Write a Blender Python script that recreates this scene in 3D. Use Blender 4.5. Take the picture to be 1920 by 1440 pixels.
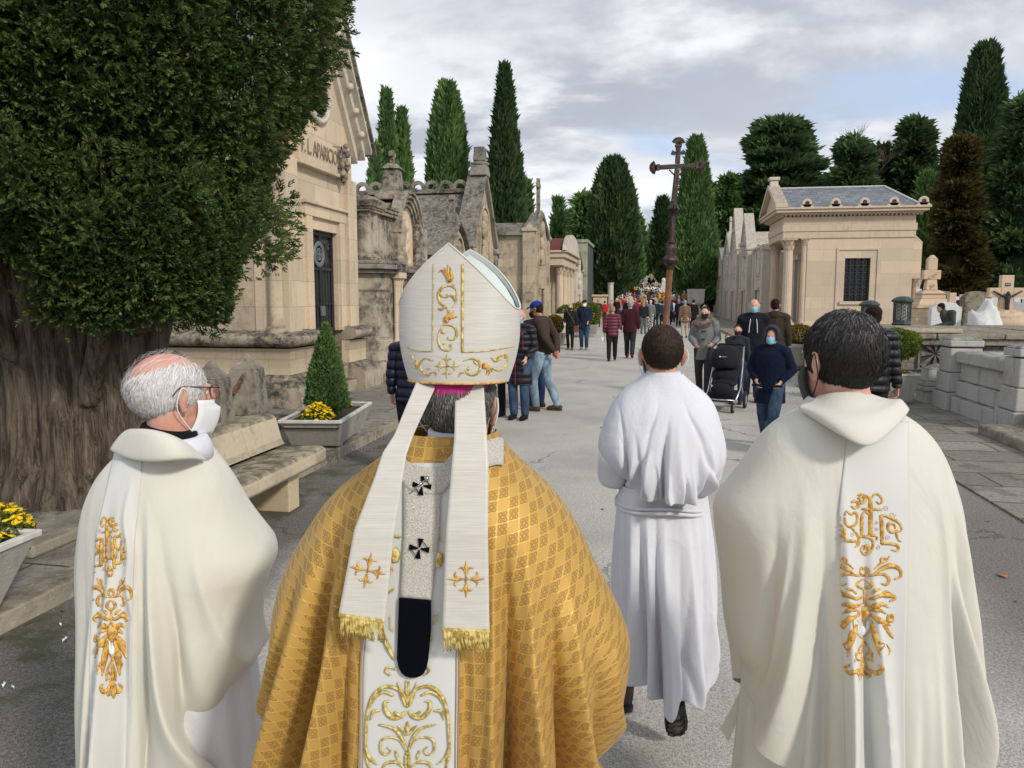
import bpy, bmesh, math, random
import numpy as np
from mathutils import Vector, Matrix, noise as mnoise
from mathutils.bvhtree import BVHTree
sc = bpy.context.scene
for o in list(bpy.data.objects): bpy.data.objects.remove(o)
COL = sc.collection
PI = math.pi
R = math.radians
# ---------------- camera ----------------
FPX, CAMH, YAW = 1450.0, 1.83, R(10)
PITCH = math.atan(162/FPX)
cam = bpy.data.objects.new('camera', bpy.data.cameras.new('camera'))
COL.objects.link(cam)
cam.location = (0, 0, CAMH)
cam.rotation_euler = (PI/2 - PITCH, 0, YAW)
cam.data.sensor_width = 36
cam.data.lens = FPX/1920*36
cam.data.clip_start = 0.05
cam.data.clip_end = 2000
sc.camera = cam
# ---------------- light ----------------
SUN_EL, SUN_AZ = R(34), R(50)      # azimuth measured from -Y towards +X
sund = Vector((math.sin(SUN_AZ)*math.cos(SUN_EL), -math.cos(SUN_AZ)*math.cos(SUN_EL), math.sin(SUN_EL)))
sun = bpy.data.objects.new('sun', bpy.data.lights.new('sun', 'SUN'))
COL.objects.link(sun)
sun.rotation_euler = sund.to_track_quat('Z', 'Y').to_euler()
sun.location = (30, -30, 40)
sun.data.energy = 2.1
sun.data.angle = R(7)
sun.data.color = (1.0, 0.93, 0.82)
sc.view_settings.view_transform = 'Standard'
sc.view_settings.look = 'None'
sc.view_settings.exposure = 0.22
sc.view_settings.gamma = 1.0
sc.cycles.max_bounces = 6
sc.cycles.diffuse_bounces = 3
sc.cycles.glossy_bounces = 2
sc.cycles.transparent_max_bounces = 6
try: sc.cycles.use_denoising = True
except Exception: pass

class NT:
    """small helper round a node tree"""
    def __init__(s, tree):
        s.t = tree; tree.nodes.clear()
    def n(s, typ, **k):
        nd = s.t.nodes.new('ShaderNode' + typ)
        ins = k.pop('i', {})
        for a, b in k.items(): setattr(nd, a, b)
        for a, b in ins.items():
            if isinstance(b, bpy.types.NodeSocket): s.t.links.new(b, nd.inputs[a])
            elif b is not None: nd.inputs[a].default_value = b
        return nd
    def m(s, op, a, b=None, c=None, clamp=False):
        nd = s.t.nodes.new('ShaderNodeMath'); nd.operation = op; nd.use_clamp = clamp
        for q, x in enumerate((a, b, c)):
            if x is None: continue
            if isinstance(x, bpy.types.NodeSocket): s.t.links.new(x, nd.inputs[q])
            else: nd.inputs[q].default_value = x
        return nd.outputs[0]
    def mix(s, f, a, b, blend='MIX'):
        nd = s.t.nodes.new('ShaderNodeMix'); nd.data_type = 'RGBA'; nd.blend_type = blend
        for q, x in ((0, f), (6, a), (7, b)):
            if isinstance(x, bpy.types.NodeSocket): s.t.links.new(x, nd.inputs[q])
            else: nd.inputs[q].default_value = x if q == 0 else (tuple(x) + (1,))[:4]
        return nd.outputs[2]
    def ramp(s, f, a, b, lo=0.0, hi=1.0):
        nd = s.t.nodes.new('ShaderNodeMapRange'); nd.interpolation_type = 'SMOOTHSTEP'
        s.t.links.new(f, nd.inputs[0])
        for q, x in ((1, a), (2, b), (3, lo), (4, hi)): nd.inputs[q].default_value = x
        return nd.outputs[0]
    def noise(s, vec, scale, detail=3, rough=0.6, dist=0.0):
        return s.n('TexNoise', i={'Vector': vec, 'Scale': scale, 'Detail': detail, 'Roughness': rough, 'Distortion': dist}).outputs[0]
    def vor(s, vec, scale, feature='F1', out=0, rnd=1.0):
        return s.n('TexVoronoi', feature=feature, i={'Vector': vec, 'Scale': scale, 'Randomness': rnd}).outputs[out]
    def map(s, vec, sc_=(1,1,1), loc=(0,0,0)):
        return s.n('Mapping', i={'Vector': vec, 'Scale': sc_, 'Location': loc}).outputs[0]
    def bump(s, h, strength=0.3, dist=0.02, normal=None):
        return s.n('Bump', i={'Height': h, 'Strength': strength, 'Distance': dist, 'Normal': normal}).outputs[0]

# ---------------- world ----------------
w = bpy.data.worlds.new('World'); sc.world = w; w.use_nodes = True
N = NT(w.node_tree)
sky = N.n('TexSky', sky_type='NISHITA', sun_disc=False, sun_elevation=SUN_EL, sun_rotation=PI - SUN_AZ)
tc = N.n('TexCoord').outputs['Generated']
sx = N.n('SeparateXYZ', i={'Vector': tc})
zz = N.m('ADD', N.m('MAXIMUM', sx.outputs[2], 0.0), 0.22)
pv = N.n('CombineXYZ', i={'X': N.m('DIVIDE', sx.outputs[0], zz), 'Y': N.m('DIVIDE', sx.outputs[1], zz), 'Z': 0.0}).outputs[0]
c1 = N.noise(N.map(pv, (1.0, 1.3, 1), (4.3, 2.1, 0)), 0.95, 7, 0.55, 0.35)
c2 = N.noise(N.map(pv, (1.0, 1.2, 1), (9.3, 1.4, 2)), 1.6, 6, 0.58, 0.3)
c3 = N.noise(N.map(pv, (1.0, 1.1, 1), (1.7, 7.2, 5)), 0.6, 5, 0.5, 0.2)
cover = N.ramp(c1, 0.33, 0.47)
shade = N.ramp(c2, 0.40, 0.58)
ccol = N.mix(shade, (0.42, 0.455, 0.52), (0.92, 0.93, 0.95))
ccol = N.mix(N.ramp(c3, 0.38, 0.62, 0.0, 0.75), ccol, (0.52, 0.55, 0.62))
hz = N.ramp(sx.outputs[2], 0.0, 0.16, 1.0, 0.0)
ccol = N.mix(N.m('MULTIPLY', hz, 0.55), ccol, (0.46, 0.54, 0.66))
b1 = N.n('Background', i={'Color': sky.outputs[0], 'Strength': 0.11})
b2 = N.n('Background', i={'Color': ccol, 'Strength': 1.0})
pale = N.n('Background', i={'Color': (0.50, 0.63, 0.86, 1), 'Strength': 1.0})
gap = N.n('MixShader', i={0: 0.75, 1: b1.outputs[0], 2: pale.outputs[0]})
ms = N.n('MixShader', i={0: cover, 1: gap.outputs[0], 2: b2.outputs[0]})
N.n('OutputWorld', i={'Surface': ms.outputs[0]})

# ---------------- calibrated placing: pixel of the 1920x1440 photo -> point on a real plane ----------------
def ray(u, v):
    x = (u-960)/FPX; y = -(v-720)/FPX
    fy = math.cos(PITCH) + y*math.sin(PITCH); z = -math.sin(PITCH) + y*math.cos(PITCH)
    c, s = math.cos(YAW), math.sin(YAW)
    return Vector((x*c - fy*s, x*s + fy*c, z))
def onz(u, v, z=0.0):
    r = ray(u, v); t = (z-CAMH)/r.z; return Vector((r.x*t, r.y*t, z))
def onx(u, v, x):
    r = ray(u, v); t = x/r.x; return Vector((x, r.y*t, CAMH + r.z*t))
def ony(u, v, y):
    r = ray(u, v); t = y/r.y; return Vector((r.x*t, y, CAMH + r.z*t))
def cf(u, v, D):
    """lateral offset and height of a pixel on the upright plane D metres ahead"""
    x = (u-960)/FPX; y = -(v-720)/FPX
    fy = math.cos(PITCH) + y*math.sin(PITCH); z = -math.sin(PITCH) + y*math.cos(PITCH)
    return x/fy*D, CAMH + z/fy*D
def cfw(x, D, z=0.0):
    c, s = math.cos(YAW), math.sin(YAW)
    return Vector((x*c - D*s, x*s + D*c, z))

# ---------------- mesh helpers ----------------
def link_mesh(name, me, mat=None, parent=None, smooth=False):
    o = bpy.data.objects.new(name, me); COL.objects.link(o)
    if mat is not None and not me.materials: me.materials.append(mat)
    if parent is not None: o.parent = parent
    if smooth: me.shade_smooth()
    return o
def np_mesh(name, V, F):
    """V (n,3) float, F (m,k) int all faces with k corners"""
    me = bpy.data.meshes.new(name)
    V = np.ascontiguousarray(V, dtype=np.float32); F = np.ascontiguousarray(F, dtype=np.int32)
    k = F.shape[1]
    me.vertices.add(len(V)); me.vertices.foreach_set('co', V.ravel())
    me.loops.add(F.size); me.loops.foreach_set('vertex_index', F.ravel())
    me.polygons.add(len(F)); me.polygons.foreach_set('loop_start', np.arange(0, F.size, k, dtype=np.int32))
    me.update(calc_edges=True)
    return me
class MB:
    def __init__(s): s.v = []; s.f = []; s.cuts = []
    def cut(s): s.cuts.append(len(s.v))
    def add(s, vs, fs):
        b = len(s.v); s.v += [tuple(p) for p in vs]; s.f += [tuple(b+i for i in f) for f in fs]; return s
    def box(s, x0, x1, y0, y1, z0, z1):
        if x0 > x1: x0, x1 = x1, x0
        if y0 > y1: y0, y1 = y1, y0
        return s.add([(x0,y0,z0),(x1,y0,z0),(x1,y1,z0),(x0,y1,z0),(x0,y0,z1),(x1,y0,z1),(x1,y1,z1),(x0,y1,z1)],
            [(0,3,2,1),(4,5,6,7),(0,1,5,4),(1,2,6,5),(2,3,7,6),(3,0,4,7)])
    def frust(s, cx, cy, z0, z1, a0, b0, a1, b1):
        p = []
        for z, a, b in ((z0, a0, b0), (z1, a1, b1)):
            p += [(cx-a,cy-b,z),(cx+a,cy-b,z),(cx+a,cy+b,z),(cx-a,cy+b,z)]
        return s.add(p, [(0,3,2,1),(4,5,6,7),(0,1,5,4),(1,2,6,5),(2,3,7,6),(3,0,4,7)])
    def prism(s, poly, axis, a, b):
        """poly = 2d points; axis 'x': (y,z) extruded in x ; 'y': (x,z) ; 'z': (x,y)"""
        n = len(poly)
        def P(p, t):
            return (t, p[0], p[1]) if axis == 'x' else (p[0], t, p[1]) if axis == 'y' else (p[0], p[1], t)
        vs = [P(p, a) for p in poly] + [P(p, b) for p in poly]
        fs = [tuple(range(n)), tuple(range(2*n-1, n-1, -1))] + [(i, i+n, (i+1) % n + n, (i+1) % n) for i in range(n)]
        return s.add(vs, fs)
    def lathe(s, prof, n=16, c=(0,0,0), axis='z', squash=(1,1)):
        vs = []; m = len(prof)
        for r, h in prof:
            for k in range(n):
                a = 2*PI*k/n; x, y = r*math.cos(a)*squash[0], r*math.sin(a)*squash[1]
                if axis == 'z': vs.append((c[0]+x, c[1]+y, c[2]+h))
                elif axis == 'x': vs.append((c[0]+h, c[1]+x, c[2]+y))
                else: vs.append((c[0]+x, c[1]+h, c[2]+y))
        fs = [(j*n+k, j*n+(k+1) % n, (j+1)*n+(k+1) % n, (j+1)*n+k) for j in range(m-1) for k in range(n)]
        fs += [tuple(range(n-1, -1, -1)), tuple((m-1)*n+k for k in range(n))]
        return s.add(vs, fs)
    def tube(s, pts, rad, n=8, flat=1.0, up=None, close=True):
        pts = [Vector(p) for p in pts]; m = len(pts)
        if not hasattr(rad, '__len__'): rad = [rad]*m
        ref = Vector(up) if up is not None else None
        vs = []
        for j, p in enumerate(pts):
            t = (pts[min(j+1, m-1)] - pts[max(j-1, 0)])
            t = t.normalized() if t.length > 1e-9 else Vector((0,0,1))
            if ref is None: ref = Vector((0,0,1)) if abs(t.z) < 0.9 else Vector((1,0,0))
            sd = t.cross(ref)
            if sd.length < 1e-6: sd = t.orthogonal()
            sd.normalize(); nn = sd.cross(t).normalized()
            if up is None: ref = nn
            for k in range(n):
                a = 2*PI*k/n
                vs.append(p + sd*math.cos(a)*rad[j] + nn*math.sin(a)*rad[j]*flat)
        fs = [(j*n+k, j*n+(k+1) % n, (j+1)*n+(k+1) % n, (j+1)*n+k) for j in range(m-1) for k in range(n)]
        if close: fs += [tuple(range(n-1, -1, -1)), tuple((m-1)*n+k for k in range(n))]
        return s.add(vs, fs)
    def ell(s, c, r, n=12, m=8, rot=None):
        vs = [];
        for j in range(m+1):
            ph = PI*j/m
            for k in range(n):
                a = 2*PI*k/n
                p = Vector((r[0]*math.sin(ph)*math.cos(a), r[1]*math.sin(ph)*math.sin(a), r[2]*math.cos(ph)))
                if rot is not None: p = rot @ p
                vs.append(p + Vector(c))
        fs = [(j*n+k, (j+1)*n+k, (j+1)*n+(k+1) % n, j*n+(k+1) % n) for j in range(m) for k in range(n)]
        return s.add(vs, fs)
    def xf(s, M, start=0):
        s.v[start:] = [tuple(M @ Vector(p)) for p in s.v[start:]]; return s
    def build(s, name, mat, parent=None, smooth=False, bevel=0.0, auto=False):
        if s.cuts:      # one object for every repeated piece
            cs = [0]+[c for c in s.cuts if c < len(s.v)]+[len(s.v)]; out = []
            for a, b in zip(cs[:-1], cs[1:]):
                q = MB(); q.v = s.v[a:b]; q.f = [tuple(i-a for i in f) for f in s.f if a <= min(f) < b]; out.append(q.build(name, mat, parent, smooth, bevel, auto))
            return out
        me = bpy.data.meshes.new(name); me.from_pydata([tuple(p) for p in s.v], [], s.f); me.update()
        o = link_mesh(name, me, mat, parent, smooth)
        if auto:
            try: me.set_sharp_from_angle(angle=R(38)); me.shade_smooth(); me.set_sharp_from_angle(angle=R(38))
            except Exception: pass
        if bevel:
            b = o.modifiers.new('bevel', 'BEVEL'); b.width = bevel; b.segments = 2; b.limit_method = 'ANGLE'; b.angle_limit = R(35)
            b.harden_normals = False
        return o
def tag(o, label=None, cat=None, group=None, kind=None):
    for a, b in (('label', label), ('category', cat), ('group', group), ('kind', kind)):
        if b: o[a] = b
    return o
def empty(name, loc, label, cat, group=None, rz=0.0):
    o = bpy.data.objects.new(name, None); COL.objects.link(o); o.location = loc; o.rotation_euler = (0, 0, rz)
    o.empty_display_size = 0.2
    return tag(o, label, cat, group)
def remesh(mb, name, mat, parent, vox, smooth=2, fac=0.5):
    me = bpy.data.meshes.new(name); me.from_pydata([tuple(p) for p in mb.v], [], mb.f); me.update()
    bm = bmesh.new(); bm.from_mesh(me); bmesh.ops.recalc_face_normals(bm, faces=bm.faces); bm.to_mesh(me); bm.free()
    o = bpy.data.objects.new(name, me); COL.objects.link(o)
    m = o.modifiers.new('r', 'REMESH'); m.mode = 'VOXEL'; m.voxel_size = vox; m.adaptivity = 0; m.use_smooth_shade = True
    if smooth:
        m2 = o.modifiers.new('s', 'SMOOTH'); m2.iterations = smooth; m2.factor = fac
    dg = bpy.context.evaluated_depsgraph_get()
    me2 = bpy.data.meshes.new_from_object(o.evaluated_get(dg)); me2.name = name
    bpy.data.objects.remove(o); bpy.data.meshes.remove(me)
    me2.materials.clear(); me2.materials.append(mat); me2.shade_smooth()
    o = bpy.data.objects.new(name, me2); COL.objects.link(o)
    if parent is not None: o.parent = parent
    return o
def copy_tree(o, parent=None):
    c = o.copy(); COL.objects.link(c)
    if parent is not None: c.parent = parent
    for ch in [x for x in bpy.data.objects if x.parent == o]: copy_tree(ch, c)
    return c
def spline(pts, n=8, closed=False):
    pts = [Vector(p) for p in pts]; out = []
    m = len(pts)
    for i in range(m if closed else m-1):
        p0, p1, p2, p3 = (pts[(i-1) % m] if closed or i > 0 else pts[0]), pts[i], pts[(i+1) % m], (pts[(i+2) % m] if closed or i+2 < m else pts[-1])
        for k in range(n):
            t = k/n
            out.append(0.5*((2*p1) + (p2-p0)*t + (2*p0-5*p1+4*p2-p3)*t*t + (3*p1-p0-3*p2+p3)*t**3))
    if not closed: out.append(pts[-1])
    return out
def interp(x, xs, ys):
    return float(np.interp(x, xs, ys))
def text_obj(name, body, size, mat, parent, M, extrude=0.01, align='CENTER', sx=1.0, bold=0.0):
    cu = bpy.data.curves.new(name, 'FONT'); cu.body = body; cu.size = size; cu.extrude = extrude; cu.align_x = align; cu.align_y = 'CENTER'; cu.offset = bold
    t = bpy.data.objects.new(name, cu); COL.objects.link(t)
    dg = bpy.context.evaluated_depsgraph_get()
    me = bpy.data.meshes.new_from_object(t.evaluated_get(dg)); bpy.data.objects.remove(t)
    me.transform(M @ Matrix.Diagonal((sx, 1, 1, 1))); me.materials.clear()
    return link_mesh(name, me, mat, parent)

# ---------------- materials ----------------
def newmat(name):
    m = bpy.data.materials.new(name); m.use_nodes = True; return m, NT(m.node_tree)
def finish(N, col, rough, nrm=None, spec=0.4, metal=0.0, **kw):
    p = N.n('BsdfPrincipled', i={'Base Color': col if isinstance(col, bpy.types.NodeSocket) else tuple(col)+(1,), 'Roughness': rough, 'Metallic': metal, 'Specular IOR Level': spec, 'Normal': nrm})
    for a, b in kw.items(): p.inputs[a.replace('_', ' ')].default_value = b
    N.n('OutputMaterial', i={'Surface': p.outputs[0]})
    return p
def plain(name, col, rough=0.7, spec=0.4, metal=0.0, var=0.15, scale=8.0, bump=0.1, bscale=40.0, bdist=0.01, **kw):
    m, N = newmat(name)
    tcn = N.n('TexCoord').outputs['Object']
    f = N.noise(tcn, scale, 4)
    c = N.mix(N.ramp(f, 0.3, 0.7), tuple(x*(1-var) for x in col), tuple(min(1, x*(1+var)) for x in col))
    nr = N.bump(N.noise(tcn, bscale, 3), bump, bdist) if bump else None
    finish(N, c, rough, nr, spec, metal, **kw)
    return m
def stone(name, col, dark=(0.07,0.065,0.055), dirt=0.5, up=0.6, streak=0.5, blocks=None, lichen=0.0, bump=0.5, fine=1.0, tint=0.12):
    """weathered stone: dirt patches, rain streaks, lichen on top faces, optional ashlar joints"""
    m, N = newmat(name)
    tcn = N.n('TexCoord').outputs['Object']
    geo = N.n('NewGeometry')
    nz = N.n('SeparateXYZ', i={'Vector': geo.outputs['Normal']}).outputs[2]
    base = N.mix(N.noise(tcn, 2.2, 4), tuple(x*(1-tint) for x in col), tuple(min(1, x*(1+tint)) for x in col))
    fine_n = N.noise(tcn, 24*fine, 5, 0.7)
    base = N.mix(N.m('MULTIPLY', N.ramp(fine_n, 0.45, 0.7), 0.35), base, tuple(x*0.62 for x in col))
    h = N.m('MULTIPLY', fine_n, 0.5)
    if blocks:
        sp = N.n('SeparateXYZ', i={'Vector': tcn})
        bv = N.n('CombineXYZ', i={'X': N.m('ADD', sp.outputs[0], sp.outputs[1]), 'Y': sp.outputs[2], 'Z': 0.0}).outputs[0]
        br = N.n('TexBrick', offset=0.5, i={'Vector': bv, 'Scale': 1.0, 'Mortar Size': 0.006, 'Mortar Smooth': 0.4, 'Brick Width': blocks[0], 'Row Height': blocks[1],
            'Color1': (0.82,0.82,0.82,1), 'Color2': (1.12,1.09,1.04,1), 'Mortar': (0.62,0.58,0.52,1)})
        base = N.mix(0.8, base, br.outputs[0], 'MULTIPLY')
        h = N.m('SUBTRACT', h, N.m('MULTIPLY', br.outputs[1], 0.8))
    st = N.noise(N.map(tcn, (5, 5, 0.45)), 1.6, 5, 0.62)
    stm = N.m('MULTIPLY', N.ramp(st, 0.52, 0.72), streak)
    pat = N.m('MULTIPLY', N.ramp(N.noise(tcn, 0.9, 6, 0.65), 0.62-0.3*dirt, 0.80-0.3*dirt), min(1.0, dirt*1.5))
    upm = N.m('MULTIPLY', N.ramp(nz, 0.25, 0.8), up)
    gr = N.ramp(N.noise(tcn, 7.0, 5, 0.7), 0.35, 0.62)
    d = N.m('MAXIMUM', N.m('MAXIMUM', stm, pat), upm)
    d = N.m('MULTIPLY', d, N.m('ADD', N.m('MULTIPLY', gr, 0.7), 0.3), clamp=True)
    c = N.mix(d, base, dark)
    if lichen:
        l = N.ramp(N.noise(tcn, 11.0, 6, 0.75), 0.54, 0.66, 0.0, lichen)
        c = N.mix(l, c, (0.42, 0.41, 0.36))
        l2 = N.ramp(N.noise(N.map(tcn, (1,1,1), (7,3,1)), 3.0, 5, 0.7), 0.6, 0.72, 0.0, lichen*0.4)
        c = N.mix(l2, c, (0.30, 0.27, 0.12))
    finish(N, c, 0.9, N.bump(h, bump, 0.02), 0.2)
    return m
M = {}
M['warm'] = stone('sandstone_warm', (0.63, 0.52, 0.385), dark=(0.16,0.14,0.11), dirt=0.16, up=0.85, streak=0.35, blocks=(1.1, 0.42), bump=0.3)
M['warm_dirty'] = stone('sandstone_dirty', (0.50, 0.42, 0.31), dirt=0.5, up=0.8, streak=0.7, blocks=(0.9, 0.42), lichen=0.2)
M['trim'] = stone('sandstone_trim', (0.42, 0.35, 0.26), dark=(0.05,0.047,0.042), dirt=0.8, up=1.0, streak=0.9, lichen=0.6, bump=0.8)
M['dark'] = stone('blackened_stone', (0.46, 0.40, 0.31), dark=(0.06,0.056,0.05), dirt=0.8, up=0.9, streak=0.85, lichen=0.4)
M['roof'] = stone('roof_slab_stone', (0.29, 0.265, 0.22), dark=(0.06,0.057,0.05), dirt=0.75, up=0.75, streak=0.5, lichen=0.75, bump=0.9)
M['relief'] = stone('relief_stone', (0.66, 0.50, 0.35), dirt=0.25, up=0.4, streak=0.2, bump=0.4)
M['temple'] = stone('temple_stone', (0.65, 0.53, 0.41), dark=(0.25,0.22,0.18), dirt=0.05, up=0.7, streak=0.18, blocks=(1.9, 0.62), bump=0.2, tint=0.08)
M['temple_trim'] = stone('temple_trim_stone', (0.62, 0.50, 0.38), dark=(0.2,0.18,0.15), dirt=0.2, up=0.8, streak=0.45)
M['pale'] = stone('pale_stone', (0.62, 0.56, 0.47), dark=(0.18,0.17,0.15), dirt=0.3, up=0.7, streak=0.5)
M['marble'] = stone('grey_marble', (0.46, 0.45, 0.43), dark=(0.11,0.105,0.095), dirt=0.3, up=0.9, streak=0.6, lichen=0.15, bump=0.3)
M['wallst'] = stone('wall_stone', (0.30, 0.27, 0.23), dark=(0.06,0.055,0.05), dirt=0.7, up=0.6, streak=0.8, blocks=(2.2, 0.6), lichen=0.4)
M['coping'] = stone('coping_stone', (0.36, 0.31, 0.24), dark=(0.07,0.065,0.055), dirt=0.6, up=0.65, streak=0.4, lichen=0.7, bump=0.9)
M['bench'] = stone('bench_stone', (0.54, 0.46, 0.33), dark=(0.13,0.12,0.09), dirt=0.42, up=1.0, streak=0.5, bump=0.5, lichen=0.25)
M['bollard'] = stone('bollard_stone', (0.34, 0.30, 0.24), dark=(0.05,0.05,0.045), dirt=0.7, up=0.5, streak=0.8, lichen=0.75, bump=0.9)
M['concrete'] = stone('planter_concrete', (0.40, 0.38, 0.33), dark=(0.13,0.125,0.11), dirt=0.35, up=0.2, streak=0.5, bump=0.8, fine=2.5)
M['concrete_rim'] = plain('planter_rim', (0.58, 0.56, 0.52), 0.8, bump=0.2, bscale=90)
M['white_grave'] = stone('white_grave_stone', (0.70, 0.70, 0.68), dark=(0.3,0.3,0.28), dirt=0.15, up=0.3, streak=0.3, bump=0.2)
M['green_wall'] = stone('mossy_render', (0.42, 0.42, 0.32), dark=(0.09,0.11,0.06), dirt=0.55, up=0.7, streak=0.8)
M['white_wall'] = plain('white_render', (0.78, 0.74, 0.62), 0.85, var=0.05, bump=0.05)
M['black_stone'] = plain('black_granite', (0.03, 0.032, 0.035), 0.25, spec=0.5, bump=0.0)
M['iron'] = plain('dark_iron', (0.035, 0.037, 0.04), 0.5, spec=0.5, metal=0.3, bump=0.05)
M['iron_green'] = plain('green_iron', (0.035, 0.055, 0.05), 0.5, spec=0.5, metal=0.2, bump=0.1)
M['bronze_disc'] = plain('verdigris_disc', (0.16, 0.19, 0.19), 0.6, metal=0.3)
M['glass'] = plain('dark_glass', (0.015, 0.018, 0.022), 0.12, spec=0.6, bump=0.0)
M['door_dark'] = plain('dark_door', (0.05, 0.05, 0.05), 0.6)
M['rust'] = plain('rust', (0.16, 0.075, 0.04), 0.85, var=0.5, scale=30, bump=0.5, bscale=90)
M['soil'] = plain('soil', (0.04, 0.03, 0.02), 0.95, bump=0.8, bscale=60)
M['red_tile'] = stone('red_tile', (0.16, 0.045, 0.035), dark=(0.06,0.05,0.045), dirt=0.5, up=0.4, streak=0.5)
M['slate'] = None
def slate():
    m, N = newmat('slate_roof')
    tcn = N.n('TexCoord').outputs['Object']
    sp = N.n('SeparateXYZ', i={'Vector': tcn})
    bv = N.n('CombineXYZ', i={'X': sp.outputs[0], 'Y': N.m('MULTIPLY', sp.outputs[2], 1.4), 'Z': 0.0}).outputs[0]
    br = N.n('TexBrick', offset=0.5, i={'Vector': bv, 'Scale': 1.0, 'Mortar Size': 0.012, 'Brick Width': 0.34, 'Row Height': 0.22, 'Color1': (0.10,0.12,0.14,1), 'Color2': (0.19,0.21,0.235,1), 'Mortar': (0.04,0.045,0.05,1)})
    c = N.mix(N.ramp(N.noise(tcn, 2.0, 5), 0.5, 0.7, 0, 0.5), br.outputs[0], (0.24, 0.24, 0.22))
    finish(N, c, 0.55, N.bump(br.outputs[1], -0.4, 0.02), 0.5)
    return m
M['slate'] = slate()
def asphalt():
    m, N = newmat('asphalt')
    tcn = N.n('TexCoord').outputs['Object']
    sp = N.n('SeparateXYZ', i={'Vector': tcn})
    wob = N.noise(tcn, 0.5, 4, 0.6)
    fine = N.m('ADD', N.m('MULTIPLY', N.noise(tcn, 170, 3, 0.8), .55), N.m('MULTIPLY', N.noise(tcn, 55, 4, 0.85), .45)); grit = N.vor(tcn, 75)
    c = N.mix(N.ramp(fine, 0.38, 0.62), (0.21, 0.195, 0.17), (0.70, 0.67, 0.61))
    c = N.mix(N.ramp(grit, 0.05, 0.35, 0.55, 0.0), c, (0.08, 0.075, 0.07))
    c = N.mix(N.ramp(N.noise(tcn, 0.8, 5, 0.6), 0.35, 0.7, 0.0, 0.35), c, (0.20, 0.185, 0.165))
    # older dark strips along both edges, ragged borders
    xw = N.m('ADD', sp.outputs[0], N.m('MULTIPLY', N.m('SUBTRACT', wob, 0.5), 1.6))
    yf = N.ramp(sp.outputs[1], 11.0, 17.0, 1.0, 0.0)
    dl = N.m('MULTIPLY', N.ramp(xw, -2.45, -2.05, 1.0, 0.0), yf)
    yr = N.ramp(sp.outputs[1], 6.0, 14.0, 1.0, 0.25)
    dr = N.m('MULTIPLY', N.m('MULTIPLY', N.ramp(xw, 1.35, 2.4), yr), 0.9)
    dk = N.m('MAXIMUM', dl, dr)
    darkc = N.mix(N.ramp(fine, 0.42, 0.62), (0.035, 0.032, 0.03), (0.21, 0.195, 0.175))
    c = N.mix(N.m('MULTIPLY', dk, 0.85), c, darkc)
    pt = N.ramp(N.noise(N.map(tcn, (1, 0.5, 1), (3, 5, 0)), 1.5, 5, 0.65), 0.52, 0.68)
    c = N.mix(N.m('MULTIPLY', N.m('MULTIPLY', pt, dk), 0.55), c, (0.26, 0.245, 0.22))
    # cracks
    dv = N.n('VectorMath', operation='ADD', i={0: tcn, 1: N.n('VectorMath', operation='SCALE', i={0: N.n('TexNoise', i={'Vector': tcn, 'Scale': 2.2, 'Detail': 6.0, 'Roughness': 0.7}).outputs[1], 'Scale': 0.55}).outputs[0]}).outputs[0]
    ed = N.vor(dv, 0.42, 'DISTANCE_TO_EDGE')
    msk = N.ramp(N.noise(N.map(tcn, (1,1,1), (11, 4, 0)), 0.45, 3), 0.52, 0.60)
    cr = N.m('MULTIPLY', N.ramp(ed, 0.002, 0.007, 1.0, 0.0), N.m('MAXIMUM', msk, N.m('MULTIPLY', dk, 0.9)))
    c = N.mix(N.m('MULTIPLY', cr, 0.6), c, (0.05, 0.047, 0.04))
    moss = N.m('MULTIPLY', N.ramp(xw, -2.9, -2.5, 1.0, 0.0), N.ramp(N.noise(tcn, 1.7, 5, 0.7), 0.5, 0.62))
    c = N.mix(N.m('MULTIPLY', N.m('MULTIPLY', moss, yf), 0.7), c, (0.055, 0.065, 0.02))
    hgt = N.m('SUBTRACT', N.m('ADD', fine, N.m('MULTIPLY', grit, 0.6)), N.m('MULTIPLY', cr, 3.0))
    finish(N, c, 0.88, N.bump(hgt, 0.5, 0.006), 0.25)
    return m
M['asphalt'] = asphalt()
def paving():
    m, N = newmat('paving_slabs')
    tcn = N.n('TexCoord').outputs['Object']
    wv = N.n('VectorMath', operation='ADD', i={0: tcn, 1: N.n('VectorMath', operation='SCALE', i={0: N.n('TexNoise', i={'Vector': tcn, 'Scale': 1.3, 'Detail': 3.0}).outputs[1], 'Scale': 0.10}).outputs[0]}).outputs[0]
    br = N.n('TexBrick', offset=0.37, i={'Vector': wv, 'Scale': 1.0, 'Mortar Size': 0.012, 'Mortar Smooth': 0.3, 'Brick Width': 1.15, 'Row Height': 0.62, 'Color1': (0.21,0.195,0.165,1), 'Color2': (0.32,0.295,0.25,1), 'Mortar': (0.045,0.045,0.03,1)})
    c = N.mix(N.ramp(N.noise(tcn, 22, 5, 0.8), 0.45, 0.68, 0.0, 0.7), br.outputs[0], (0.11, 0.10, 0.085))
    c = N.mix(N.ramp(N.noise(tcn, 1.6, 5, 0.7), 0.5, 0.7, 0.0, 0.6), c, (0.10, 0.095, 0.075))
    c = N.mix(N.ramp(N.noise(tcn, 45, 3, 0.8), 0.6, 0.7, 0.0, 0.6), c, (0.45, 0.43, 0.38))
    c = N.mix(N.ramp(N.noise(N.map(tcn, (1,1,1), (4,9,0)), 2.4, 5, 0.75), 0.58, 0.68, 0.0, 0.65), c, (0.07, 0.085, 0.025))
    h = N.m('SUBTRACT', N.noise(tcn, 26, 5, 0.8), N.m('MULTIPLY', br.outputs[1], 1.2))
    finish(N, c, 0.9, N.bump(h, 0.7, 0.02), 0.2)
    return m
M['paving'] = paving()
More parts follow.
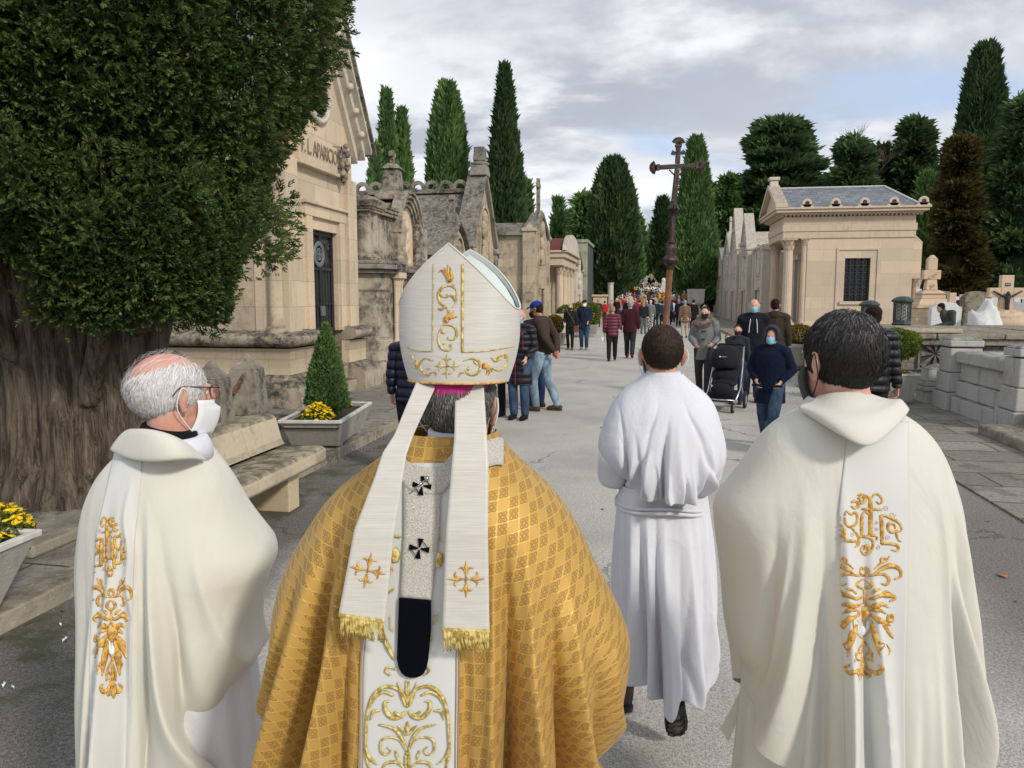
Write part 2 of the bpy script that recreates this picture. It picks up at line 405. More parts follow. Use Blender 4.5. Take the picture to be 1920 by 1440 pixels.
def bark():
    m, N = newmat('bark')
    tcn = N.n('TexCoord').outputs['Object']
    v = N.map(tcn, (1, 1, 0.13))
    v2 = N.map(tcn, (1, 1, 0.06)); a = N.noise(v, 16, 6, 0.75, 0.6); b = N.ramp(N.noise(v2, 15, 5, 0.7, 0.9), .30, .52, 0.0, .15); fib = N.noise(v2, 60, 4, .8, .4)
    c = N.mix(N.ramp(a, 0.32, 0.68), (0.07, 0.054, 0.042), (0.32, 0.25, 0.19))
    c = N.mix(N.ramp(b, 0.0, 0.10, 0.7, 0.0), c, (0.03, 0.023, 0.018)); c = N.mix(N.ramp(fib, .4, .65, .45, 0), c, (.07,.055,.042))
    c = N.mix(N.ramp(N.noise(tcn, 1.8, 4), 0.5, 0.68, 0.0, 0.55), c, (0.20, 0.165, 0.13))
    finish(N, c, 0.95, N.bump(N.m('ADD', N.m('ADD', a, fib), N.ramp(b, 0, 0.15)), 1.0, 0.03), 0.1)
    return m
M['bark'] = bark()
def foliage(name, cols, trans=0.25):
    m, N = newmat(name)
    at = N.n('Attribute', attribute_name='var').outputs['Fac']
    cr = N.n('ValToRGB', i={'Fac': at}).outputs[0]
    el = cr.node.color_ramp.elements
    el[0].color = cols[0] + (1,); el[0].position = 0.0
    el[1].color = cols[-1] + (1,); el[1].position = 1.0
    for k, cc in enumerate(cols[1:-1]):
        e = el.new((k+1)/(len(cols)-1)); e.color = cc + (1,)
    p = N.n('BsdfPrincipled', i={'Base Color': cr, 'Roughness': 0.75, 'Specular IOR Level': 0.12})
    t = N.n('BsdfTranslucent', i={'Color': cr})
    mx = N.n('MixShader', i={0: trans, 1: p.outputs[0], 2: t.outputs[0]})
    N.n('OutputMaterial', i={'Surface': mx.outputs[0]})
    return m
M['juniper'] = foliage('juniper_leaves', [(0.028,0.053,0.019), (0.056,0.096,0.028), (0.093,0.143,0.040), (0.115,0.160,0.050), (0.160,0.150,0.055)])
M['cypress'] = foliage('cypress_leaves', [(0.073,0.142,0.050), (0.136,0.240,0.076), (0.231,0.346,0.105)])
M['cypress_dark'] = foliage('dark_cypress_leaves', [(0.034,0.068,0.030), (0.062,0.109,0.042), (0.115,0.167,0.058)])
M['cedar'] = foliage('cedar_needles', [(0.042,0.088,0.038), (0.080,0.142,0.054), (0.157,0.209,0.073)])
M['brownleaf'] = foliage('rusty_leaves', [(.045,.042,.015), (.085,.075,.025), (.14,.12,.04)])
M['bush'] = foliage('bush_leaves', [(0.05,0.09,0.015), (0.13,0.19,0.03), (0.22,0.27,0.05)])
M['goldbush'] = foliage('golden_bush_leaves', [(0.10,0.075,0.015), (0.20,0.15,0.03), (0.28,0.23,0.05)])
M['yellow'] = plain('yellow_petals', (0.85, 0.60, 0.01), 0.6, var=0.2, scale=60, bump=0)
M['orange'] = plain('orange_petals', (0.85, 0.38, 0.02), 0.6, var=0.3, scale=30, bump=0)
M['twig'] = plain('bare_twigs', (0.18, 0.14, 0.11), 0.9)
# ================= SETTING =================
def sheet(name, x0, x1, y0, y1, z, mat, kind='structure', thick=0.0):
    mb = MB()
    if thick: mb.box(x0, x1, y0, y1, z-thick, z)
    else: mb.add([(x0,y0,z),(x1,y0,z),(x1,y1,z),(x0,y1,z)], [(0,1,2,3)])
    return tag(mb.build(name, mat), kind=kind)
M['earth'] = plain('cemetery_gravel', (0.24, 0.21, 0.165), 0.95, var=0.3, scale=3, bump=0.6, bscale=60, bdist=0.02)
sheet('ground', -400, 400, -200, 800, -0.004, M['earth'])
sheet('road', -3.5, 3.86, -8, 260, 0.0, M['asphalt'])
sheet('pavement', -8.0, -3.62, -8, 63, 0.10, M['paving'], thick=0.11)
sheet('pavement', 4.0, 9.0, 17, 80, 0.10, M['paving'], thick=0.11)
sheet('pavement', 3.05, 9.0, -8, 17, 0.018, M['paving'], thick=0.02)
mb = MB(); mb.add([(-4.6,55,.004),(5,55,.004),(5,100,1.9),(-4.6,100,1.9),(5,260,2.4),(-4.6,260,2.4)], [(0,1,2,3),(3,2,4,5)]); tag(mb.build('road', M['asphalt']), kind='structure')
def kerb(x0, x1, y0, y1, h, seed):
    rnd = random.Random(seed); mb = MB(); y = y0
    while y < y1:
        L = rnd.uniform(0.8, 1.3); e = rnd.uniform(-0.012, 0.012)
        mb.box(x0+e, x1+e, y+0.006, y+L-0.006, -0.02, h+rnd.uniform(-0.008, 0.008)); y += L
    tag(mb.build('kerb', M['coping'], bevel=0.015), kind='structure')
kerb(-3.66, -3.46, -4, 62, 0.115, 1)
kerb(3.84, 4.02, 17, 78, 0.115, 2)

def box_obj(name, mat, parent, *bs, bevel=0.0):
    mb = MB()
    for b in bs: mb.box(*b)
    return mb.build(name, mat, parent, bevel=bevel)
def column(mb, x, y, z0, z1, r, flutes=16, cap=True):
    """fluted shaft with base and flared leafy capital"""
    h = z1-z0; cap_h = 2.3*r if cap else 0.6*r; base_h = 0.9*r
    mb.frust(x, y, z0, z0+base_h*0.45, r*1.4, r*1.4, r*1.4, r*1.4)
    mb.lathe([(r*1.32,0),(r*1.38,base_h*0.15),(r*1.2,base_h*0.35),(r*1.05,base_h*0.6)], 20, (x, y, z0+base_h*0.45))
    n = flutes*4; vs = []; zs = [z0+base_h, z0+h*0.4, z1-cap_h]
    for j, z in enumerate(zs):
        rr = r*(1.0-0.12*(j/2)**1.3)
        for k in range(n):
            a = 2*PI*k/n; q = rr*(1-0.07*(0.5+0.5*math.cos(k*PI/2*1.0)) if flutes > 4 else 1)
            vs.append((x+q*math.cos(a), y+q*math.sin(a), z))
    mb.add(vs, [(j*n+k, j*n+(k+1) % n, (j+1)*n+(k+1) % n, (j+1)*n+k) for j in range(2) for k in range(n)])
    if cap:
        mb.lathe([(r*0.95,0),(r*0.92,cap_h*0.3),(r*1.0,cap_h*0.6),(r*1.3,cap_h*0.85)], 16, (x, y, z1-cap_h))
        for tier, (zz_, rr, s) in enumerate(((0.05, 0.98, 0.42), (0.42, 1.12, 0.42))):
            for k in range(8):
                a = 2*PI*(k+0.5*tier)/8; cz = z1-cap_h+cap_h*zz_
                d = Vector((math.cos(a), math.sin(a), 0)); t = Vector((-math.sin(a), math.cos(a), 0)); c = Vector((x, y, cz))
                w_ = r*0.33; hh = cap_h*s
                mb.add([c+d*r*rr-t*w_, c+d*r*rr+t*w_, c+d*r*(rr+0.08)+t*w_+Vector((0,0,hh*0.6)), c+d*r*(rr+0.45)+Vector((0,0,hh)), c+d*r*(rr+0.08)-t*w_+Vector((0,0,hh*0.6)), c+d*r*(rr-0.1)+Vector((0,0,hh*0.2))],
                       [(0,1,2,3,4),(1,0,5),(2,1,5),(3,2,5),(4,3,5),(0,4,5)])
        mb.frust(x, y, z1-cap_h*0.14, z1, r*1.42, r*1.42, r*1.5, r*1.5)
    else:
        mb.lathe([(r*0.9,0),(r*1.25,cap_h*0.6)], 16, (x, y, z1-cap_h)); mb.frust(x, y, z1-cap_h*0.4, z1, r*1.35, r*1.35, r*1.35, r*1.35)
def figure_relief(mb, c, h, rnd, nrm='x'):
    """lumpy carved standing figure(s) against a panel"""
    for k in range(26):
        t = rnd.random(); s = h*(0.05+0.05*rnd.random())
        w_ = h*0.16*(1.2-0.5*t)
        off = Vector((0.02*h, rnd.uniform(-w_, w_), (t-0.5)*h)) if nrm == 'x' else Vector((rnd.uniform(-w_, w_), -0.02*h, (t-0.5)*h))
        mb.ell(Vector(c)+off, (s*0.8, s, s*1.7), 8, 6)
    mb.ell(Vector(c)+Vector((0.03*h, 0, 0.46*h)), (0.06*h, 0.06*h, 0.075*h), 10, 8)
def scroll_relief(mb, c, h, w, rnd, nrm='x', n=22):
    for k in range(n):
        a = rnd.uniform(0, 2*PI); q = rnd.uniform(0.3, 1.0)
        p = Vector(c) + (Vector((0.01, math.cos(a)*w*0.45*q, math.sin(a)*h*0.45*q)) if nrm == 'x' else Vector((math.cos(a)*w*0.45*q, -0.01, math.sin(a)*h*0.45*q)))
        r_ = rnd.uniform(0.04, 0.09)*h
        pts = [p + (Vector((0, math.cos(b)*r_*(1-b/8), math.sin(b)*r_*(1-b/8))) if nrm == 'x' else Vector((math.cos(b)*r_*(1-b/8), 0, math.sin(b)*r_*(1-b/8)))) for b in [i*0.75+a for i in range(7)]]
        mb.tube(pts, 0.022*h, 5)
def stone_cross(mb, x, y, z0, h, w, t, arm=0.68, axis='x'):
    """upright cross, arms along axis"""
    s = w*0.17
    mb.box(x-(s if axis == 'x' else t), x+(s if axis == 'x' else t), y-(t if axis == 'x' else s), y+(t if axis == 'x' else s), z0, z0+h)
    z = z0+h*arm
    for sg in (-1, 1):
        if axis == 'x': mb.box(x+sg*s, x+sg*w/2, y-t, y+t, z-s, z+s)
        else: mb.box(x-t, x+t, y+sg*s, y+sg*w/2, z-s, z+s)

# ---- A: tall sandstone mausoleum on the left ----
XF = -5.75
A = empty('mausoleum', (XF, 13.1, 0), 'tall warm sandstone mausoleum with steep gable, inscription plaque and iron door', 'mausoleum')
def AP(o):
    if isinstance(o, list): return [AP(x) for x in o][0]
    o.parent = A; o.matrix_parent_inverse = Matrix.Translation(-A.location); return o
def abox(name, mat, *bs, bevel=0.012):
    mb = MB()
    for b in bs: mb.box(*b)
    return AP(mb.build(name, mat, bevel=bevel))
Y0, Y1 = 11.62, 14.62; YM = (Y0+Y1)/2
pl_z = 1.22
d0 = onx(582, 428, XF); d1 = onx(632, 428, XF); dz = d0.z
dy0, dy1 = d0.y, d1.y
gz0 = onx(674, 300, XF).z; apex = onx(612, 40, XF).z
# walls: gabled facade slab cut for the door, side and back walls
mb = MB()
mb.prism([(Y0, pl_z), (dy0, pl_z), (dy0, dz), (Y0, dz)], 'x', XF-0.5, XF)
mb.prism([(dy1, pl_z), (Y1, pl_z), (Y1, dz), (dy1, dz)], 'x', XF-0.5, XF)
mb.prism([(Y0, dz), (Y1, dz), (Y1, gz0), (YM, apex), (Y0, gz0)], 'x', XF-0.5, XF)
mb.box(XF-4.6, XF-0.5, Y1-0.4, Y1, pl_z, gz0); mb.box(XF-4.6, XF-4.2, Y0, Y1-0.4, pl_z, gz0)
mb.box(dy0 and XF-0.5 or 0, XF-0.42, dy0, dy0+0.001, pl_z, dz)
AP(mb.build('wall', M['warm'], bevel=0.01))
AP(box_obj('side_wall', M['warm_dirty'], None, (XF-4.2, XF-0.5, Y0+0.02, Y0+0.4, pl_z, gz0)))
# pilasters, door surround
abox('pilaster', M['warm'], (XF-0.02, XF+0.10, Y0+0.003, Y0+0.42, pl_z, gz0-0.5), bevel=0.015)
abox('pilaster', M['warm'], (XF-0.02, XF+0.10, Y1-0.42, Y1-0.003, pl_z, gz0-0.5), bevel=0.015)
abox('door_surround', M['warm'], (XF-0.01, XF+0.06, dy0-0.24, dy0-0.02, pl_z, dz+0.2), (XF-0.01, XF+0.06, dy1+0.02, dy1+0.24, pl_z, dz+0.2), (XF-0.01, XF+0.065, dy0-0.30, dy1+0.30, dz+0.2, dz+0.40), (XF-0.01, XF+0.11, dy0-0.34, dy1+0.34, dz+0.40, dz+0.46))
mb = MB(); mb.lathe([(0.17,0),(0.17,0.12),(0.13,0.16),(0.13,0.22),(0.11,0.26),(0.105,2.7),(0.14,2.78)], 18, (XF-0.12, Y0-0.02, pl_z))
mb.frust(XF-0.12, Y0-0.02, pl_z+2.78, pl_z+2.95, 0.16, 0.12, 0.2, 0.16)
AP(mb.build('corner_column', M['warm_dirty'], auto=True))
# plinth: mouldings run round, broken by the door
def plinth_seg(name, mat, y0, y1, prof, side=True):
    """moulding profile [(out, z)...] along the facade and, if side, back along the near wall"""
    mb = MB()
    path = ([(XF-4.6, y0, 0, -1), (XF, y0, 1, -1)] if side else [(XF, y0, 1, 0)]) + [(XF, y1, 1, 0 if side is True else 0)]
    n = len(prof); vs = []
    for (x, y, ox, oy) in path:
        for (o, z) in prof: vs.append((x+ox*o, y+oy*o, z))
    fs = [(j*n+k, (j+1)*n+k, (j+1)*n+k+1, j*n+k+1) for j in range(len(path)-1) for k in range(n-1)]
    fs += [tuple(range(n)), tuple((len(path)-1)*n+k for k in range(n-1, -1, -1))]
    # inner closing faces
    m = len(path); base = len(vs)
    for (x, y, ox, oy) in path: vs += [(x-0.02*abs(ox), y+0.02*(1 if oy else 0), prof[0][1]), (x-0.02*abs(ox), y+0.02*(1 if oy else 0), prof[-1][1])]
    for j in range(m-1):
        fs.append((j*n+n-1, (j+1)*n+n-1, base+2*(j+1)+1, base+2*j+1)); fs.append((j*n, base+2*j, base+2*(j+1), (j+1)*n))
    mb.add(vs, fs); o = AP(mb.build(name, mat)); o.data.shade_smooth()
    try: o.data.set_sharp_from_angle(angle=R(50))
    except Exception: pass
    return o
tor = [(0.0,1.02),(0.10,1.03),(0.24,1.06),(0.30,1.12),(0.30,1.19),(0.24,1.25),(0.12,1.28),(0.0,1.30)]
low = [(0.0,0.42),(0.28,0.44),(0.36,0.40),(0.36,0.42),(0.30,0.48),(0.20,0.55),(0.14,0.60),(0.14,0.98),(0.18,1.02),(0.0,1.024)]
foot = [(0.0,0.06),(0.46,0.06),(0.46,0.34),(0.42,0.42),(0.34,0.46),(0.0,0.465)]
for y0, y1, sd in ((Y0, dy0-0.08, True), (dy1+0.08, Y1+0.22, False)):
    plinth_seg('plinth_moulding', M['trim'], y0, y1, tor, sd)
    plinth_seg('plinth', M['warm'], y0, y1, [(0.0,0.604)]+low[6:], sd)
    plinth_seg('plinth_foot', M['trim'], y0, y1+ (0.1 if not sd else 0), [(0.0,0.05),(0.46,0.05),(0.46,0.36),(0.40,0.46),(0.26,0.56),(0.14,0.602),(0,0.603)], sd)
abox('plinth_core', M['trim'], (XF-4.6, XF-0.003, Y0+0.01, dy0-0.09, 0.0, pl_z-0.003), (XF-4.6, XF-0.003, dy1+0.09, Y1+0.18, 0.0, pl_z-0.003), bevel=0)
abox('door_step', M['trim'], (XF-0.3, XF+0.30, dy0-0.07, dy1+0.07, 0.05, 0.30), (XF-0.3, XF+0.12, dy0-0.07, dy1+0.07, 0.303, 0.55))
# iron door
dr = empty('x', (0,0,0), None, None); bpy.data.objects.remove(dr)
mb = MB(); xd = XF-0.12
mb.box(xd-0.05, xd-0.03, dy0, dy1, 0.55, dz)
door = AP(mb.build('door', M['door_dark']))
mb = MB()
for y_ in (dy0+0.03, (dy0+dy1)/2, dy1-0.03): mb.box(xd-0.02, xd+0.03, y_-0.025, y_+0.025, 0.55, dz)
for z_ in (0.62, 1.25, 2.35, dz-0.05): mb.box(xd-0.018, xd+0.028, dy0, dy1, z_-0.03, z_+0.03)
nb = 9
for k in range(nb):
    y_ = dy0+0.06+(dy1-dy0-0.12)*k/(nb-1); mb.tube([(xd+0.01, y_, 0.6), (xd+0.01, y_, 2.35)], 0.014, 6)
    mb.ell((xd+0.01, y_, 1.7), (0.03,0.03,0.04), 6, 4); mb.ell((xd+0.01, y_, 2.42), (0.02,0.02,0.05), 6, 4)
for k in range(4):
    c_ = (xd+0.01, dy0+0.1+(dy1-dy0-0.2)*k/3, dz-0.3); mb.tube([(c_[0], c_[1]+0.1*math.cos(a*PI/6), c_[2]+0.1*math.sin(a*PI/6)) for a in range(13)], 0.01, 5)
g = mb.build('grille', M['iron'], door)
mb = MB(); cz_ = onx(600, 478, xd).z; cy_ = (dy0+dy1)/2-0.12
for q in (0.19, 0.10): mb.tube([(xd+0.06, cy_+q*math.cos(a*PI/12), cz_+q*math.sin(a*PI/12)) for a in range(25)], 0.045 if q > 0.15 else 0.015, 8, flat=0.4)
for k in range(4): mb.box(xd+0.045, xd+0.07, cy_-0.02-0.07*(k % 2 == 0)*0, cy_+0.02, cz_-0.1, cz_+0.1) if k == 0 else None
mb.box(xd+0.045, xd+0.075, cy_-0.1, cy_+0.1, cz_-0.02, cz_+0.02)
mb.build('roundel', M['bronze_disc'], door); mb = MB(); mb.box(xd+0.03, xd+0.06, (dy0+dy1)/2-0.06, (dy0+dy1)/2+0.10, 1.5, 1.68); mb.build('lock_plate', M['bronze_disc'], door)
# raking cornice, studs, roof
mb = MB(); ov = 0.42
sl = (apex-gz0)/(YM-Y0)
def rake(mb, x0, x1, off0, off1, ext):
    for sg in (-1, 1):
        ye = YM + sg*((Y1-Y0)/2+ext); ze = gz0 - sl*ext
        mb.prism([(ye, ze+off0), (YM, apex+off0), (YM, apex+off1), (ye, ze+off1)], 'x', x0, x1)
rake(mb, XF-0.5, XF+0.10, 0.0, 0.22, 0.10); rake(mb, XF-0.5, XF+0.22, 0.22, 0.42, 0.20); rake(mb, XF-0.5, XF+0.34, 0.42, 0.52, 0.26)
AP(mb.build('raking_cornice', M['pale'], bevel=0.01))
mb = MB(); rake(mb, XF-4.7, XF+0.40, 0.523, 0.62, 0.34)
AP(mb.build('roof', M['roof']))
mb = MB()
for k in range(6):
    t = (k+0.5)/6
    for sg in (-1, 1): mb.cut(); mb.ell((XF+0.24, YM+sg*(Y1-Y0)/2*t*1.05, apex+0.30-sl*(Y1-Y0)/2*t*1.05), (0.07,0.075,0.075), 10, 8)
for k in range(4): mb.cut(); mb.ell((XF+0.3, YM+(Y1-Y0)/2*(0.25+0.25*k), apex+0.66-sl*(Y1-Y0)/2*(0.25+0.25*k)), (0.09,0.10,0.11), 8, 6)
AP(mb.build('gable_stud', M['pale'], smooth=True))
mb = MB(); mb.frust(XF+0.1, YM, apex+0.55, apex+0.85, 0.18,0.18,0.14,0.14); mb.ell((XF+0.1, YM, apex+1.05), (0.2,0.2,0.26), 12, 8)
stone_cross(mb, XF+0.1, YM, apex+1.2, 0.9, 0.6, 0.07, axis='y'); AP(mb.build('finial', M['trim'], bevel=0.01))
# round window with ring in the gable
mb = MB(); cz2 = gz0+0.75
mb.tube([(XF+0.02, YM+0.42*math.cos(a*PI/16), cz2+0.42*math.sin(a*PI/16)) for a in range(33)], 0.06, 8)
AP(mb.build('window_ring', M['pale'], smooth=True))
mb = MB(); mb.lathe([(0.37,0),(0.37,0.012)], 28, (XF+0.002, YM, cz2), 'x'); wd_ = AP(mb.build('window', M['glass']))
# inscription plaque with carved shield
pa = onx(578, 262, XF+0.1); pb = onx(633, 330, XF+0.1)
py0, py1 = YM-1.0, onx(633, 300, XF+0.1).y; pz0, pz1 = onx(632, 325, XF+0.1).z, onx(632, 278, XF+0.1).z
plq = AP(box_obj('inscription_plaque', M['warm'], None, (XF-0.01, XF+0.10, py0, py1, pz0, pz1), (XF-0.01, XF+0.14, py0-0.05, py1+0.02, pz0-0.07, pz0-0.003), bevel=0.012))
M['carved'] = plain('cut_letter_stone', (0.24, 0.19, 0.14), 0.9)
Mt = Matrix(((0,0,1,XF+0.104),(1,0,0,(py0+py1)/2+0.02),(0,1,0,(pz0+pz1)/2+0.02),(0,0,0,1)))
tx = text_obj('lettering', 'F. L. APARICIO', 0.35, M['carved'], plq, Mt, 0.012, sx=0.66)
rnd = random.Random(4)
mb = MB(); mb.box(XF-0.01, XF+0.12, py1+0.01, py1+0.42, pz0-0.05, pz1+0.05)
cs = (XF+0.12, py1+0.21, (pz0+pz1)/2)
scroll_relief(mb, cs, pz1-pz0+0.25, 0.5, rnd, n=26)
for k in range(14): mb.ell(Vector(cs)+Vector((0.03, rnd.uniform(-.17,.17), rnd.uniform(-.34,.34))), (0.06, rnd.uniform(.03,.06), rnd.uniform(.04,.08)), 7, 5)
AP(mb.build('carved_shield', M['trim'], smooth=True))

def group_under(o, rt):
    if isinstance(o, list): return [group_under(x, rt) for x in o][0]
    o.parent = rt; o.matrix_parent_inverse = Matrix.Translation(-rt.location); return o

# ---- B: blackened tomb with arched relief ----
B = empty('mausoleum', (XF, 17.3, 0), 'blackened ornate tomb with arched relief above its cornice, beside the tall sandstone mausoleum', 'mausoleum')
def bp(mb, name, mat, **k): return group_under(mb.build(name, mat, **k), B)
cz = onx(745, 508, XF).z    # cornice level
yb0, yb1 = 15.0, 20.0
ya, yb_ = onx(735, 500, XF).y, onx(787, 500, XF).y; ym = (ya+yb_)/2
dw = 0.42; dzt = onx(762, 548, XF).z
mb = MB()
mb.box(XF-3, XF, yb0+0.5, ym-dw, 0.1, cz-0.12); mb.box(XF-3, XF, ym+dw, yb1, 0.1, cz-0.12)
arc = [(ym+dw*math.cos(a*PI/10), dzt-0.38+0.42*math.sin(a*PI/10)) for a in range(11)]
mb.prism([(ym-dw, dzt-0.38)] and [(ym+dw, cz-0.12)] + arc + [(ym-dw, cz-0.12)], 'x', XF-3, XF)
bp(mb, 'wall', M['dark'], bevel=0.01)
mb = MB()
ring = lambda r0, r1, x0, x1, zc, ry=1.0: [mb.prism([(ym+r0*math.cos(a*PI/12), zc+r0*ry*math.sin(a*PI/12)), (ym+r1*math.cos(a*PI/12), zc+r1*ry*math.sin(a*PI/12)), (ym+r1*math.cos((a+1)*PI/12), zc+r1*ry*math.sin((a+1)*PI/12)), (ym+r0*math.cos((a+1)*PI/12), zc+r0*ry*math.sin((a+1)*PI/12))], 'x', x0, x1) for a in range(12)]
ring(dw+0.003, dw+0.22, XF-0.1, XF+0.10, dzt-0.40)
bp(mb, 'door_arch', M['trim'])
mb = MB(); mb.box(XF-0.5, XF-0.4, ym-dw, ym+dw, 0.1, dzt+0.02); bp(mb, 'door', M['door_dark'])
mb = MB()
for sg in (-1, 1):
    mb.cut()
    for k in range(3): mb.lathe([(0.075,0),(0.075,0.1),(0.05,0.14),(0.05,1.35),(0.08,1.5),(0.09,1.52)], 12, (XF+0.09-k*0.01, ym+sg*(dw+0.33+0.15*k), 0.75))
    mb.box(XF, XF+0.18, ym+sg*(dw+0.33)-0.1, ym+sg*(dw+0.63)+0.1, 0.1, 0.75) if sg > 0 else mb.box(XF, XF+0.18, ym-dw-0.73, ym-dw-0.23, 0.1, 0.75)
    y_a, y_b = sorted((ym+sg*(dw+0.22), ym+sg*(dw+0.75))); mb.box(XF, XF+0.2, y_a, y_b, 2.27, 2.42)
bp(mb, 'door_column', M['warm'], auto=True)
# octagonal corner pier
mb = MB(); yp = yb0+0.55
mb.lathe([(0.66,0.1),(0.66,0.5),(0.60,0.55),(0.60,0.95),(0.56,1.0),(0.52,1.02),(0.52,cz-0.5),(0.56,cz-0.45),(0.56,cz-0.12)], 8, (XF-0.12, yp, 0))
bp(mb, 'corner_pier', M['dark'], bevel=0.012)
mb = MB()
for e, z0, z1 in ((0.10,cz-0.12,cz-0.04),(0.20,cz-0.04,cz+0.06),(0.13,cz+0.06,cz+0.14)):
    mb.box(XF-3, XF+e+0.02, yb0+0.1, yb1, z0+0.001, z1)
    mb.lathe([(0.62+e,z0),(0.62+e,z1-0.002)], 8, (XF-0.12, yp, 0))
bp(mb, 'cornice', M['roof'], bevel=0.02)
# upper storey: paired pilasters, statue stubs and the relief niche
za = onx(760, 412, XF).z
mb = MB(); mb.box(XF-2.5, XF-0.02, yb0+0.6, yb1-0.1, cz+0.14, cz+1.15)
mb.box(XF-2.5, XF-0.04, ym-1.0, ym+1.0, cz+1.15, za-0.35)
mb.prism([(ym-1.0, za-0.36), (ym+1.0, za-0.36), (ym+0.62, za+0.25), (ym, za+0.5), (ym-0.62, za+0.25)], 'x', XF-2.5, XF-0.05)
bp(mb, 'attic', M['dark'])
mb = MB()
for y_ in (yb0+0.55, yb0+0.95): mb.cut(); column(mb, XF-0.12, y_, cz+0.14, cz+1.25, 0.17, 4, False); mb.frust(XF-0.12, y_, cz+1.25, cz+1.38, 0.26,0.26,0.32,0.3); mb.frust(XF-0.12, y_, cz+1.38, cz+1.48, 0.3,0.3,0.14,0.14)
for y_ in (ym-0.72, ym+0.72):
    mb.cut(); mb.lathe([(0.2,0),(0.22,0.15),(0.16,0.4),(0.2,0.75),(0.15,0.95),(0.1,1.05)], 9, (XF+0.05, y_, cz+0.14))
bp(mb, 'pilaster', M['dark'], bevel=0.01); mb = MB()
for z_ in (cz+1.16, cz+1.24, cz+1.32): mb.box(XF-0.3, XF+0.06+0.05*(z_-cz-1.1)/0.1*0.5, yb0+0.35, ym-0.62, z_, z_+0.06); mb.box(XF-0.3, XF+0.06+0.025*(z_-cz-1.1)/0.1, ym+0.62, ym+1.1, z_-0.1, z_-0.04)
bp(mb, 'capital_moulding', M['dark'])
mb = MB()
for k in range(5): ring(0.52+0.085*k, 0.585+0.085*k, XF-0.1, XF+0.0+0.045*k, za-0.36, 1.12)
bp(mb, 'arch_moulding', M['dark'])
mb = MB(); mb.prism([(ym-0.52, cz+0.15), (ym+0.52, cz+0.15)] + [(ym+0.52*math.cos(a*PI/12), za-0.36+0.58*math.sin(a*PI/12)) for a in range(13)], 'x', XF-0.08, XF-0.005)
rel = bp(mb, 'relief_panel', M['relief'])
mb = MB(); figure_relief(mb, (XF-0.0, ym, (cz+za)/2-0.02), (za-cz)*0.8, random.Random(9)); figure_relief(mb, (XF-0.0, ym-0.16, (cz+za)/2-0.2), (za-cz)*0.5, random.Random(10))
mb.xf(Matrix.Identity(4)); mb.build('relief_figure', M['relief'], rel, smooth=True)
mb = MB(); zp = za+0.45
mb.frust(XF-0.3, ym-0.05, zp, zp+0.12, 0.34,0.34,0.34,0.34); mb.frust(XF-0.3, ym-0.05, zp+0.12, zp+0.22, 0.28,0.28,0.22,0.22); mb.frust(XF-0.3, ym-0.05, zp+0.22, zp+0.72, 0.2,0.2,0.18,0.18); mb.frust(XF-0.3, ym-0.05, zp+0.72, zp+0.86, 0.24,0.24,0.1,0.1)
stone_cross(mb, XF-0.3, ym-0.05, zp+0.86, 0.3, 0.3, 0.05, axis='y')
bp(mb, 'finial', M['dark'], bevel=0.015)

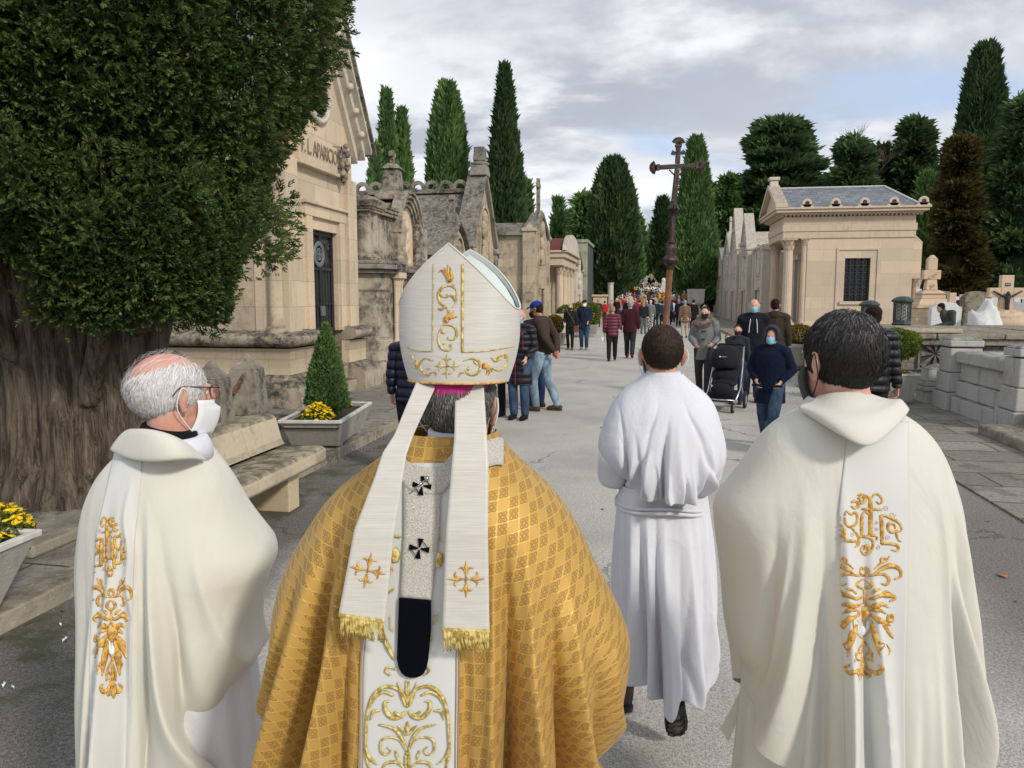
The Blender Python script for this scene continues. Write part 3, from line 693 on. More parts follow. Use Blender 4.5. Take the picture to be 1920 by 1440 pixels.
# ---- generic gabled chapel, front towards the road, ridge running back ----
def chapel(label, y0, y1, eave, apexz, ridge, back, mats, xf=XF, slabs=3, crest=False, cross=0.0, niche=True, door=True, parapet=0.35, pier=True, seed=1, sg=1, flat=False, group=None, name='mausoleum'):
    """sg=+1: stands left of the road facing +X; sg=-1: right of the road facing -X"""
    ym = (y0+y1)/2; rt = empty(name, (xf, ym, 0), label, 'mausoleum', group)
    def P(mb, nm, mat, **k): return group_under(mb.build(nm, mat, **k), rt)
    X = lambda d: xf - sg*d      # d metres behind the front
    rnd = random.Random(seed)
    mb = MB(); mb.box(X(0.4), X(back), y0+0.1, y1-0.1, 0.0, eave); P(mb, 'wall', mats[0])
    mb = MB()
    if flat: mb.box(X(0), X(0.45), y0, y1, 0.0, eave+0.35)
    else: mb.prism([(y0, 0), (y1, 0), (y1, eave+0.1), (ym+0.14, apexz), (ym-0.14, apexz), (y0, eave+0.1)], 'x', X(0), X(0.45))
    P(mb, 'facade', mats[1], bevel=0.02)
    if not flat:
        mb = MB(); m_ = (apexz-eave-0.1)/(ym-0.14-y0); 
        for s in (-1, 1):
            ye = ym+s*((y1-y0)/2+0.12); ze = eave-0.02
            mb.prism([(ye, ze), (ym, apexz+0.12), (ym, apexz+0.12+parapet*0.6), (ye, ze+parapet)], 'x', X(-0.16), X(0.5))
        P(mb, 'gable_coping', mats[2], bevel=0.02)
    mb = MB()
    if flat: mb.box(X(-0.12), X(back), y0-0.1, y1+0.1, eave+0.355, eave+0.5)
    else:
        yn = slabs
        for s in (-1, 1):
            for k in range(yn):
                t0, t1 = k/yn, (k+1)/yn
                ya_, yb2 = ym+s*((y1-y0)/2+0.15)*(1-t0), ym+s*((y1-y0)/2+0.15)*(1-t1)
                z0_, z1_ = eave+(ridge-eave)*t0, eave+(ridge-eave)*t1
                mb.prism([(ya_, z0_-0.02), (yb2, z1_-0.02), (yb2, z1_+0.02), (ya_, z0_+0.16)], 'x', X(0.5), X(back+0.15))
    rf = P(mb, 'roof', mats[2])
    if crest:
        mb = MB(); mb.box(X(0.5), X(back), ym-0.16, ym+0.16, ridge, ridge+0.14)
        n_ = int(back/0.55)
        for k in range(n_):
            c = 0.8+k*(back-0.8)/n_
            for a in range(8):
                a0, a1 = a*PI/8, (a+1)*PI/8
                mb.prism([(X(c+0.14*math.cos(a0)), ridge+0.2+0.13*math.sin(a0)), (X(c+0.26*math.cos(a0)), ridge+0.2+0.26*math.sin(a0)), (X(c+0.26*math.cos(a1)), ridge+0.2+0.26*math.sin(a1)), (X(c+0.14*math.cos(a1)), ridge+0.2+0.13*math.sin(a1))], 'y', ym-0.07, ym+0.07)
            mb.box(X(c-0.27), X(c-0.15), ym-0.07, ym+0.07, ridge+0.141, ridge+0.22); mb.box(X(c+0.27), X(c+0.15), ym-0.069, ym+0.069, ridge+0.141, ridge+0.22)
        P(mb, 'ridge_cresting', mats[2])
    if pier:
        mb = MB()
        for y_ in (y0+0.05, y1-0.05):
            mb.cut()
            mb.box(X(-0.14), X(0.5), y_-0.28, y_+0.28, 0, eave*0.32); mb.box(X(-0.10), X(0.5), y_-0.22, y_+0.22, eave*0.32, eave+0.15)
            mb.frust(X(0.18), y_, eave+0.15, eave+0.32, 0.36, 0.30, 0.36, 0.30); mb.frust(X(0.18), y_, eave+0.32, eave+0.62, 0.2, 0.2, 0.02, 0.02)
        P(mb, 'corner_pier', mats[0], bevel=0.02)
    if niche:
        zc = (apexz+eave)/2-0.35 if not flat else eave-0.3; w_ = (y1-y0)*0.16
        mb = MB()
        for a in range(12):
            a0, a1 = a*PI/12, (a+1)*PI/12
            for q0, q1, o in ((1.0,1.2,0.10),(1.2,1.42,0.05)):
                mb.prism([(ym+w_*q0*math.cos(a0), zc+w_*q0*math.sin(a0)), (ym+w_*q1*math.cos(a0), zc+w_*q1*math.sin(a0)), (ym+w_*q1*math.cos(a1), zc+w_*q1*math.sin(a1)), (ym+w_*q0*math.cos(a1), zc+w_*q0*math.sin(a1))], 'x', X(0.02), X(-o))
        mb.box(X(0.02), X(-0.08), ym-w_*1.25, ym-w_, zc-w_*1.6, zc); mb.box(X(0.02), X(-0.08), ym+w_, ym+w_*1.25, zc-w_*1.6, zc)
        P(mb, 'niche_moulding', mats[1])
        mb = MB(); figure_relief(mb, (X(-0.02), ym, zc-w_*0.5), w_*2.2, rnd); P(mb, 'relief_figure', mats[1], smooth=True)
        mb = MB(); scroll_relief(mb, (X(-0.04), ym, eave*0.72), eave*0.22, (y1-y0)*0.5, rnd, n=16); P(mb, 'carved_ornament', mats[2], smooth=True)
    if door:
        hd = min(2.3, eave*0.55); wd = min(0.55, (y1-y0)*0.18)
        mb = MB(); mb.box(X(0.0), X(-0.006), ym-wd, ym+wd, 0.12, hd); dd = P(mb, 'door', M['door_dark'])
        mb = MB()
        for k in range(7): y_ = ym-wd*0.85+wd*1.7*k/6; mb.tube([(X(-0.03), y_, 0.15), (X(-0.03), y_, hd-0.1)], 0.015, 5)
        mb.build('grille', M['iron'], dd).matrix_parent_inverse = Matrix.Identity(4)
        mb = MB(); mb.box(X(0), X(-0.12), ym-wd-0.16, ym-wd, 0.1, hd); mb.box(X(0), X(-0.12), ym+wd, ym+wd+0.16, 0.1, hd); mb.box(X(0), X(-0.16), ym-wd-0.22, ym+wd+0.22, hd+0.002, hd+0.18)
        P(mb, 'door_frame', mats[1], bevel=0.01)
    if cross:
        mb = MB(); mb.frust(X(0.15), ym, apexz+0.1, apexz+0.4, 0.2, 0.2, 0.15, 0.15)
        stone_cross(mb, X(0.15), ym, apexz+0.4, cross, cross*0.42, 0.09, 0.78, axis='y'); P(mb, 'gable_cross', mats[2], bevel=0.015)
    return rt
# D small, C long ridge, E with tall cross, G small tiled
chapel('low blackened chapel with mossy slab roof, tucked before the long crested chapel', 21.6, 24.5, 3.05, 3.95, 3.95, 4.5, (M['dark'], M['warm_dirty'], M['roof']), slabs=1, cross=0.55, pier=False, seed=3, parapet=0.16)
C_ = chapel('long blackened chapel whose roof ridge carries a row of pierced stone rings', 24.7, 28.9, 3.3, 5.9, 5.45, 9.5, (M['dark'], M['warm_dirty'], M['roof']), slabs=3, crest=True, seed=5)
mb = MB(); zc_ = 6.0; ymc = 26.8
mb.frust(XF-0.1, ymc, zc_, zc_+0.35, 0.3,0.34,0.26,0.28); mb.lathe([(0.3,0),(0.34,0.07),(0.24,0.14)], 10, (XF-0.1, ymc, zc_+0.35)); mb.frust(XF-0.1, ymc, zc_+0.5, zc_+0.98, 0.2,0.2,0.18,0.18)
group_under(mb.build('gable_finial', M['roof'], bevel=0.02), C_)
chapel('square cut sandstone chapel with stepped roof slabs and a tall stone cross on its gable', 38.6, 44.4, 4.95, 6.0, 5.75, 7.0, (M['warm_dirty'], M['warm_dirty'], M['roof']), slabs=5, cross=1.7, seed=8)
# F portico tomb with red roof
F_ = empty('mausoleum', (-5.6, 50, 0), 'columned tomb with a red barrel roof, past the chapel with the tall cross', 'mausoleum')
def fp(mb, n_, m_, **k): return group_under(mb.build(n_, m_, **k), F_)
mb = MB(); mb.box(-10, -6.2, 46.5, 54, 0, 4.6); fp(mb, 'wall', M['warm_dirty'])
mb = MB()
for y_ in (46.9, 49.2, 51.3, 53.6): mb.cut(); column(mb, -5.35, y_, 0.35, 3.75, 0.24)
fp(mb, 'column', M['temple_trim'], auto=True)
mb = MB(); mb.box(-10, -5.05, 46.4, 54.1, 3.75, 4.2); mb.box(-10, -4.9, 46.3, 54.2, 4.203, 4.5); mb.box(-10, -4.75, 46.2, 54.3, 4.503, 4.62); mb.box(-6.2, -4.9, 46.3, 54.1, 0, 0.35); fp(mb, 'entablature', M['temple_trim'], bevel=0.02)
mb = MB(); mb.prism([(46.3+3.95*(1-math.cos(a*PI/12)), 4.63+0.95*math.sin(a*PI/12)) for a in range(13)], 'x', -10, -5.1); fp(mb, 'roof', M['red_tile'])
mb = MB(); mb.prism([(46.1+4.15*(1-math.cos(a*PI/12)), 4.63+1.15*math.sin(a*PI/12)) for a in range(13)], 'x', -5.1, -4.85); fp(mb, 'rounded_gable', M['pale'])
chapel('small chapel with a ribbed tile roof beside the green rendered block', 56.5, 61.5, 3.7, 5.0, 4.9, 5.0, (M['pale'], M['pale'], M['roof']), slabs=4, cross=0, seed=12, xf=-5.3)
Hh = empty('mausoleum', (-5, 68, 0), 'flat roofed block tomb of stained greenish render with a dark grey front', 'mausoleum')
def hp(mb, n_, m_, **k): return group_under(mb.build(n_, m_, **k), Hh)
mb = MB(); mb.box(-11, -5.2, 64, 73, 0, 6.3); hp(mb, 'wall', M['green_wall'])
mb = MB(); mb.box(-11.1, -5.0, 63.9, 73.1, 6.303, 6.55); mb.box(-5.2, -5.05, 64, 64.5, 0, 6.3); mb.box(-5.2, -5.05, 72.5, 73, 0, 6.3); hp(mb, 'cornice', M['green_wall'])
M['blue_front'] = plain('blue_grey_cladding', (0.10, 0.12, 0.13), 0.6); mb = MB(); mb.box(-5.2, -5.1, 64.6, 72.4, 0.1, 6.2); hp(mb, 'front', M['blue_front'])

# ---- stone stump pillars and sign at the far left of the avenue ----
for k, (u, v0, v1, Y, w_, lab) in enumerate(((1145, 530, 585, 70, 0.5, 'round broken column stump at the left edge of the avenue'), (1157, 538, 585, 82, 0.35, 'slim pale gravestone pillar beside the column stump'), (1166, 538, 590, 84, 0.4, 'pale pillar carrying a wide capital beside the avenue'))):
    p = ony(u, v0, Y); mb = MB()
    if k == 0: mb.lathe([(w_*0.75,0),(w_*0.75,0.3),(w_*0.6,0.35),(w_*0.5,p.z-0.2),(w_*0.62,p.z)], 14, (p.x, Y, 0))
    else: mb.frust(p.x, Y, 0, 0.4, w_, w_, w_, w_); mb.frust(p.x, Y, 0.4, p.z-0.3, w_*0.6, w_*0.6, w_*0.5, w_*0.5); mb.frust(p.x, Y, p.z-0.3, p.z, w_*0.5, w_*0.5, w_*(1.1 if k == 2 else .3), w_*0.5)
    tag(mb.build('grave_pillar', M['pale'], bevel=0.02), lab, 'pillar')
p = ony(1125, 560, 58); mb = MB(); mb.frust(p.x, 58, 0, 0.5, 0.7,0.5,0.7,0.5); mb.box(p.x-0.5, p.x+0.5, 57.8, 58.2, 0.5, 1.9); mb.frust(p.x, 58, 1.9, 2.05, 0.6,0.3,0.6,0.3)
tag(mb.build('headstone', M['relief'], bevel=0.03), 'brown headstone topped with yellow flowers at the left pavement end', 'headstone')
p = ony(1305, 542, 52); 
mb = MB(); mb.frust(p.x, 52, 0, 0.6, 0.55,0.55,0.5,0.5); mb.frust(p.x, 52, 0.6, 1.3, 0.3,0.3,0.26,0.26); mb.frust(p.x, 52, 1.3, 1.45, 0.3,0.3,0.42,0.4); mb.frust(p.x, 52, 1.45, p.z, 0.5,0.4,0.55,0.42)
tag(mb.build('stone_pedestal', M['marble'], bevel=0.02), 'grey stone pedestal before the large cypress right of the avenue', 'pedestal')

# ---- temple mausoleum on the right ----
T = empty('mausoleum', (7.6, 46, 0), 'cream temple-like mausoleum with a columned porch, grilled window and slate roof', 'mausoleum')
def tp(mb, n_, m_, **k): return group_under(mb.build(n_, m_, **k), T)
ty0, ty1 = 43.3, 48.3; tx0, tx1 = 8.15, 13.35
ze = ony(1520, 447, ty0).z; zf = ony(1520, 396, ty0).z; zr = ony(1560, 352, 45.8).z
mb = MB(); tx0w = ony(1584, 500, ty0).x; tx1w = ony(1632, 500, ty0).x; wz0 = ony(1600, 565, ty0).z; wz1 = ony(1600, 484, ty0).z
mb.box(tx0, tx0w, ty0, ty0+0.5, 0.4, ze); mb.box(tx1w, tx1, ty0, ty0+0.5, 0.4, ze); mb.box(tx0w, tx1w, ty0, ty0+0.5, 0.4, wz0); mb.box(tx0w, tx1w, ty0, ty0+0.5, wz1, ze)
mb.box(tx0, tx0+0.5, ty0+0.5, ty1, 0.4, ze); mb.box(tx1-0.5, tx1, ty0+0.5, ty1, 0.4, ze); mb.box(tx0+0.5, tx1-0.5, ty1-0.5, ty1, 0.4, ze)
tp(mb, 'wall', M['temple'])
mb = MB(); mb.box(6.5, tx1+0.2, ty0-0.2, ty1+0.2, 0, 0.4); tp(mb, 'plinth', M['temple_trim'], bevel=0.03)
mb = MB(); mb.box(tx1, tx1+0.6, ty0+0.6, ty1-0.6, 0, ony(1715, 452, ty0).z); mb.prism([(ty0+0.6, ony(1715,452,ty0).z), (ty1-0.6, ony(1715,452,ty0).z), ((ty0+ty1)/2, ony(1715,425,ty0).z)], 'x', tx1, tx1+0.6); tp(mb, 'apse', M['temple'])
mb = MB()
fr = 0.42
mb.box(tx0w-fr, tx0w-fr+0.1, ty0-0.05, ty0+0.01, wz0-0.5, wz1+fr); mb.box(tx1w+fr-0.1, tx1w+fr, ty0-0.05, ty0+0.01, wz0-0.5, wz1+fr); mb.box(tx0w-fr, tx1w+fr, ty0-0.052, ty0+0.01, wz1+fr, wz1+fr+0.12); mb.box(tx0w-0.2, tx1w+0.2, ty0-0.09, ty0+0.01, wz0-0.16, wz0-0.002); mb.box(tx0w-0.45, tx1w+0.45, ty0-0.07, ty0+0.01, wz0-0.62, wz0-0.5)
wf = tp(mb, 'window_frame', M['temple'])
mb = MB(); mb.box(tx0w, tx1w, ty0+0.35, ty0+0.37, wz0, wz1); wn = tp(mb, 'window', M['glass'])
mb = MB(); nx, nz_ = 4, 6
for k in range(nx+1): x_ = tx0w+(tx1w-tx0w)*k/nx; mb.box(x_-0.025, x_+0.025, ty0+0.1, ty0+0.13, wz0, wz1)
for k in range(nz_+1): z_ = wz0+(wz1-wz0)*k/nz_; mb.box(tx0w, tx1w, ty0+0.098, ty0+0.132, z_-0.022, z_+0.022)
for i in range(nx):
    for j in range(nz_):
        xa, xb = tx0w+(tx1w-tx0w)*i/nx, tx0w+(tx1w-tx0w)*(i+1)/nx; za_, zb_ = wz0+(wz1-wz0)*j/nz_, wz0+(wz1-wz0)*(j+1)/nz_
        mb.tube([(xa, ty0+0.115, za_), (xb, ty0+0.115, zb_)], 0.012, 4); mb.tube([(xa, ty0+0.115, zb_), (xb, ty0+0.115, za_)], 0.012, 4)
mb.build('grille', M['iron'], wn)
# entablature over everything
px0 = 6.95
mb = MB(); e = 0
for a_, z0, z1 in ((0.06, ze, ze+0.35), (0.10, ze+0.353, ze+0.72), (0.03, ze+0.723, zf-0.28), (0.28, zf-0.2, zf-0.1), (0.5, zf-0.097, zf+0.05), (0.58, zf+0.053, zf+0.16)):
    mb.box(px0-a_, tx1+a_, ty0-a_, ty1+a_, z0, z1)
k = 0
x_ = px0
while x_ < tx1+0.2: mb.box(x_, x_+0.10, ty0-0.2, ty0-0.02, zf-0.277, zf-0.203); x_ += 0.2
y_ = ty0
while y_ < ty1: mb.box(px0-0.2, px0-0.02, y_, y_+0.1, zf-0.277, zf-0.203); y_ += 0.2
tp(mb, 'entablature', M['temple_trim'], bevel=0.015)
mb = MB(); yc_ = (ty0+ty1)/2
mb.prism([(ty0-0.35, zf+0.163), (ty1+0.35, zf+0.163), (yc_, zr-0.02)], 'x', px0-0.3, px0-0.05)
for s in (-1, 1):
    ye = yc_+s*(2.5+0.6); mb.prism([(ye, zf+0.16), (ye, zf+0.34), (yc_, zr+0.22), (yc_, zr+0.02)], 'x', px0-0.58, px0+0.05)
tp(mb, 'pediment', M['temple_trim'], bevel=0.02)
mb = MB(); mb.frust(px0-0.25, yc_, zr+0.05, zr+0.45, 0.22,0.25,0.2,0.22); mb.frust(px0-0.25, yc_, zr+0.45, zr+0.62, 0.28,0.3,0.28,0.3)
tp(mb, 'acroterion', M['pale'], bevel=0.02)
mb = MB(); mb.add([(px0+0.1, ty0-0.25, zf+0.17), (tx1+0.2, ty0-0.25, zf+0.17), (tx1-0.9, yc_, zr), (px0+0.1, yc_, zr), (px0+0.1, ty1+0.25, zf+0.17), (tx1+0.2, ty1+0.25, zf+0.17)], [(0,1,2,3),(3,2,5,4),(1,5,2),(0,3,4),(0,4,5,1)])
tp(mb, 'roof', M['slate'])
mb = MB(); mb.tube([(px0+0.1, yc_, zr+0.02), (tx1-0.9, yc_, zr+0.02)], 0.05, 6); mb.tube([(tx1-0.9, yc_, zr+0.02), (tx1+0.2, ty0-0.25, zf+0.2)], 0.06, 6); tp(mb, 'ridge_flashing', M['concrete_rim'])
mb = MB()
for k in range(5):
    mb.cut(); x_ = px0+1.0+1.4*k; mb.lathe([(0.24,0),(0.24,0.16)], 14, (x_, ty0-0.55, zf+0.36), 'y'); mb.frust(x_, ty0-0.45, zf+0.16, zf+0.3, 0.36, 0.1, 0.2, 0.1)
tp(mb, 'antefix', M['temple_trim'], auto=True)
mb = MB()
for k in range(5): mb.cut(); mb.lathe([(0.11,0),(0.11,0.012)], 12, (px0+1.0+1.4*k, ty0-0.562, zf+0.36), 'y')  # flat dark discs on the faces, shade of the holes put into colour
tp(mb, 'antefix_shade_disc', M['iron'])
for x_, y_ in ((px0+0.3, ty0+0.3), (px0+0.3, ty1-0.3)):
    mb = MB(); column(mb, x_, y_, 0.4, ze-0.003, 0.26); tp(mb, 'column', M['temple_trim'], auto=True)
mb = MB(); column(mb, tx0-0.12, ty0+0.15, 0.4, ze-0.003, 0.16); mb.cut(); column(mb, tx1+0.35, ty0+0.45, 0.2, ony(1715,520,ty0).z, 0.2); tp(mb, 'half_column', M['temple_trim'], auto=True)
mb = MB(); mb.box(tx0-0.08, tx0-0.003, yc_-0.75, yc_-0.55, 0.4, 3.9); mb.box(tx0-0.08, tx0-0.003, yc_+0.55, yc_+0.75, 0.4, 3.9); mb.box(tx0-0.2, tx0-0.003, yc_-0.9, yc_+0.9, 3.903, 4.2); tp(mb, 'door_frame', M['temple_trim'])
M['bronze_door'] = plain('grey_bronze_door', (0.22, 0.21, 0.20), 0.5, metal=0.2); mb = MB(); mb.box(tx0-0.05, tx0-0.003, yc_-0.55, yc_+0.55, 0.4, 3.9); tp(mb, 'door', M['bronze_door'])

# ---- pale row beyond the temple ----
PM = (M['pale'], M['pale'], M['pale'])
chapel('pale tomb with clustered pilasters next after the temple mausoleum', 50.2, 54.6, 4.6, 5.6, 5.2, 5, PM, xf=6.9, sg=-1, seed=21, flat=True)
chapel('pale gabled tomb bearing a square turret block, second beyond the temple mausoleum', 55.2, 59.4, 4.9, 7.4, 6.4, 5, PM, xf=6.6, sg=-1, seed=22, cross=0.0)
chapel('pale gothic tomb with a steep gable and stone block top, third beyond the temple mausoleum', 60.0, 64.4, 5.2, 8.3, 6.8, 5, PM, xf=6.4, sg=-1, seed=23)
chapel('weathered pale tomb with lumpy carved roof, fourth beyond the temple mausoleum', 65.0, 70.0, 5.2, 6.9, 6.4, 5, PM, xf=6.4, sg=-1, seed=24, cross=1.2)
chapel('dark edged pale tomb at the far end of the right row', 70.6, 75.5, 4.8, 6.0, 5.8, 5, (M['marble'], M['pale'], M['marble']), xf=6.3, sg=-1, seed=25)
for (u, v, Y) in ((1405, 455, 57.3), (1385, 430, 62.2)):
    p = ony(u, v, Y); mb = MB(); mb.box(6.3, 7.5, Y-0.55, Y+0.55, p.z-1.0, p.z-0.25); mb.box(6.2, 7.6, Y-0.65, Y+0.65, p.z-0.248, p.z)
    mb.box(6.25, 6.32, Y-0.2, Y+0.2, p.z-0.8, p.z-0.4)
    par = [o for o in bpy.data.objects if o.type == 'EMPTY' and o.get('label', '').startswith('pale gabled' if Y < 60 else 'pale gothic')][0]
    group_under(mb.build('turret_block', M['pale'], bevel=0.03), par)
bb = empty('building', (12, 85, 0), 'long white rendered building with a grey roof edge, seen between the temple columns', 'building')
mb = MB(); mb.box(9, 24, 84, 92, 0, 8.0); group_under(mb.build('wall', M['white_grave']), bb)
mb = MB(); mb.box(8.7, 24.3, 83.7, 92.3, 8.003, 8.5); group_under(mb.build('roof', M['marble']), bb)
bb = empty('building', (8, 118, 0), 'low pale yellow building with dark slate roof at the far right end of the avenue', 'building')
mb = MB(); mb.box(8.5, 16, 110, 122, 0, 5.2); group_under(mb.build('wall', M['white_wall']), bb)
mb = MB(); mb.prism([(109.6, 5.2), (122.4, 5.2), (116, 7.6)], 'x', 8.2, 16.3); group_under(mb.build('roof', M['slate']), bb)
mb = MB()
for y_ in (112, 115, 118): mb.cut(); mb.box(8.46, 8.5, y_, y_+0.9, 0.2, 2.6)
group_under(mb.build('door', M['marble']), bb)

# ---- low vault wall with lanterns ----
V = empty('burial_vault', (10, 16, 0), 'long low blackened stone vault with broad lichen covered coping, carrying two lanterns', 'tomb')
vy0, vy1, vz, vx0 = 15.7, 20.4, 1.16, 4.15
mb = MB(); mb.box(vx0, 18, vy0, vy1, 0, vz-0.22); group_under(mb.build('wall', M['wallst']), V)
mb = MB(); mb.box(vx0-0.06, 18, vy0-0.1, vy1+0.1, vz-0.217, vz-0.1)
x_ = vx0-0.02; rnd = random.Random(3)
while x_ < 18:
    y_ = vy0-0.16
    while y_ < vy1+0.1:
        L = rnd.uniform(1.0, 1.6); mb.box(x_+0.006, x_+1.15, y_+0.006, min(y_+L, vy1+0.16), vz-0.097, vz+rnd.uniform(-0.012, 0.012)); y_ += L
    x_ += 1.16
group_under(mb.build('coping', M['coping'], bevel=0.018), V)
pv_ = ony(1752, 668, vy0)
mb = MB(); x_, z_ = pv_.x, pv_.z+0.05
mb.box(x_-0.27, x_+0.27, vy0-0.012, vy0-0.002, z_-0.27, z_+0.27); group_under(mb.build('vent_shade_plate', M['door_dark']), V)  # dark plate on the wall face, shade of the vent opening put into colour
mb = MB()
for k in range(8):
    a = k*PI/4; d = Vector((math.cos(a), 0, math.sin(a))); n_ = Vector((-math.sin(a), 0, math.cos(a))); c = Vector((x_, vy0-0.02, z_))
    L = 0.25 if k % 2 == 0 else 0.33
    mb.add([c+d*0.03-n_*0.005, c+d*L-n_*0.05, c+d*L+n_*0.05, c+d*0.03+n_*0.005] + [q+Vector((0,-0.03,0)) for q in (c+d*0.03-n_*0.005, c+d*L-n_*0.05, c+d*L+n_*0.05, c+d*0.03+n_*0.005)], [(0,1,2,3),(7,6,5,4),(0,4,5,1),(1,5,6,2),(2,6,7,3),(3,7,4,0)])
for a_, b_, c_, d_ in ((-0.30,0.30,-0.30,-0.26),(-0.30,0.30,0.26,0.30),(-0.30,-0.26,-0.259,0.259),(0.26,0.30,-0.259,0.259)): mb.box(x_+a_, x_+b_, vy0-0.045, vy0-0.001, z_+c_, z_+d_)
group_under(mb.build('vent_grille', M['wallst']), V)
def lantern(x, y, z, s, label):
    rt = empty('lantern', (x, y, z), label, 'lantern', None)
    mb = MB(); mb.lathe([(0.17,0),(0.18,0.03),(0.16,0.05),(0.155,0.09)], 8, (0,0,0)); mb.xf(Matrix.Scale(s,4)); mb.build('base', M['iron_green'], rt, bevel=0.004)
    mb = MB()
    for k in range(8):
        a = k*PI/4+PI/8; mb.tube([(0.145*math.cos(a),0.145*math.sin(a),0.08),(0.145*math.cos(a),0.145*math.sin(a),0.43)], 0.012, 6)
    for k in range(8):
        a = k*PI/4+PI/4*0.0; r_ = 0.134
        for j in range(5): mb.tube([(r_*math.cos(a)+0.03*math.cos(b*PI/3)*-math.sin(a), r_*math.sin(a)+0.03*math.cos(b*PI/3)*math.cos(a), 0.12+0.065*j+0.03*math.sin(b*PI/3)) for b in range(7)], 0.006, 4)
    mb.xf(Matrix.Scale(s,4)); mb.build('cage', M['iron_green'], rt)
    mb = MB(); mb.lathe([(0.12,0.09),(0.12,0.42)], 8); mb.xf(Matrix.Scale(s,4)); mb.build('glass', M['concrete_rim'], rt)
    mb = MB(); mb.lathe([(0.155,0.42),(0.20,0.44),(0.20,0.47),(0.15,0.51),(0.10,0.535),(0.03,0.545)], 8); mb.xf(Matrix.Scale(s,4)); mb.build('roof', M['iron_green'], rt, bevel=0.004)
p = ony(1690, 612, vy0+1.6)
mb = MB(); mb.box(p.x-0.55, p.x+0.55, vy0-0.13, vy0+2.2, vz+0.012, vz+0.10); group_under(mb.build('lantern_base_slab', M['bench'], bevel=0.02), V)
lantern(p.x, vy0+1.6, vz+0.10, 1.1, 'green iron cylinder lantern on the vault coping, the nearer and right one')
p2 = onz(1629, 600, vz+0.10)
lantern(ony(1629, 600, vy0+2.6).x, vy0+2.6, vz+0.012, 1.1, 'green iron cylinder lantern on the vault coping, partly behind the dark haired priest')
# ---- grey marble grave enclosure with steps ----
G = empty('grave_enclosure', (4.95, 12.6, 0), 'grey marble grave enclosure wall with squat square posts and steps', 'tomb')
def gp(mb, n_, m_, **k): return group_under(mb.build(n_, m_, **k), G)
g1, g2 = onz(1795, 775, 0), onz(1905, 812, 0)
pz = onx(1800, 632, g1.x+0.15).z
gx = 4.85
ga, gb = 13.75, 11.55
mb = MB()
for (x_, y_) in ((gx+0.2, ga), (gx+0.28, gb), (gx+3.4, ga)):
    mb.cut()
    mb.frust(x_, y_, 0, 0.30, 0.30,0.30,0.30,0.30); mb.frust(x_, y_, 0.303, 0.62, 0.27,0.27,0.26,0.26); mb.frust(x_, y_, 0.623, pz-0.17, 0.24,0.24,0.24,0.24); mb.frust(x_, y_, pz-0.15, pz-0.04, 0.255,0.255,0.255,0.255); mb.frust(x_, y_, pz-0.037, pz, 0.25,0.25,0.20,0.20)
gp(mb, 'post', M['marble'], bevel=0.02)
mb = MB(); mb.box(gx-0.02, gx+0.42, gb+0.3, ga-0.3, 0, 0.25); mb.box(gx+0.06, gx+0.36, gb+0.28, ga-0.26, 0.253, 0.50); mb.box(gx+0.12, gx+0.32, gb+0.27, ga-0.25, 0.503, pz-0.40)
mb.box(gx+0.5, gx+3.1, ga-0.1, ga+0.1, 0, pz-0.4); mb.box(gx+0.56, gx+4, gb-0.1, gb+0.12, 0, 0.62)
gp(mb, 'panel', M['marble'], bevel=0.015)
mb = MB(); mb.box(gx+0.05, gx+0.40, gb+0.265, ga-0.245, pz-0.397, pz-0.22); mb.box(gx+0.45, gx+3.15, ga-0.17, ga+0.17, pz-0.397, pz-0.24); gp(mb, 'rail', M['marble'], bevel=0.02)
mb = MB(); mb.box(4.38, 9, 8.0, 11.2, 0, 0.15); gp(mb, 'step', M['coping'], bevel=0.03)
mb = MB(); mb.box(4.95, 9, 8.3, 11.2, 0.153, 0.36); gp(mb, 'step', M['coping'], bevel=0.03)
mb = MB(); sx_ = ony(1752, 740, 14.6).x
mb.frust(sx_, 14.55, 0, 0.22, 0.26,0.24,0.24,0.22); mb.frust(sx_, 14.55, 0.223, 0.30, 0.28,0.26,0.28,0.26); mb.frust(sx_, 14.55, 0.303, 0.38, 0.25,0.23,0.25,0.23); mb.frust(sx_, 14.55, 0.383, 0.60, 0.22,0.2,0.19,0.17); mb.frust(sx_, 14.55, 0.6, 0.68, 0.2,0.18,0.05,0.05)
tag(mb.build('boundary_stone', M['marble'], bevel=0.012), 'stubby banded stone block beside the marble enclosure post', 'stone block')
mb = MB(); rx = ony(1722, 745, 15.2).x
for k in range(6): mb.tube([(rx-0.3+0.09*k, 15.2, 0.03), (rx-0.3+0.09*k, 15.2, 0.50)], 0.012, 5)
mb.tube([(rx-0.34, 15.2, 0.50), (rx+0.2, 15.2, 0.52)], 0.016, 6); mb.tube([(rx-0.34, 15.2, 0.14), (rx+0.2, 15.2, 0.14)], 0.014, 6)
tag(mb.build('railing', M['iron']), 'short black iron railing between planter and boundary stone', 'railing')

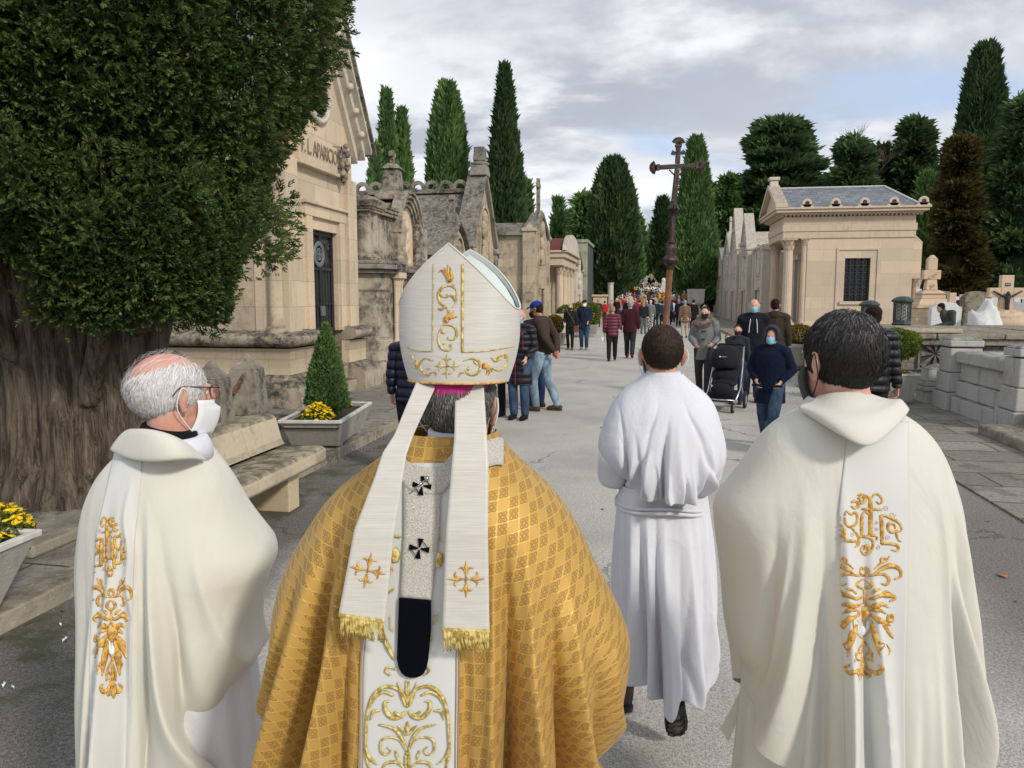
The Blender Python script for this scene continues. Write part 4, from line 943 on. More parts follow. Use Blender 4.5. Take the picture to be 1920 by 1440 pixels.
# ---- cemetery crosses on the right ----
def pedestal_cross():
    Y = 26.0; p = ony(1748, 478, Y); rt = empty('monument_cross', (p.x, Y, 0), 'tall sandstone cross on a stepped pedestal beside the temple mausoleum', 'grave cross')
    mb = MB(); x = 0
    for a, z0, z1 in ((0.62,0,0.6),(0.54,0.6,1.2),(0.46,1.2,1.5),(0.50,1.503,1.6)): mb.frust(0,0,z0,z1,a,a,a,a)
    mb.frust(0,0,1.603,1.8,0.46,0.46,0.36,0.36); mb.frust(0,0,1.8,1.95,0.34,0.34,0.33,0.33); mb.frust(0,0,1.95,2.06,0.38,0.38,0.2,0.2); mb.build('pedestal', M['relief'], rt, bevel=0.015)
    mb = MB(); H_ = p.z; mb.frust(0,0,2.06,H_-0.75,0.17,0.15,0.14,0.12); mb.frust(0,0,H_-0.75,H_-0.47,0.25,0.12,0.25,0.12); mb.frust(0,0,H_-0.47,H_-0.12,0.14,0.11,0.14,0.11); mb.frust(0,0,H_-0.12,H_,0.14,0.11,0.04,0.04)
    mb.build('cross', M['relief'], rt, bevel=0.02)
    mb = MB(); rr = random.Random(6); scroll_relief(mb, (0.02, -0.18, H_-0.75), 0.8, 0.35, rr, 'y', 9); mb.build('carving', M['relief'], rt, smooth=True)
pedestal_cross()
def crucifix():
    Y = 24.0; p = ony(1888, 516, Y); rt = empty('crucifix', (p.x, Y, 0), 'cream stone cross with a dark metal figure of Christ and white scroll', 'crucifix')
    zb = ony(1888, 590, Y).z; H_ = p.z
    mb = MB(); mb.box(-0.16,0.16,-0.1,0.1,0,H_); mb.box(-0.46,-0.163,-0.1,0.1,H_-0.62,H_-0.35); mb.box(0.163,0.46,-0.1,0.1,H_-0.62,H_-0.35); mb.build('cross', M['relief'], rt, bevel=0.015)
    mb = MB(); mb.ell((0,0,zb-0.05),(0.55,0.4,0.22),14,8); mb.ell((0.2,0,zb-0.25),(0.8,0.5,0.35),12,8); mb.frust(0,0,0,zb-0.2,0.5,0.4,0.6,0.4); mb.build('rock_base', M['relief'], rt, smooth=True)
    mb = MB(); z = H_-0.55
    mb.tube([(-0.38,-0.13,z+0.12),(-0.15,-0.14,z-0.02),(0,-0.15,z-0.06),(0.15,-0.14,z-0.02),(0.38,-0.13,z+0.12)],[0.02,0.035,0.05,0.035,0.02],8)
    mb.ell((0,-0.17,z+0.03),(0.055,0.055,0.075),10,8); mb.tube([(0,-0.15,z-0.05),(0.0,-0.15,z-0.35),(0.03,-0.17,z-0.55),(0,-0.14,z-0.85)],[0.07,0.06,0.05,0.025],8)
    remesh(mb, 'figure', M['iron'], rt, 0.02, 1)
    mb = MB(); mb.box(-0.07,0.07,-0.115,-0.102,H_-0.30,H_-0.22); pl_ = mb.build('title_plate', M['iron'], rt)
    text_obj('lettering', 'INRI', 0.06, M['white_grave'], pl_, Matrix(((1,0,0,0),(0,0,-1,-0.118),(0,1,0,H_-0.26),(0,0,0,1))), 0.002)
crucifix()
vn_ = lambda P: np.sin(P[:, 0]*2.1+P[:, 2]*1.7)+.6*np.sin(P[:, 1]*3.3+P[:, 0]*4.1+1)+.5*np.sin(P[:, 2]*5.2-P[:, 0]*3)
def small_cross(u, v, Y, w, lab, mat='white_grave', cat='grave cross', kind='cross', t=0.07):
    p = ony(u, v, Y); mb = MB()
    if kind == 'cross': stone_cross(mb, p.x, Y, 0.2, p.z-0.2, w, t, 0.72); mb.frust(p.x, Y, 0, 0.3, w*0.55, 0.25, w*0.5, 0.2)
    elif kind == 'slab': mb.prism([(p.x-w/2, 0), (p.x+w/2, 0), (p.x+w/2, p.z-w*0.25), (p.x+w*0.3, p.z-0.04), (p.x, p.z), (p.x-w*0.3, p.z-0.04), (p.x-w/2, p.z-w*0.25)], 'y', Y-t, Y+t); mb.frust(p.x, Y, 0, 0.25, w*0.6, 0.3, w*0.6, 0.3)
    elif kind == 'rock':
        mb.ell((0, 0, p.z*0.45), (w*0.42, w*0.4, p.z*0.55), 24, 18); mb.v = [tuple(q) for q in (np.array(mb.v)*(1+.07*vn_(np.array(mb.v)*5))[:, None]+np.array([p.x, Y, 0]))]
    tag(mb.build('grave_cross' if kind == 'cross' else 'gravestone' if kind == 'slab' else 'grave_rock', M[mat], bevel=0.0 if kind == 'rock' else 0.01, smooth=kind == 'rock'), lab, cat)
small_cross(1722, 542, 30, 0.55, 'small white cross peeping out left of the tall pedestal cross')
small_cross(1762, 545, 33, 1.0, 'dark rounded headstone behind the tall pedestal cross', 'bollard', 'gravestone', 'slab', 0.2)
small_cross(1785, 549, 25, 0.55, 'carved stone cross with a wreath ring, left of the seated man', 'relief', t=0.1)
small_cross(1800, 562, 27, 0.9, 'black polished grave slab behind the seated man', 'black_stone', 'gravestone', 'slab')
small_cross(1830, 546, 26, 0.75, 'thick rough dark headstone with rounded top', 'bollard', 'gravestone', 'slab', 0.2)
small_cross(1853, 560, 23.6, 0.6, 'white painted cross leaning behind the pale rock')
small_cross(1862, 543, 28, 0.75, 'tall white cross left of the crucifix')
small_cross(1846, 574, 22.8, 1.05, 'pale rough grave boulder left of the crucifix', 'white_grave', 'gravestone', 'rock')
small_cross(1908, 556, 27, 0.7, 'white cross right of the crucifix at the picture edge')
small_cross(1915, 548, 31, 0.5, 'short white cross far behind the crucifix')
small_cross(1902, 566, 25.5, 0.8, 'mottled grey headstone beside the crucifix', 'marble', 'gravestone', 'slab', 0.15)
small_cross(1741, 553, 36, 0.5, 'distant little white cross between the pedestal and the dark headstone')
small_cross(1773, 566, 24.0, 0.8, 'bluish white rounded headstone next to the pedestal cross', 'white_grave', 'gravestone', 'slab', 0.12)
for k, (u, Y) in enumerate(((1812, 34), (1878, 34), (1824, 39), (1896, 37))):
    small_cross(u, 553-k, Y, 0.55, ['grey cross far behind the seated man', 'white cross peeking over the boulder', 'farthest pale cross before the rusty conifer', 'far pale cross above the crucifix arm'][k], 'marble' if k == 0 else 'white_grave')

for k, (u, v, Y, w) in enumerate(((1735,556,40,.5),(1768,552,43,.5),(1794,556,36,.45),(1803,552,46,.6),(1838,553,38,.5),(1856,549,44,.6),(1870,556,32,.4),(1905,546,36,.6),(1917,560,27,.5),(1822,557,33,.4))):
    small_cross(u, v, Y, w, ['pale cross','small white cross','thin white cross','grey stone cross','short marble cross'][k % 5]+' '+['in the back rows just right of the pedestal cross','in the farthest row right of the pedestal cross','between the wreath cross and the rough headstone','above the black grave slab','right of the rough dark headstone','above the pale boulder','close behind the crucifix on its left','upper right of the crucifix','low at the right edge of the picture','behind the rough dark headstone'][k], 'white_grave' if k % 5 != 3 else 'marble')
# ---- bollards with chain ----
def bollard(x, y, h, w, label, rz):
    rt = empty('stone_bollard', (x, y, 0.1), label, 'bollard', 'stone bollards joined by a rusty chain', rz)
    mb = MB(); mb.frust(0,0,0,h*0.16,w*0.62,w*0.62,w*0.6,w*0.6); mb.build('base', M['bollard'], rt, bevel=0.02)
    mb = MB(); mb.frust(0,0,h*0.16,h*0.78,w*0.5,w*0.5,w*0.42,w*0.42); mb.frust(0,0,h*0.78,h,w*0.42,w*0.42,0.015,0.015); mb.build('shaft', M['bollard'], rt, bevel=0.015)
zt = 0.1
def by(u, v, X_): p = onx(u, v, X_); return p
b1 = onx(462, 662, -5.35); b2 = onx(395, 676, -5.15); b3 = onx(330, 655, -5.0); b4 = onx(250, 700, -5.0)
for b, lab, w_ in ((b1, 'lichened obelisk bollard nearest the sandstone mausoleum, chain hook on its side', 0.42), (b2, 'lichened obelisk bollard second from the mausoleum, behind the bald priest', 0.40), (b3, 'grey obelisk bollard whose tip shows above the bald priest', 0.38)):
    bollard(b.x, b.y, b.z-0.1, w_, lab, R(8))
bollard(-5.0, onx(250, 700, -5.0).y-0.3, 0.95, 0.38, 'grey obelisk bollard between the old tree and the bald priest', R(5))
mb = MB()
def chain(mb, a, b, sag, n):
    for k in range(n):
        t = (k+0.5)/n; p = Vector(a).lerp(Vector(b), t) - Vector((0,0,sag*4*t*(1-t))); t2 = t+0.5/n
        d = (Vector(b)-Vector(a)).normalized(); d = (d + Vector((0,0,-sag*4*(1-2*t)/(Vector(b)-Vector(a)).length))).normalized()
        side = Vector((0,0,1)).cross(d).normalized() if k % 2 else d.cross(Vector((0,0,1)).cross(d)).normalized()
        L = (Vector(b)-Vector(a)).length/n*0.72
        mb.tube([p + d*L*math.cos(a_*PI/5) + side*0.032*math.sin(a_*PI/5) for a_ in range(11)], 0.011, 5)
chain(mb, (b1.x+0.05, b1.y-0.2, b1.z-0.28), (b2.x+0.05, b2.y+0.15, b2.z-0.32), 0.16, 13)
chain(mb, (b2.x+0.05, b2.y-0.2, b2.z-0.3), (b3.x+0.05, b3.y+0.15, b3.z-0.3), 0.16, 13)
tag(mb.build('chain', M['rust']), 'rusty iron chain slung between the obelisk bollards', 'chain')
mb = MB(); mb.box(-5.6, -4.75, 6.2, b1.y+0.5, 0.10, 0.22); tag(mb.build('stone_kerb', M['bollard'], bevel=0.03), 'raised lichened stone base under the obelisk bollards', 'stone base')

# ---- stone bench ----
BE = empty('stone_bench', (-3.2, 6, 0), 'weathered cream stone bench with backrest on the left of the road', 'bench')
def ep(mb, n_, m_, **k): return group_under(mb.build(n_, m_, **k), BE)
se = onz(610, 838, 0.47); bx = se.x; ye = se.y
bt = onx(523, 778, bx-0.50)
segs = [ye-.62*k for k in range(4)]
xb = bx-0.44; bh = onx(523, 775, xb-.03).z
for k in range(3):
    mb = MB(); mb.prism([(xb-0.10, 0.33), (bx-0.02, 0.33), (bx+0.01, 0.36), (bx+0.01, 0.45), (bx-0.02, 0.48), (bx-0.08, 0.485), (xb-0.10, 0.45)], 'y', segs[k+1]+0.004, segs[k]-0.004); ep(mb, 'seat_slab', M['bench'], bevel=0.012)
    mb = MB(); mb.prism([(xb-0.105, 0.33), (xb-0.32, 0.33), (xb-0.30, bh-.03), (xb-0.27, bh), (xb-0.06, bh), (xb-0.03, bh-.03), (xb+0.02, 0.54), (xb+0.05, 0.49), (xb-0.06, 0.47), (xb-0.105, 0.46)], 'y', segs[k+1]+0.004, segs[k]-0.004); ep(mb, 'backrest', M['bench'], bevel=0.012)
M['bench_leg'] = stone('bench_leg_stone', (0.58, 0.47, 0.31), dirt=0.15, up=0.3, streak=0.2, bump=0.2)
for y_ in (ye-0.45, ye-1.55):
    mb = MB(); mb.box(xb-0.2, bx-0.10, y_-0.10, y_+0.10, 0, 0.328); ep(mb, 'leg', M['bench_leg'], bevel=0.01)
# ================= TREES =================
def unit(a): return a/np.maximum(np.linalg.norm(a, axis=1, keepdims=True), 1e-9)
def leaves_mesh(name, P, D, L, W, var, mat, parent, core=None, curl=0.0):
    """one pointed leaf per row: base P, direction D, length L, width W"""
    n = len(P); rg = np.random.default_rng(n)
    D = unit(D); S = unit(np.cross(D, rg.normal(size=(n, 3))))
    L = L[:, None]; W = W[:, None]
    V = np.stack([P, P+D*L*0.45+S*W, P+D*L, P+D*L*0.45-S*W], 1).reshape(-1, 3)
    F = np.arange(n*4).reshape(n, 4); va = np.repeat(var, 4)
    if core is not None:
        cv, cfc = core; F = np.vstack([F, np.array(cfc)+len(V)]); V = np.vstack([V, cv]); va = np.concatenate([va, np.zeros(len(cv))])  # inner hull in the darkest leaf tone paints the shaded crown interior
    me = np_mesh(name, V, F)
    a = me.attributes.new('var', 'FLOAT', 'POINT'); a.data.foreach_set('value', va.astype(np.float32))
    return link_mesh(name, me, mat, parent)
def vnoise(P, s, seed=0.0):
    """cheap smooth value noise, vectorised: sum of sines"""
    r = np.random.default_rng(int(seed*7)+3); out = np.zeros(len(P))
    for k in range(6):
        d = r.normal(size=3)*s*(0.6+0.35*k); out += np.sin(P @ d + r.uniform(0, 6.28))*(0.9**k)
    return out/3.6
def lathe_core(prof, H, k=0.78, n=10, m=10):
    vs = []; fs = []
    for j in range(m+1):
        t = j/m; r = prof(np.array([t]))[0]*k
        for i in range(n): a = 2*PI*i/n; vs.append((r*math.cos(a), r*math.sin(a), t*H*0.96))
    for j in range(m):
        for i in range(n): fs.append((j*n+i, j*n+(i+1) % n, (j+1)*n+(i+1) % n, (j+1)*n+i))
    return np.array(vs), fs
def tree(u, vtop, Y, hw, kind, label, mat, n=9000, group=None, lift=0.0, seed=None):
    p = ony(u, vtop, Y); H = p.z; ps = math.hypot(p.x, Y)/FPX*math.cos(math.atan2(p.x, Y)+YAW)
    Rr = hw*ps; seed = seed or int(u+vtop); rg = np.random.default_rng(seed)
    nm = {'cyp': 'cypress_tree', 'fat': 'cypress_tree', 'cedar': 'cedar_tree', 'con': 'conifer_tree', 'bare': 'bare_tree'}[kind]
    rt = empty(nm, (p.x, Y, 0), label, 'tree', group)
    mb = MB(); tr = 0.03*H**0.8
    mb.tube([(0,0,0), (0.05,0.03,H*0.3), (0,0,H*0.8)], [tr*1.5, tr, tr*0.3], 8); mb.build('trunk', M['bark'], rt, smooth=True)
    ls = 0.0042*Y
    if kind in ('cyp', 'fat'):
        lo = 0.05+lift
        pk = (0.42 if kind == 'fat' else 0.30)
        def prof(t):
            t = np.clip(t, 0, 1); up = np.clip((t-lo)/pk, 0, 1)**0.45; q = np.clip((1-t)/(1-0.28), 0, 1)
            return Rr*np.minimum(1, up)*(q**(0.5 if kind == 'fat' else 0.8)) + 0.02*Rr
        t = rg.beta(1.0, 1.15, n)*(1-lo)+lo; a = rg.uniform(0, 2*PI, n)
        c = np.stack([np.cos(a)*2.2, np.sin(a)*2.2, t*H*0.22*2.2/max(Rr, 0.5)], 1)
        l1 = vnoise(c, 1.3, seed); l2 = vnoise(c*2.7, 1.3, seed+1)
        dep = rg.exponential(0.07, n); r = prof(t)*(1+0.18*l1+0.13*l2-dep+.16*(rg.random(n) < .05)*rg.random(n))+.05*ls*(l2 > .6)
        P = np.stack([r*np.cos(a), r*np.sin(a), t*H*(1-0.0*l1)], 1)
        P[:, 2] -= ls*0.5
        D = np.stack([np.cos(a)*0.45, np.sin(a)*0.45, np.full(n, 1.0)], 1)+rg.normal(size=(n, 3))*0.28
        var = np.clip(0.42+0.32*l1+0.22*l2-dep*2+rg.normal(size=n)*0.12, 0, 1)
        L = ls*rg.uniform(1.6, 3.6, n); W = ls*rg.uniform(0.35, 0.7, n)
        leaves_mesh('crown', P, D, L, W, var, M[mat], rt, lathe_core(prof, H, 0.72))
    else:
        # boughs carrying pads of foliage
        nb = 90 if kind == 'cedar' else 95
        cen = []; 
        for k in range(nb):
            t = 0.16+0.82*(k/nb)**0.9; q = (1-t)**(0.55 if kind == 'cedar' else 0.7)*min(1, (t-0.05)*5)
            rr = Rr*max(0.08, q)*(0.5+0.5*rg.random() if kind == 'cedar' else .40+.75*rg.random()); a = rg.uniform(0, 2*PI)
            cen.append((rr*math.cos(a), rr*math.sin(a), t*H+rg.normal()*0.01*H, Rr*(0.20+0.10*rg.random())))
        cen = np.array(cen); idx = rg.integers(0, nb, n); C = cen[idx]
        flat = 0.30 if kind == 'cedar' else 0.75
        dirs = unit(rg.normal(size=(n, 3))); rad = C[:, 3]*rg.uniform(0.35, 1.1, n)**0.6
        P = C[:, :3]+dirs*rad[:, None]*np.array([1.25, 1.25, flat])
        out = unit(np.stack([C[:, 0], C[:, 1], np.zeros(n)], 1)+1e-6)
        D = out*0.8+dirs*0.7+np.array([0, 0, 0.25 if kind == 'cedar' else 0.1])+rg.normal(size=(n, 3))*0.25
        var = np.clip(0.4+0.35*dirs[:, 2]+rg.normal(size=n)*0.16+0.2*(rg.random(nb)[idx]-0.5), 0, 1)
        def prof(t):
            q = (1-t)**0.7*np.minimum(1, np.maximum(t-0.05, 0)*5); return Rr*q*0.8+0.02
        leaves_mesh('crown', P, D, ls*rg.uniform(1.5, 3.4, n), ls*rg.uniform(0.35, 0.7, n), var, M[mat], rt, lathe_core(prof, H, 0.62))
    return rt
GA = 'cypresses lining the avenue'
for a in (
 (724,172,46,23,'cyp','pointed twin-stemmed cypress above the crested chapel roof, leftmost tall one','cypress',9000),
 (753,208,46.9,22,'cyp','shorter cypress leaning against the leftmost pointed one','cypress',8000),
 (703,276,45,20,'cyp','lowest light green cypress beside the tall sandstone mausoleum','cypress',6000),
 (838,160,50,47,'fat','broad round-topped cypress above the crested chapel','cypress',16000),
 (946,127,48,38,'cyp','tallest slender pointed cypress on the left, behind the crested chapel gable','cypress_dark',16000),
 (988,345,62,12,'cyp','small cypress tip right of the tallest slender cypress','cypress',4000),
 (1047,378,96,14,'cyp','narrow cypress left of the pale green loose conifer','cypress',4000),
 (1060,402,98,11,'cyp','low narrow cypress close to the pale green loose conifer','cypress',3000),
 (1005,470,110,30,'fat','low far tree peeking between chapel and portico tomb roofs','cypress',3000)): tree(*a)
tree(1094,368,92,34,'con','pale green loose conifer behind the green rendered block tomb','cypress',9000)
tree(1150,303,74,52,'fat','big dark bushy cypress standing first on the left of the avenue','cypress_dark',20000,group=GA)
tree(1178,352,90,26,'cyp','bright green cypress second on the left of the avenue','cypress',9000,group=GA)
tree(1196,412,112,17,'cyp','cypress third on the left of the avenue','cypress',5000,group=GA)
tree(1205,446,142,11,'cyp','farthest cypress on the left of the avenue','cypress_dark',4000,group=GA)
tree(1306,264,76,40,'cyp','large dense cypress right of the processional cross','cypress',22000,group=GA)
tree(1243,378,98,20,'cyp','cypress directly behind the processional cross pole','cypress_dark',8000,group=GA)
tree(1229,425,125,13,'cyp','thin cypress left of the processional cross pole','cypress',5000,group=GA)
tree(1221,455,155,9,'cyp','farthest cypress on the right of the avenue','cypress_dark',3000,group=GA)
tree(1214,478,200,26,'fat','round dark tree closing the end of the avenue','cypress_dark',4000)
tree(1338,352,105,14,'cyp','narrow dark cypress behind the large dense one','cypress_dark',4000)
tree(1366,332,96,32,'con','loose sunlit conifer left of the great cedar','cypress',8000)
tree(1466,226,98,96,'cedar','great dark spreading cedar behind the temple porch','cedar',26000)
tree(1400,420,105,60,'con','dense low conifer filling the gap below the great cedar','cedar',9000)
tree(1540,385,100,80,'con','dense low dark conifer behind the temple roof left end','cedar',9000)
tree(1600,262,84,60,'con','bushy dark conifer behind the middle of the temple roof','cedar',12000)
tree(1655,282,88,62,'con','dark conifer behind the right half of the temple roof','cedar',9000)
tree(1718,226,86,58,'con','grey green conifer behind the right end of the temple roof','cypress_dark',13000)
tree(1738,330,60,30,'cyp','slim green cypress touching the right end of the temple','cypress',9000)
tree(1806,254,56,46,'con','rusty brown conifer behind the graves','brownleaf',18000)
tree(1850,88,70,52,'fat','giant dark conifer towering over the rusty brown one','cypress_dark',24000)
tree(1930,180,58,74,'con','dark conifer cut by the right picture edge','cedar',15000)
tree(1880,330,74,50,'con','shadowy conifer filling the gap beside the rusty one','cedar',9000)
tree(1768,380,82,44,'con','low dark conifer between the slim cypress and the rusty one','cypress_dark',8000)
tree(1985,300,66,60,'con','dark conifer just off the right edge','cedar',5000)
# bare tree behind the temple
p = ony(1622, 203, 86); BT = empty('bare_tree', (p.x, 86, 0), 'leafless twiggy tree rising behind the conifers over the temple roof', 'tree')
mb = MB(); rg = random.Random(12)
def twig(mb, p, d, L, r, lev):
    q = p + d*L; mb.tube([p, (p+q)/2+Vector((rg.uniform(-1,1),rg.uniform(-1,1),0))*L*0.04, q], [r, r*0.8, r*0.5], 4, close=False)
    if lev == 0: return
    for k in range(4 if lev > 1 else 5):
        nd = (d + Vector((rg.uniform(-1,1),rg.uniform(-1,1),rg.uniform(-.1,.5)))*0.62).normalized(); twig(mb, p+(q-p)*rg.uniform(0.5, 1), nd, L*rg.uniform(0.55,0.75), r*0.5, lev-1)
mb.tube([(0,0,0),(0,0,p.z*0.55)], [0.3,0.2], 8); mb.build('trunk', M['bark'], BT); mb = MB()
twig(mb, Vector((0,0,p.z*0.52)), Vector((0,0,1)), p.z*0.17, 0.14, 4); twig(mb, Vector((0,0,p.z*0.5)), Vector((0.3,0,1)).normalized(), p.z*0.15, 0.11, 4)
mb.build('crown', M['twig'], BT)

# ---- the old juniper in the left foreground ----
J = empty('juniper_tree', (-4.62, 5.62, 0.1), 'huge old juniper with a twisted many-stemmed trunk overhanging from the left', 'tree')
JX, JY = -4.62, 5.62
mb = MB(); rj = random.Random(7)
stems = [((-0.42,-0.1),(-1.05,0.1),0.26,2.9),((-0.2,-0.22),(-0.62,-0.35),0.24,3.0),((0.02,-0.28),(-0.12,-0.42),0.20,3.1),((0.2,-0.2),(0.22,-0.25),0.17,3.1),((0.36,-0.05),(0.72,0.0),0.22,3.0),((0.1,0.2),(0.3,0.5),0.25,3.4),((-0.25,0.2),(-0.5,0.6),0.25,3.4),((0.42,0.1),(0.95,0.25),0.15,2.8),((-0.5,0.1),(-1.3,0.0),0.16,2.8)]
for (a, b, r, h) in stems:
    pts = []; rr = []
    for k in range(13):
        t = k/12; w_ = 0.05*math.sin(t*7+a[0]*9); e = t**1.4
        pts.append((a[0]+(b[0]-a[0])*e+w_, a[1]+(b[1]-a[1])*e+0.05*math.cos(t*6+a[1]*8), -0.1+h*t)); rr.append(r*(1.25-0.35*min(1, t*2.2)-0.38*t)+0.09*max(0, 0.16-t)/0.16)
    mb.tube([(p[0]*.92, p[1]*.92, p[2]) for p in pts], [r*.86 for r in rr], 14)
mb.tube([(0.25,-0.2,0.9),(0.5,-0.35,1.5),(0.85,-0.55,2.1)], [0.09,0.07,0.04], 8)
mb.tube([(0.6,-0.1,1.5),(0.95,-0.15,1.58),(1.2,-0.2,1.85),(1.35,-0.2,2.1)], [0.07,0.045,0.04,0.03], 8)
mb.tube([(-0.2,-0.3,1.2),(-0.5,-0.6,1.9),(-0.7,-0.8,2.5)], [0.08,0.07,0.05], 8)
mb.ell((0,0,0.3), (0.5,0.34,0.75), 16, 10)
mb.ell((0,0,0.0), (0.66,0.48,0.25), 16, 10)
tr_ = remesh(mb, 'trunk', M['bark'], J, 0.022, 2)
me = tr_.data; n = len(me.vertices); co = np.empty(n*3, np.float32); me.vertices.foreach_get('co', co); co = co.reshape(-1, 3)
nr = np.empty(n*3, np.float32); me.vertices.foreach_get('normal', nr); nr = nr.reshape(-1, 3)
an = np.arctan2(co[:, 1], co[:, 0])
Q = np.stack([co[:, 0]*9, co[:, 1]*9, co[:, 2]*0.9+0.5*np.sin(co[:, 0]*4)], 1)
g_ = 1-2*np.abs(vnoise(Q, 1.1, 5)); g2 = vnoise(Q*2.6, 1.1, 8); g3 = vnoise(co*3.0, 1.2, 9)
co += nr*(0.022*g_+0.012*g2+0.025*g3)[:, None]; me.vertices.foreach_set('co', co.ravel()); me.update()
# crown
rg = np.random.default_rng(11)
zs_ = np.array([1.55,1.9,2.4,3.0,3.8,4.8,5.8,6.8,7.6]); rs_ = np.array([0.62,0.92,1.22,1.66,2.06,2.25,1.9,1.2,0.1])
def jr(z, a):
    # lower skirt hangs further down towards the road and camera side than over the trunk
    w_ = (np.mod(a+.22+np.pi, 2*np.pi)-np.pi)/.75
    return np.interp(z, zs_, rs_)+np.interp(z, zs_, [.85,.62,.30,.05,0,0,0,0,0])*np.exp(-w_*w_)
nc = 3600; z = 1.6+6.0*rg.beta(0.9, 1.7, nc); a = np.where(rg.random(nc) < .62, R(-52)+rg.normal(size=nc)*R(52), rg.uniform(0, 2*PI, nc))
keep = ~((z < 2.25) & (np.cos(a-R(-38)) < 0.55) & (np.cos(a - R(-100)) < 0.8)) ; z, a = z[keep], a[keep]
keep = ~((z < 2.05) & (np.cos(a-R(-25)) < 0.80)); z, a = z[keep], a[keep]; nc = len(z)
cc = np.stack([np.cos(a)*2, np.sin(a)*2, z], 1); lump = vnoise(cc*1.6, 1.0, 3)
r = jr(z, a)*(1+0.10*lump)-0.12-rg.exponential(0.10, nc)
CC = np.stack([r*np.cos(a), r*np.sin(a), z], 1)
# fill the underside so that the crown reads as a mass over the trunk
nu = 420; ru = rg.uniform(0, 1, nu)**0.5*1.7; au = rg.uniform(0, 2*PI, nu); zu = 2.35+0.25*vnoise(np.stack([ru*np.cos(au)*2, ru*np.sin(au)*2, ru*0], 1), 1, 2)+rg.uniform(0, .5, nu)-0.25*(ru/1.7)
CC = np.vstack([CC, np.stack([ru*np.cos(au), ru*np.sin(au), zu], 1)]); nc = len(CC)
cam_l = np.array([0-JX, 0-JY, CAMH])
facing = unit(cam_l-CC) @ np.array([1,0,0])*0 + np.sum(unit(cam_l-CC)*unit(CC*np.array([1,1,0])+1e-6), 1)
ns = np.where((facing > -0.25) & (CC[:, 2] < 5.4), 30, 7)
idx = np.repeat(np.arange(nc), ns); n = len(idx)
outd = unit(CC*np.array([1, 1, 0.0])+np.array([0, 0, 0.12]))[idx]
dirs = unit(rg.normal(size=(n, 3))+outd*0.9); cr_ = rg.uniform(0.09, 0.21, nc)[idx]
P0 = CC[idx]+dirs*(cr_*rg.uniform(0.5, 1.0, n))[:, None]
D0 = unit(outd*0.75+dirs*0.75+np.array([0,0,0.10])+rg.normal(size=(n, 3))*0.35)
cvar = np.clip(0.36+0.18*rg.normal(size=nc), 0, 1)[idx]
# every spray: a flat fan of scale-leaf blades
S0 = unit(np.cross(D0, rg.normal(size=(n, 3)))); SL = rg.uniform(0.055, 0.115, n)
Ps, Ds, Ls, Ws, Vs = [], [], [], [], []
for k, (t, ang, ll) in enumerate(((0.0,0.0,1.0),(0.12,0.75,0.5),(0.2,-0.75,0.55),(0.38,0.7,0.48),(0.46,-0.7,0.46),(0.62,0.6,0.36),(0.68,-0.6,0.34))):
    d = D0*math.cos(ang)+S0*math.sin(ang); Ps.append(P0+D0*(SL*t)[:, None]); Ds.append(d+rg.normal(size=(n, 3))*0.08); Ls.append(SL*ll); Ws.append(SL*(0.075 if k == 0 else 0.085))
    Vs.append(np.clip(cvar+0.14*rg.normal(size=n)+(0.16 if k > 2 else 0.0), 0, 1))
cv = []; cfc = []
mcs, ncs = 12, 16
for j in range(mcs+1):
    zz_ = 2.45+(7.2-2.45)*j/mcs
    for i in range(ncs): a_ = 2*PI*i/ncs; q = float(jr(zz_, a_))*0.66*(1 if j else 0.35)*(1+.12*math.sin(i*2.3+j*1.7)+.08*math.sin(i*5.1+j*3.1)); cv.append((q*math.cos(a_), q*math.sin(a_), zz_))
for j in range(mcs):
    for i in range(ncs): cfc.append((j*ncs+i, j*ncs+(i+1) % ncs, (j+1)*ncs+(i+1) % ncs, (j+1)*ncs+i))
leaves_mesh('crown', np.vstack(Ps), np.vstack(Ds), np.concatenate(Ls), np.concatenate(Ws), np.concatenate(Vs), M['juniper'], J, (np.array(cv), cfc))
mb = MB(); rr_ = random.Random(5)
for k in range(160):
    i = rr_.randrange(len(CC)); c = Vector(CC[i]); o_ = Vector((c.x, c.y, 0)).normalized()*0.2; mb.ell(c+o_+Vector((rr_.uniform(-.1,.1),rr_.uniform(-.1,.1),rr_.uniform(-.1,.1))), (0.012,0.012,0.012), 6, 4)
M['cone'] = plain('cone', (0.20, 0.13, 0.09), 0.8)
mb.build('cones', M['cone'], J, smooth=True)['kind'] = 'stuff'

tree(-40,330,15,150,'fat','dark cypress at the far left edge behind the old juniper','cypress_dark',9000)
mb = MB(); mb.box(-8.6,-6.6,7.2,9.4,0,.5); tag(mb.build('gravestone', M['black_stone'], bevel=.03), 'low black polished tomb glimpsed left of the old juniper trunk', 'tomb')
mb = MB(); mb.box(-5.7,-4.0,4.35,6.5,.1,.19); tag(mb.build('stone_kerb', M['bollard'], bevel=.02), 'raised cracked stone bed edge round the foot of the old juniper', 'stone bed')
rg = np.random.default_rng(77); n = 420; e = rg.random(n) < .6
X_ = np.where(e, -3.42+np.abs(rg.normal(size=n))*.10, rg.uniform(-5.2, 5, n)); Y_ = rg.uniform(2.5, 26, n); P = np.stack([X_, Y_, np.full(n, .006)], 1); P[(X_ < -3.5), 2] = .106; P[(X_ > 3.0), 2] = .024
lo_ = leaves_mesh('leaf_litter', P, np.stack([rg.normal(size=n), rg.normal(size=n), np.full(n, .12)], 1), rg.uniform(.015, .04, n), rg.uniform(.004, .012, n), rg.random(n), M['brownleaf'], None); lo_['kind'] = 'stuff'
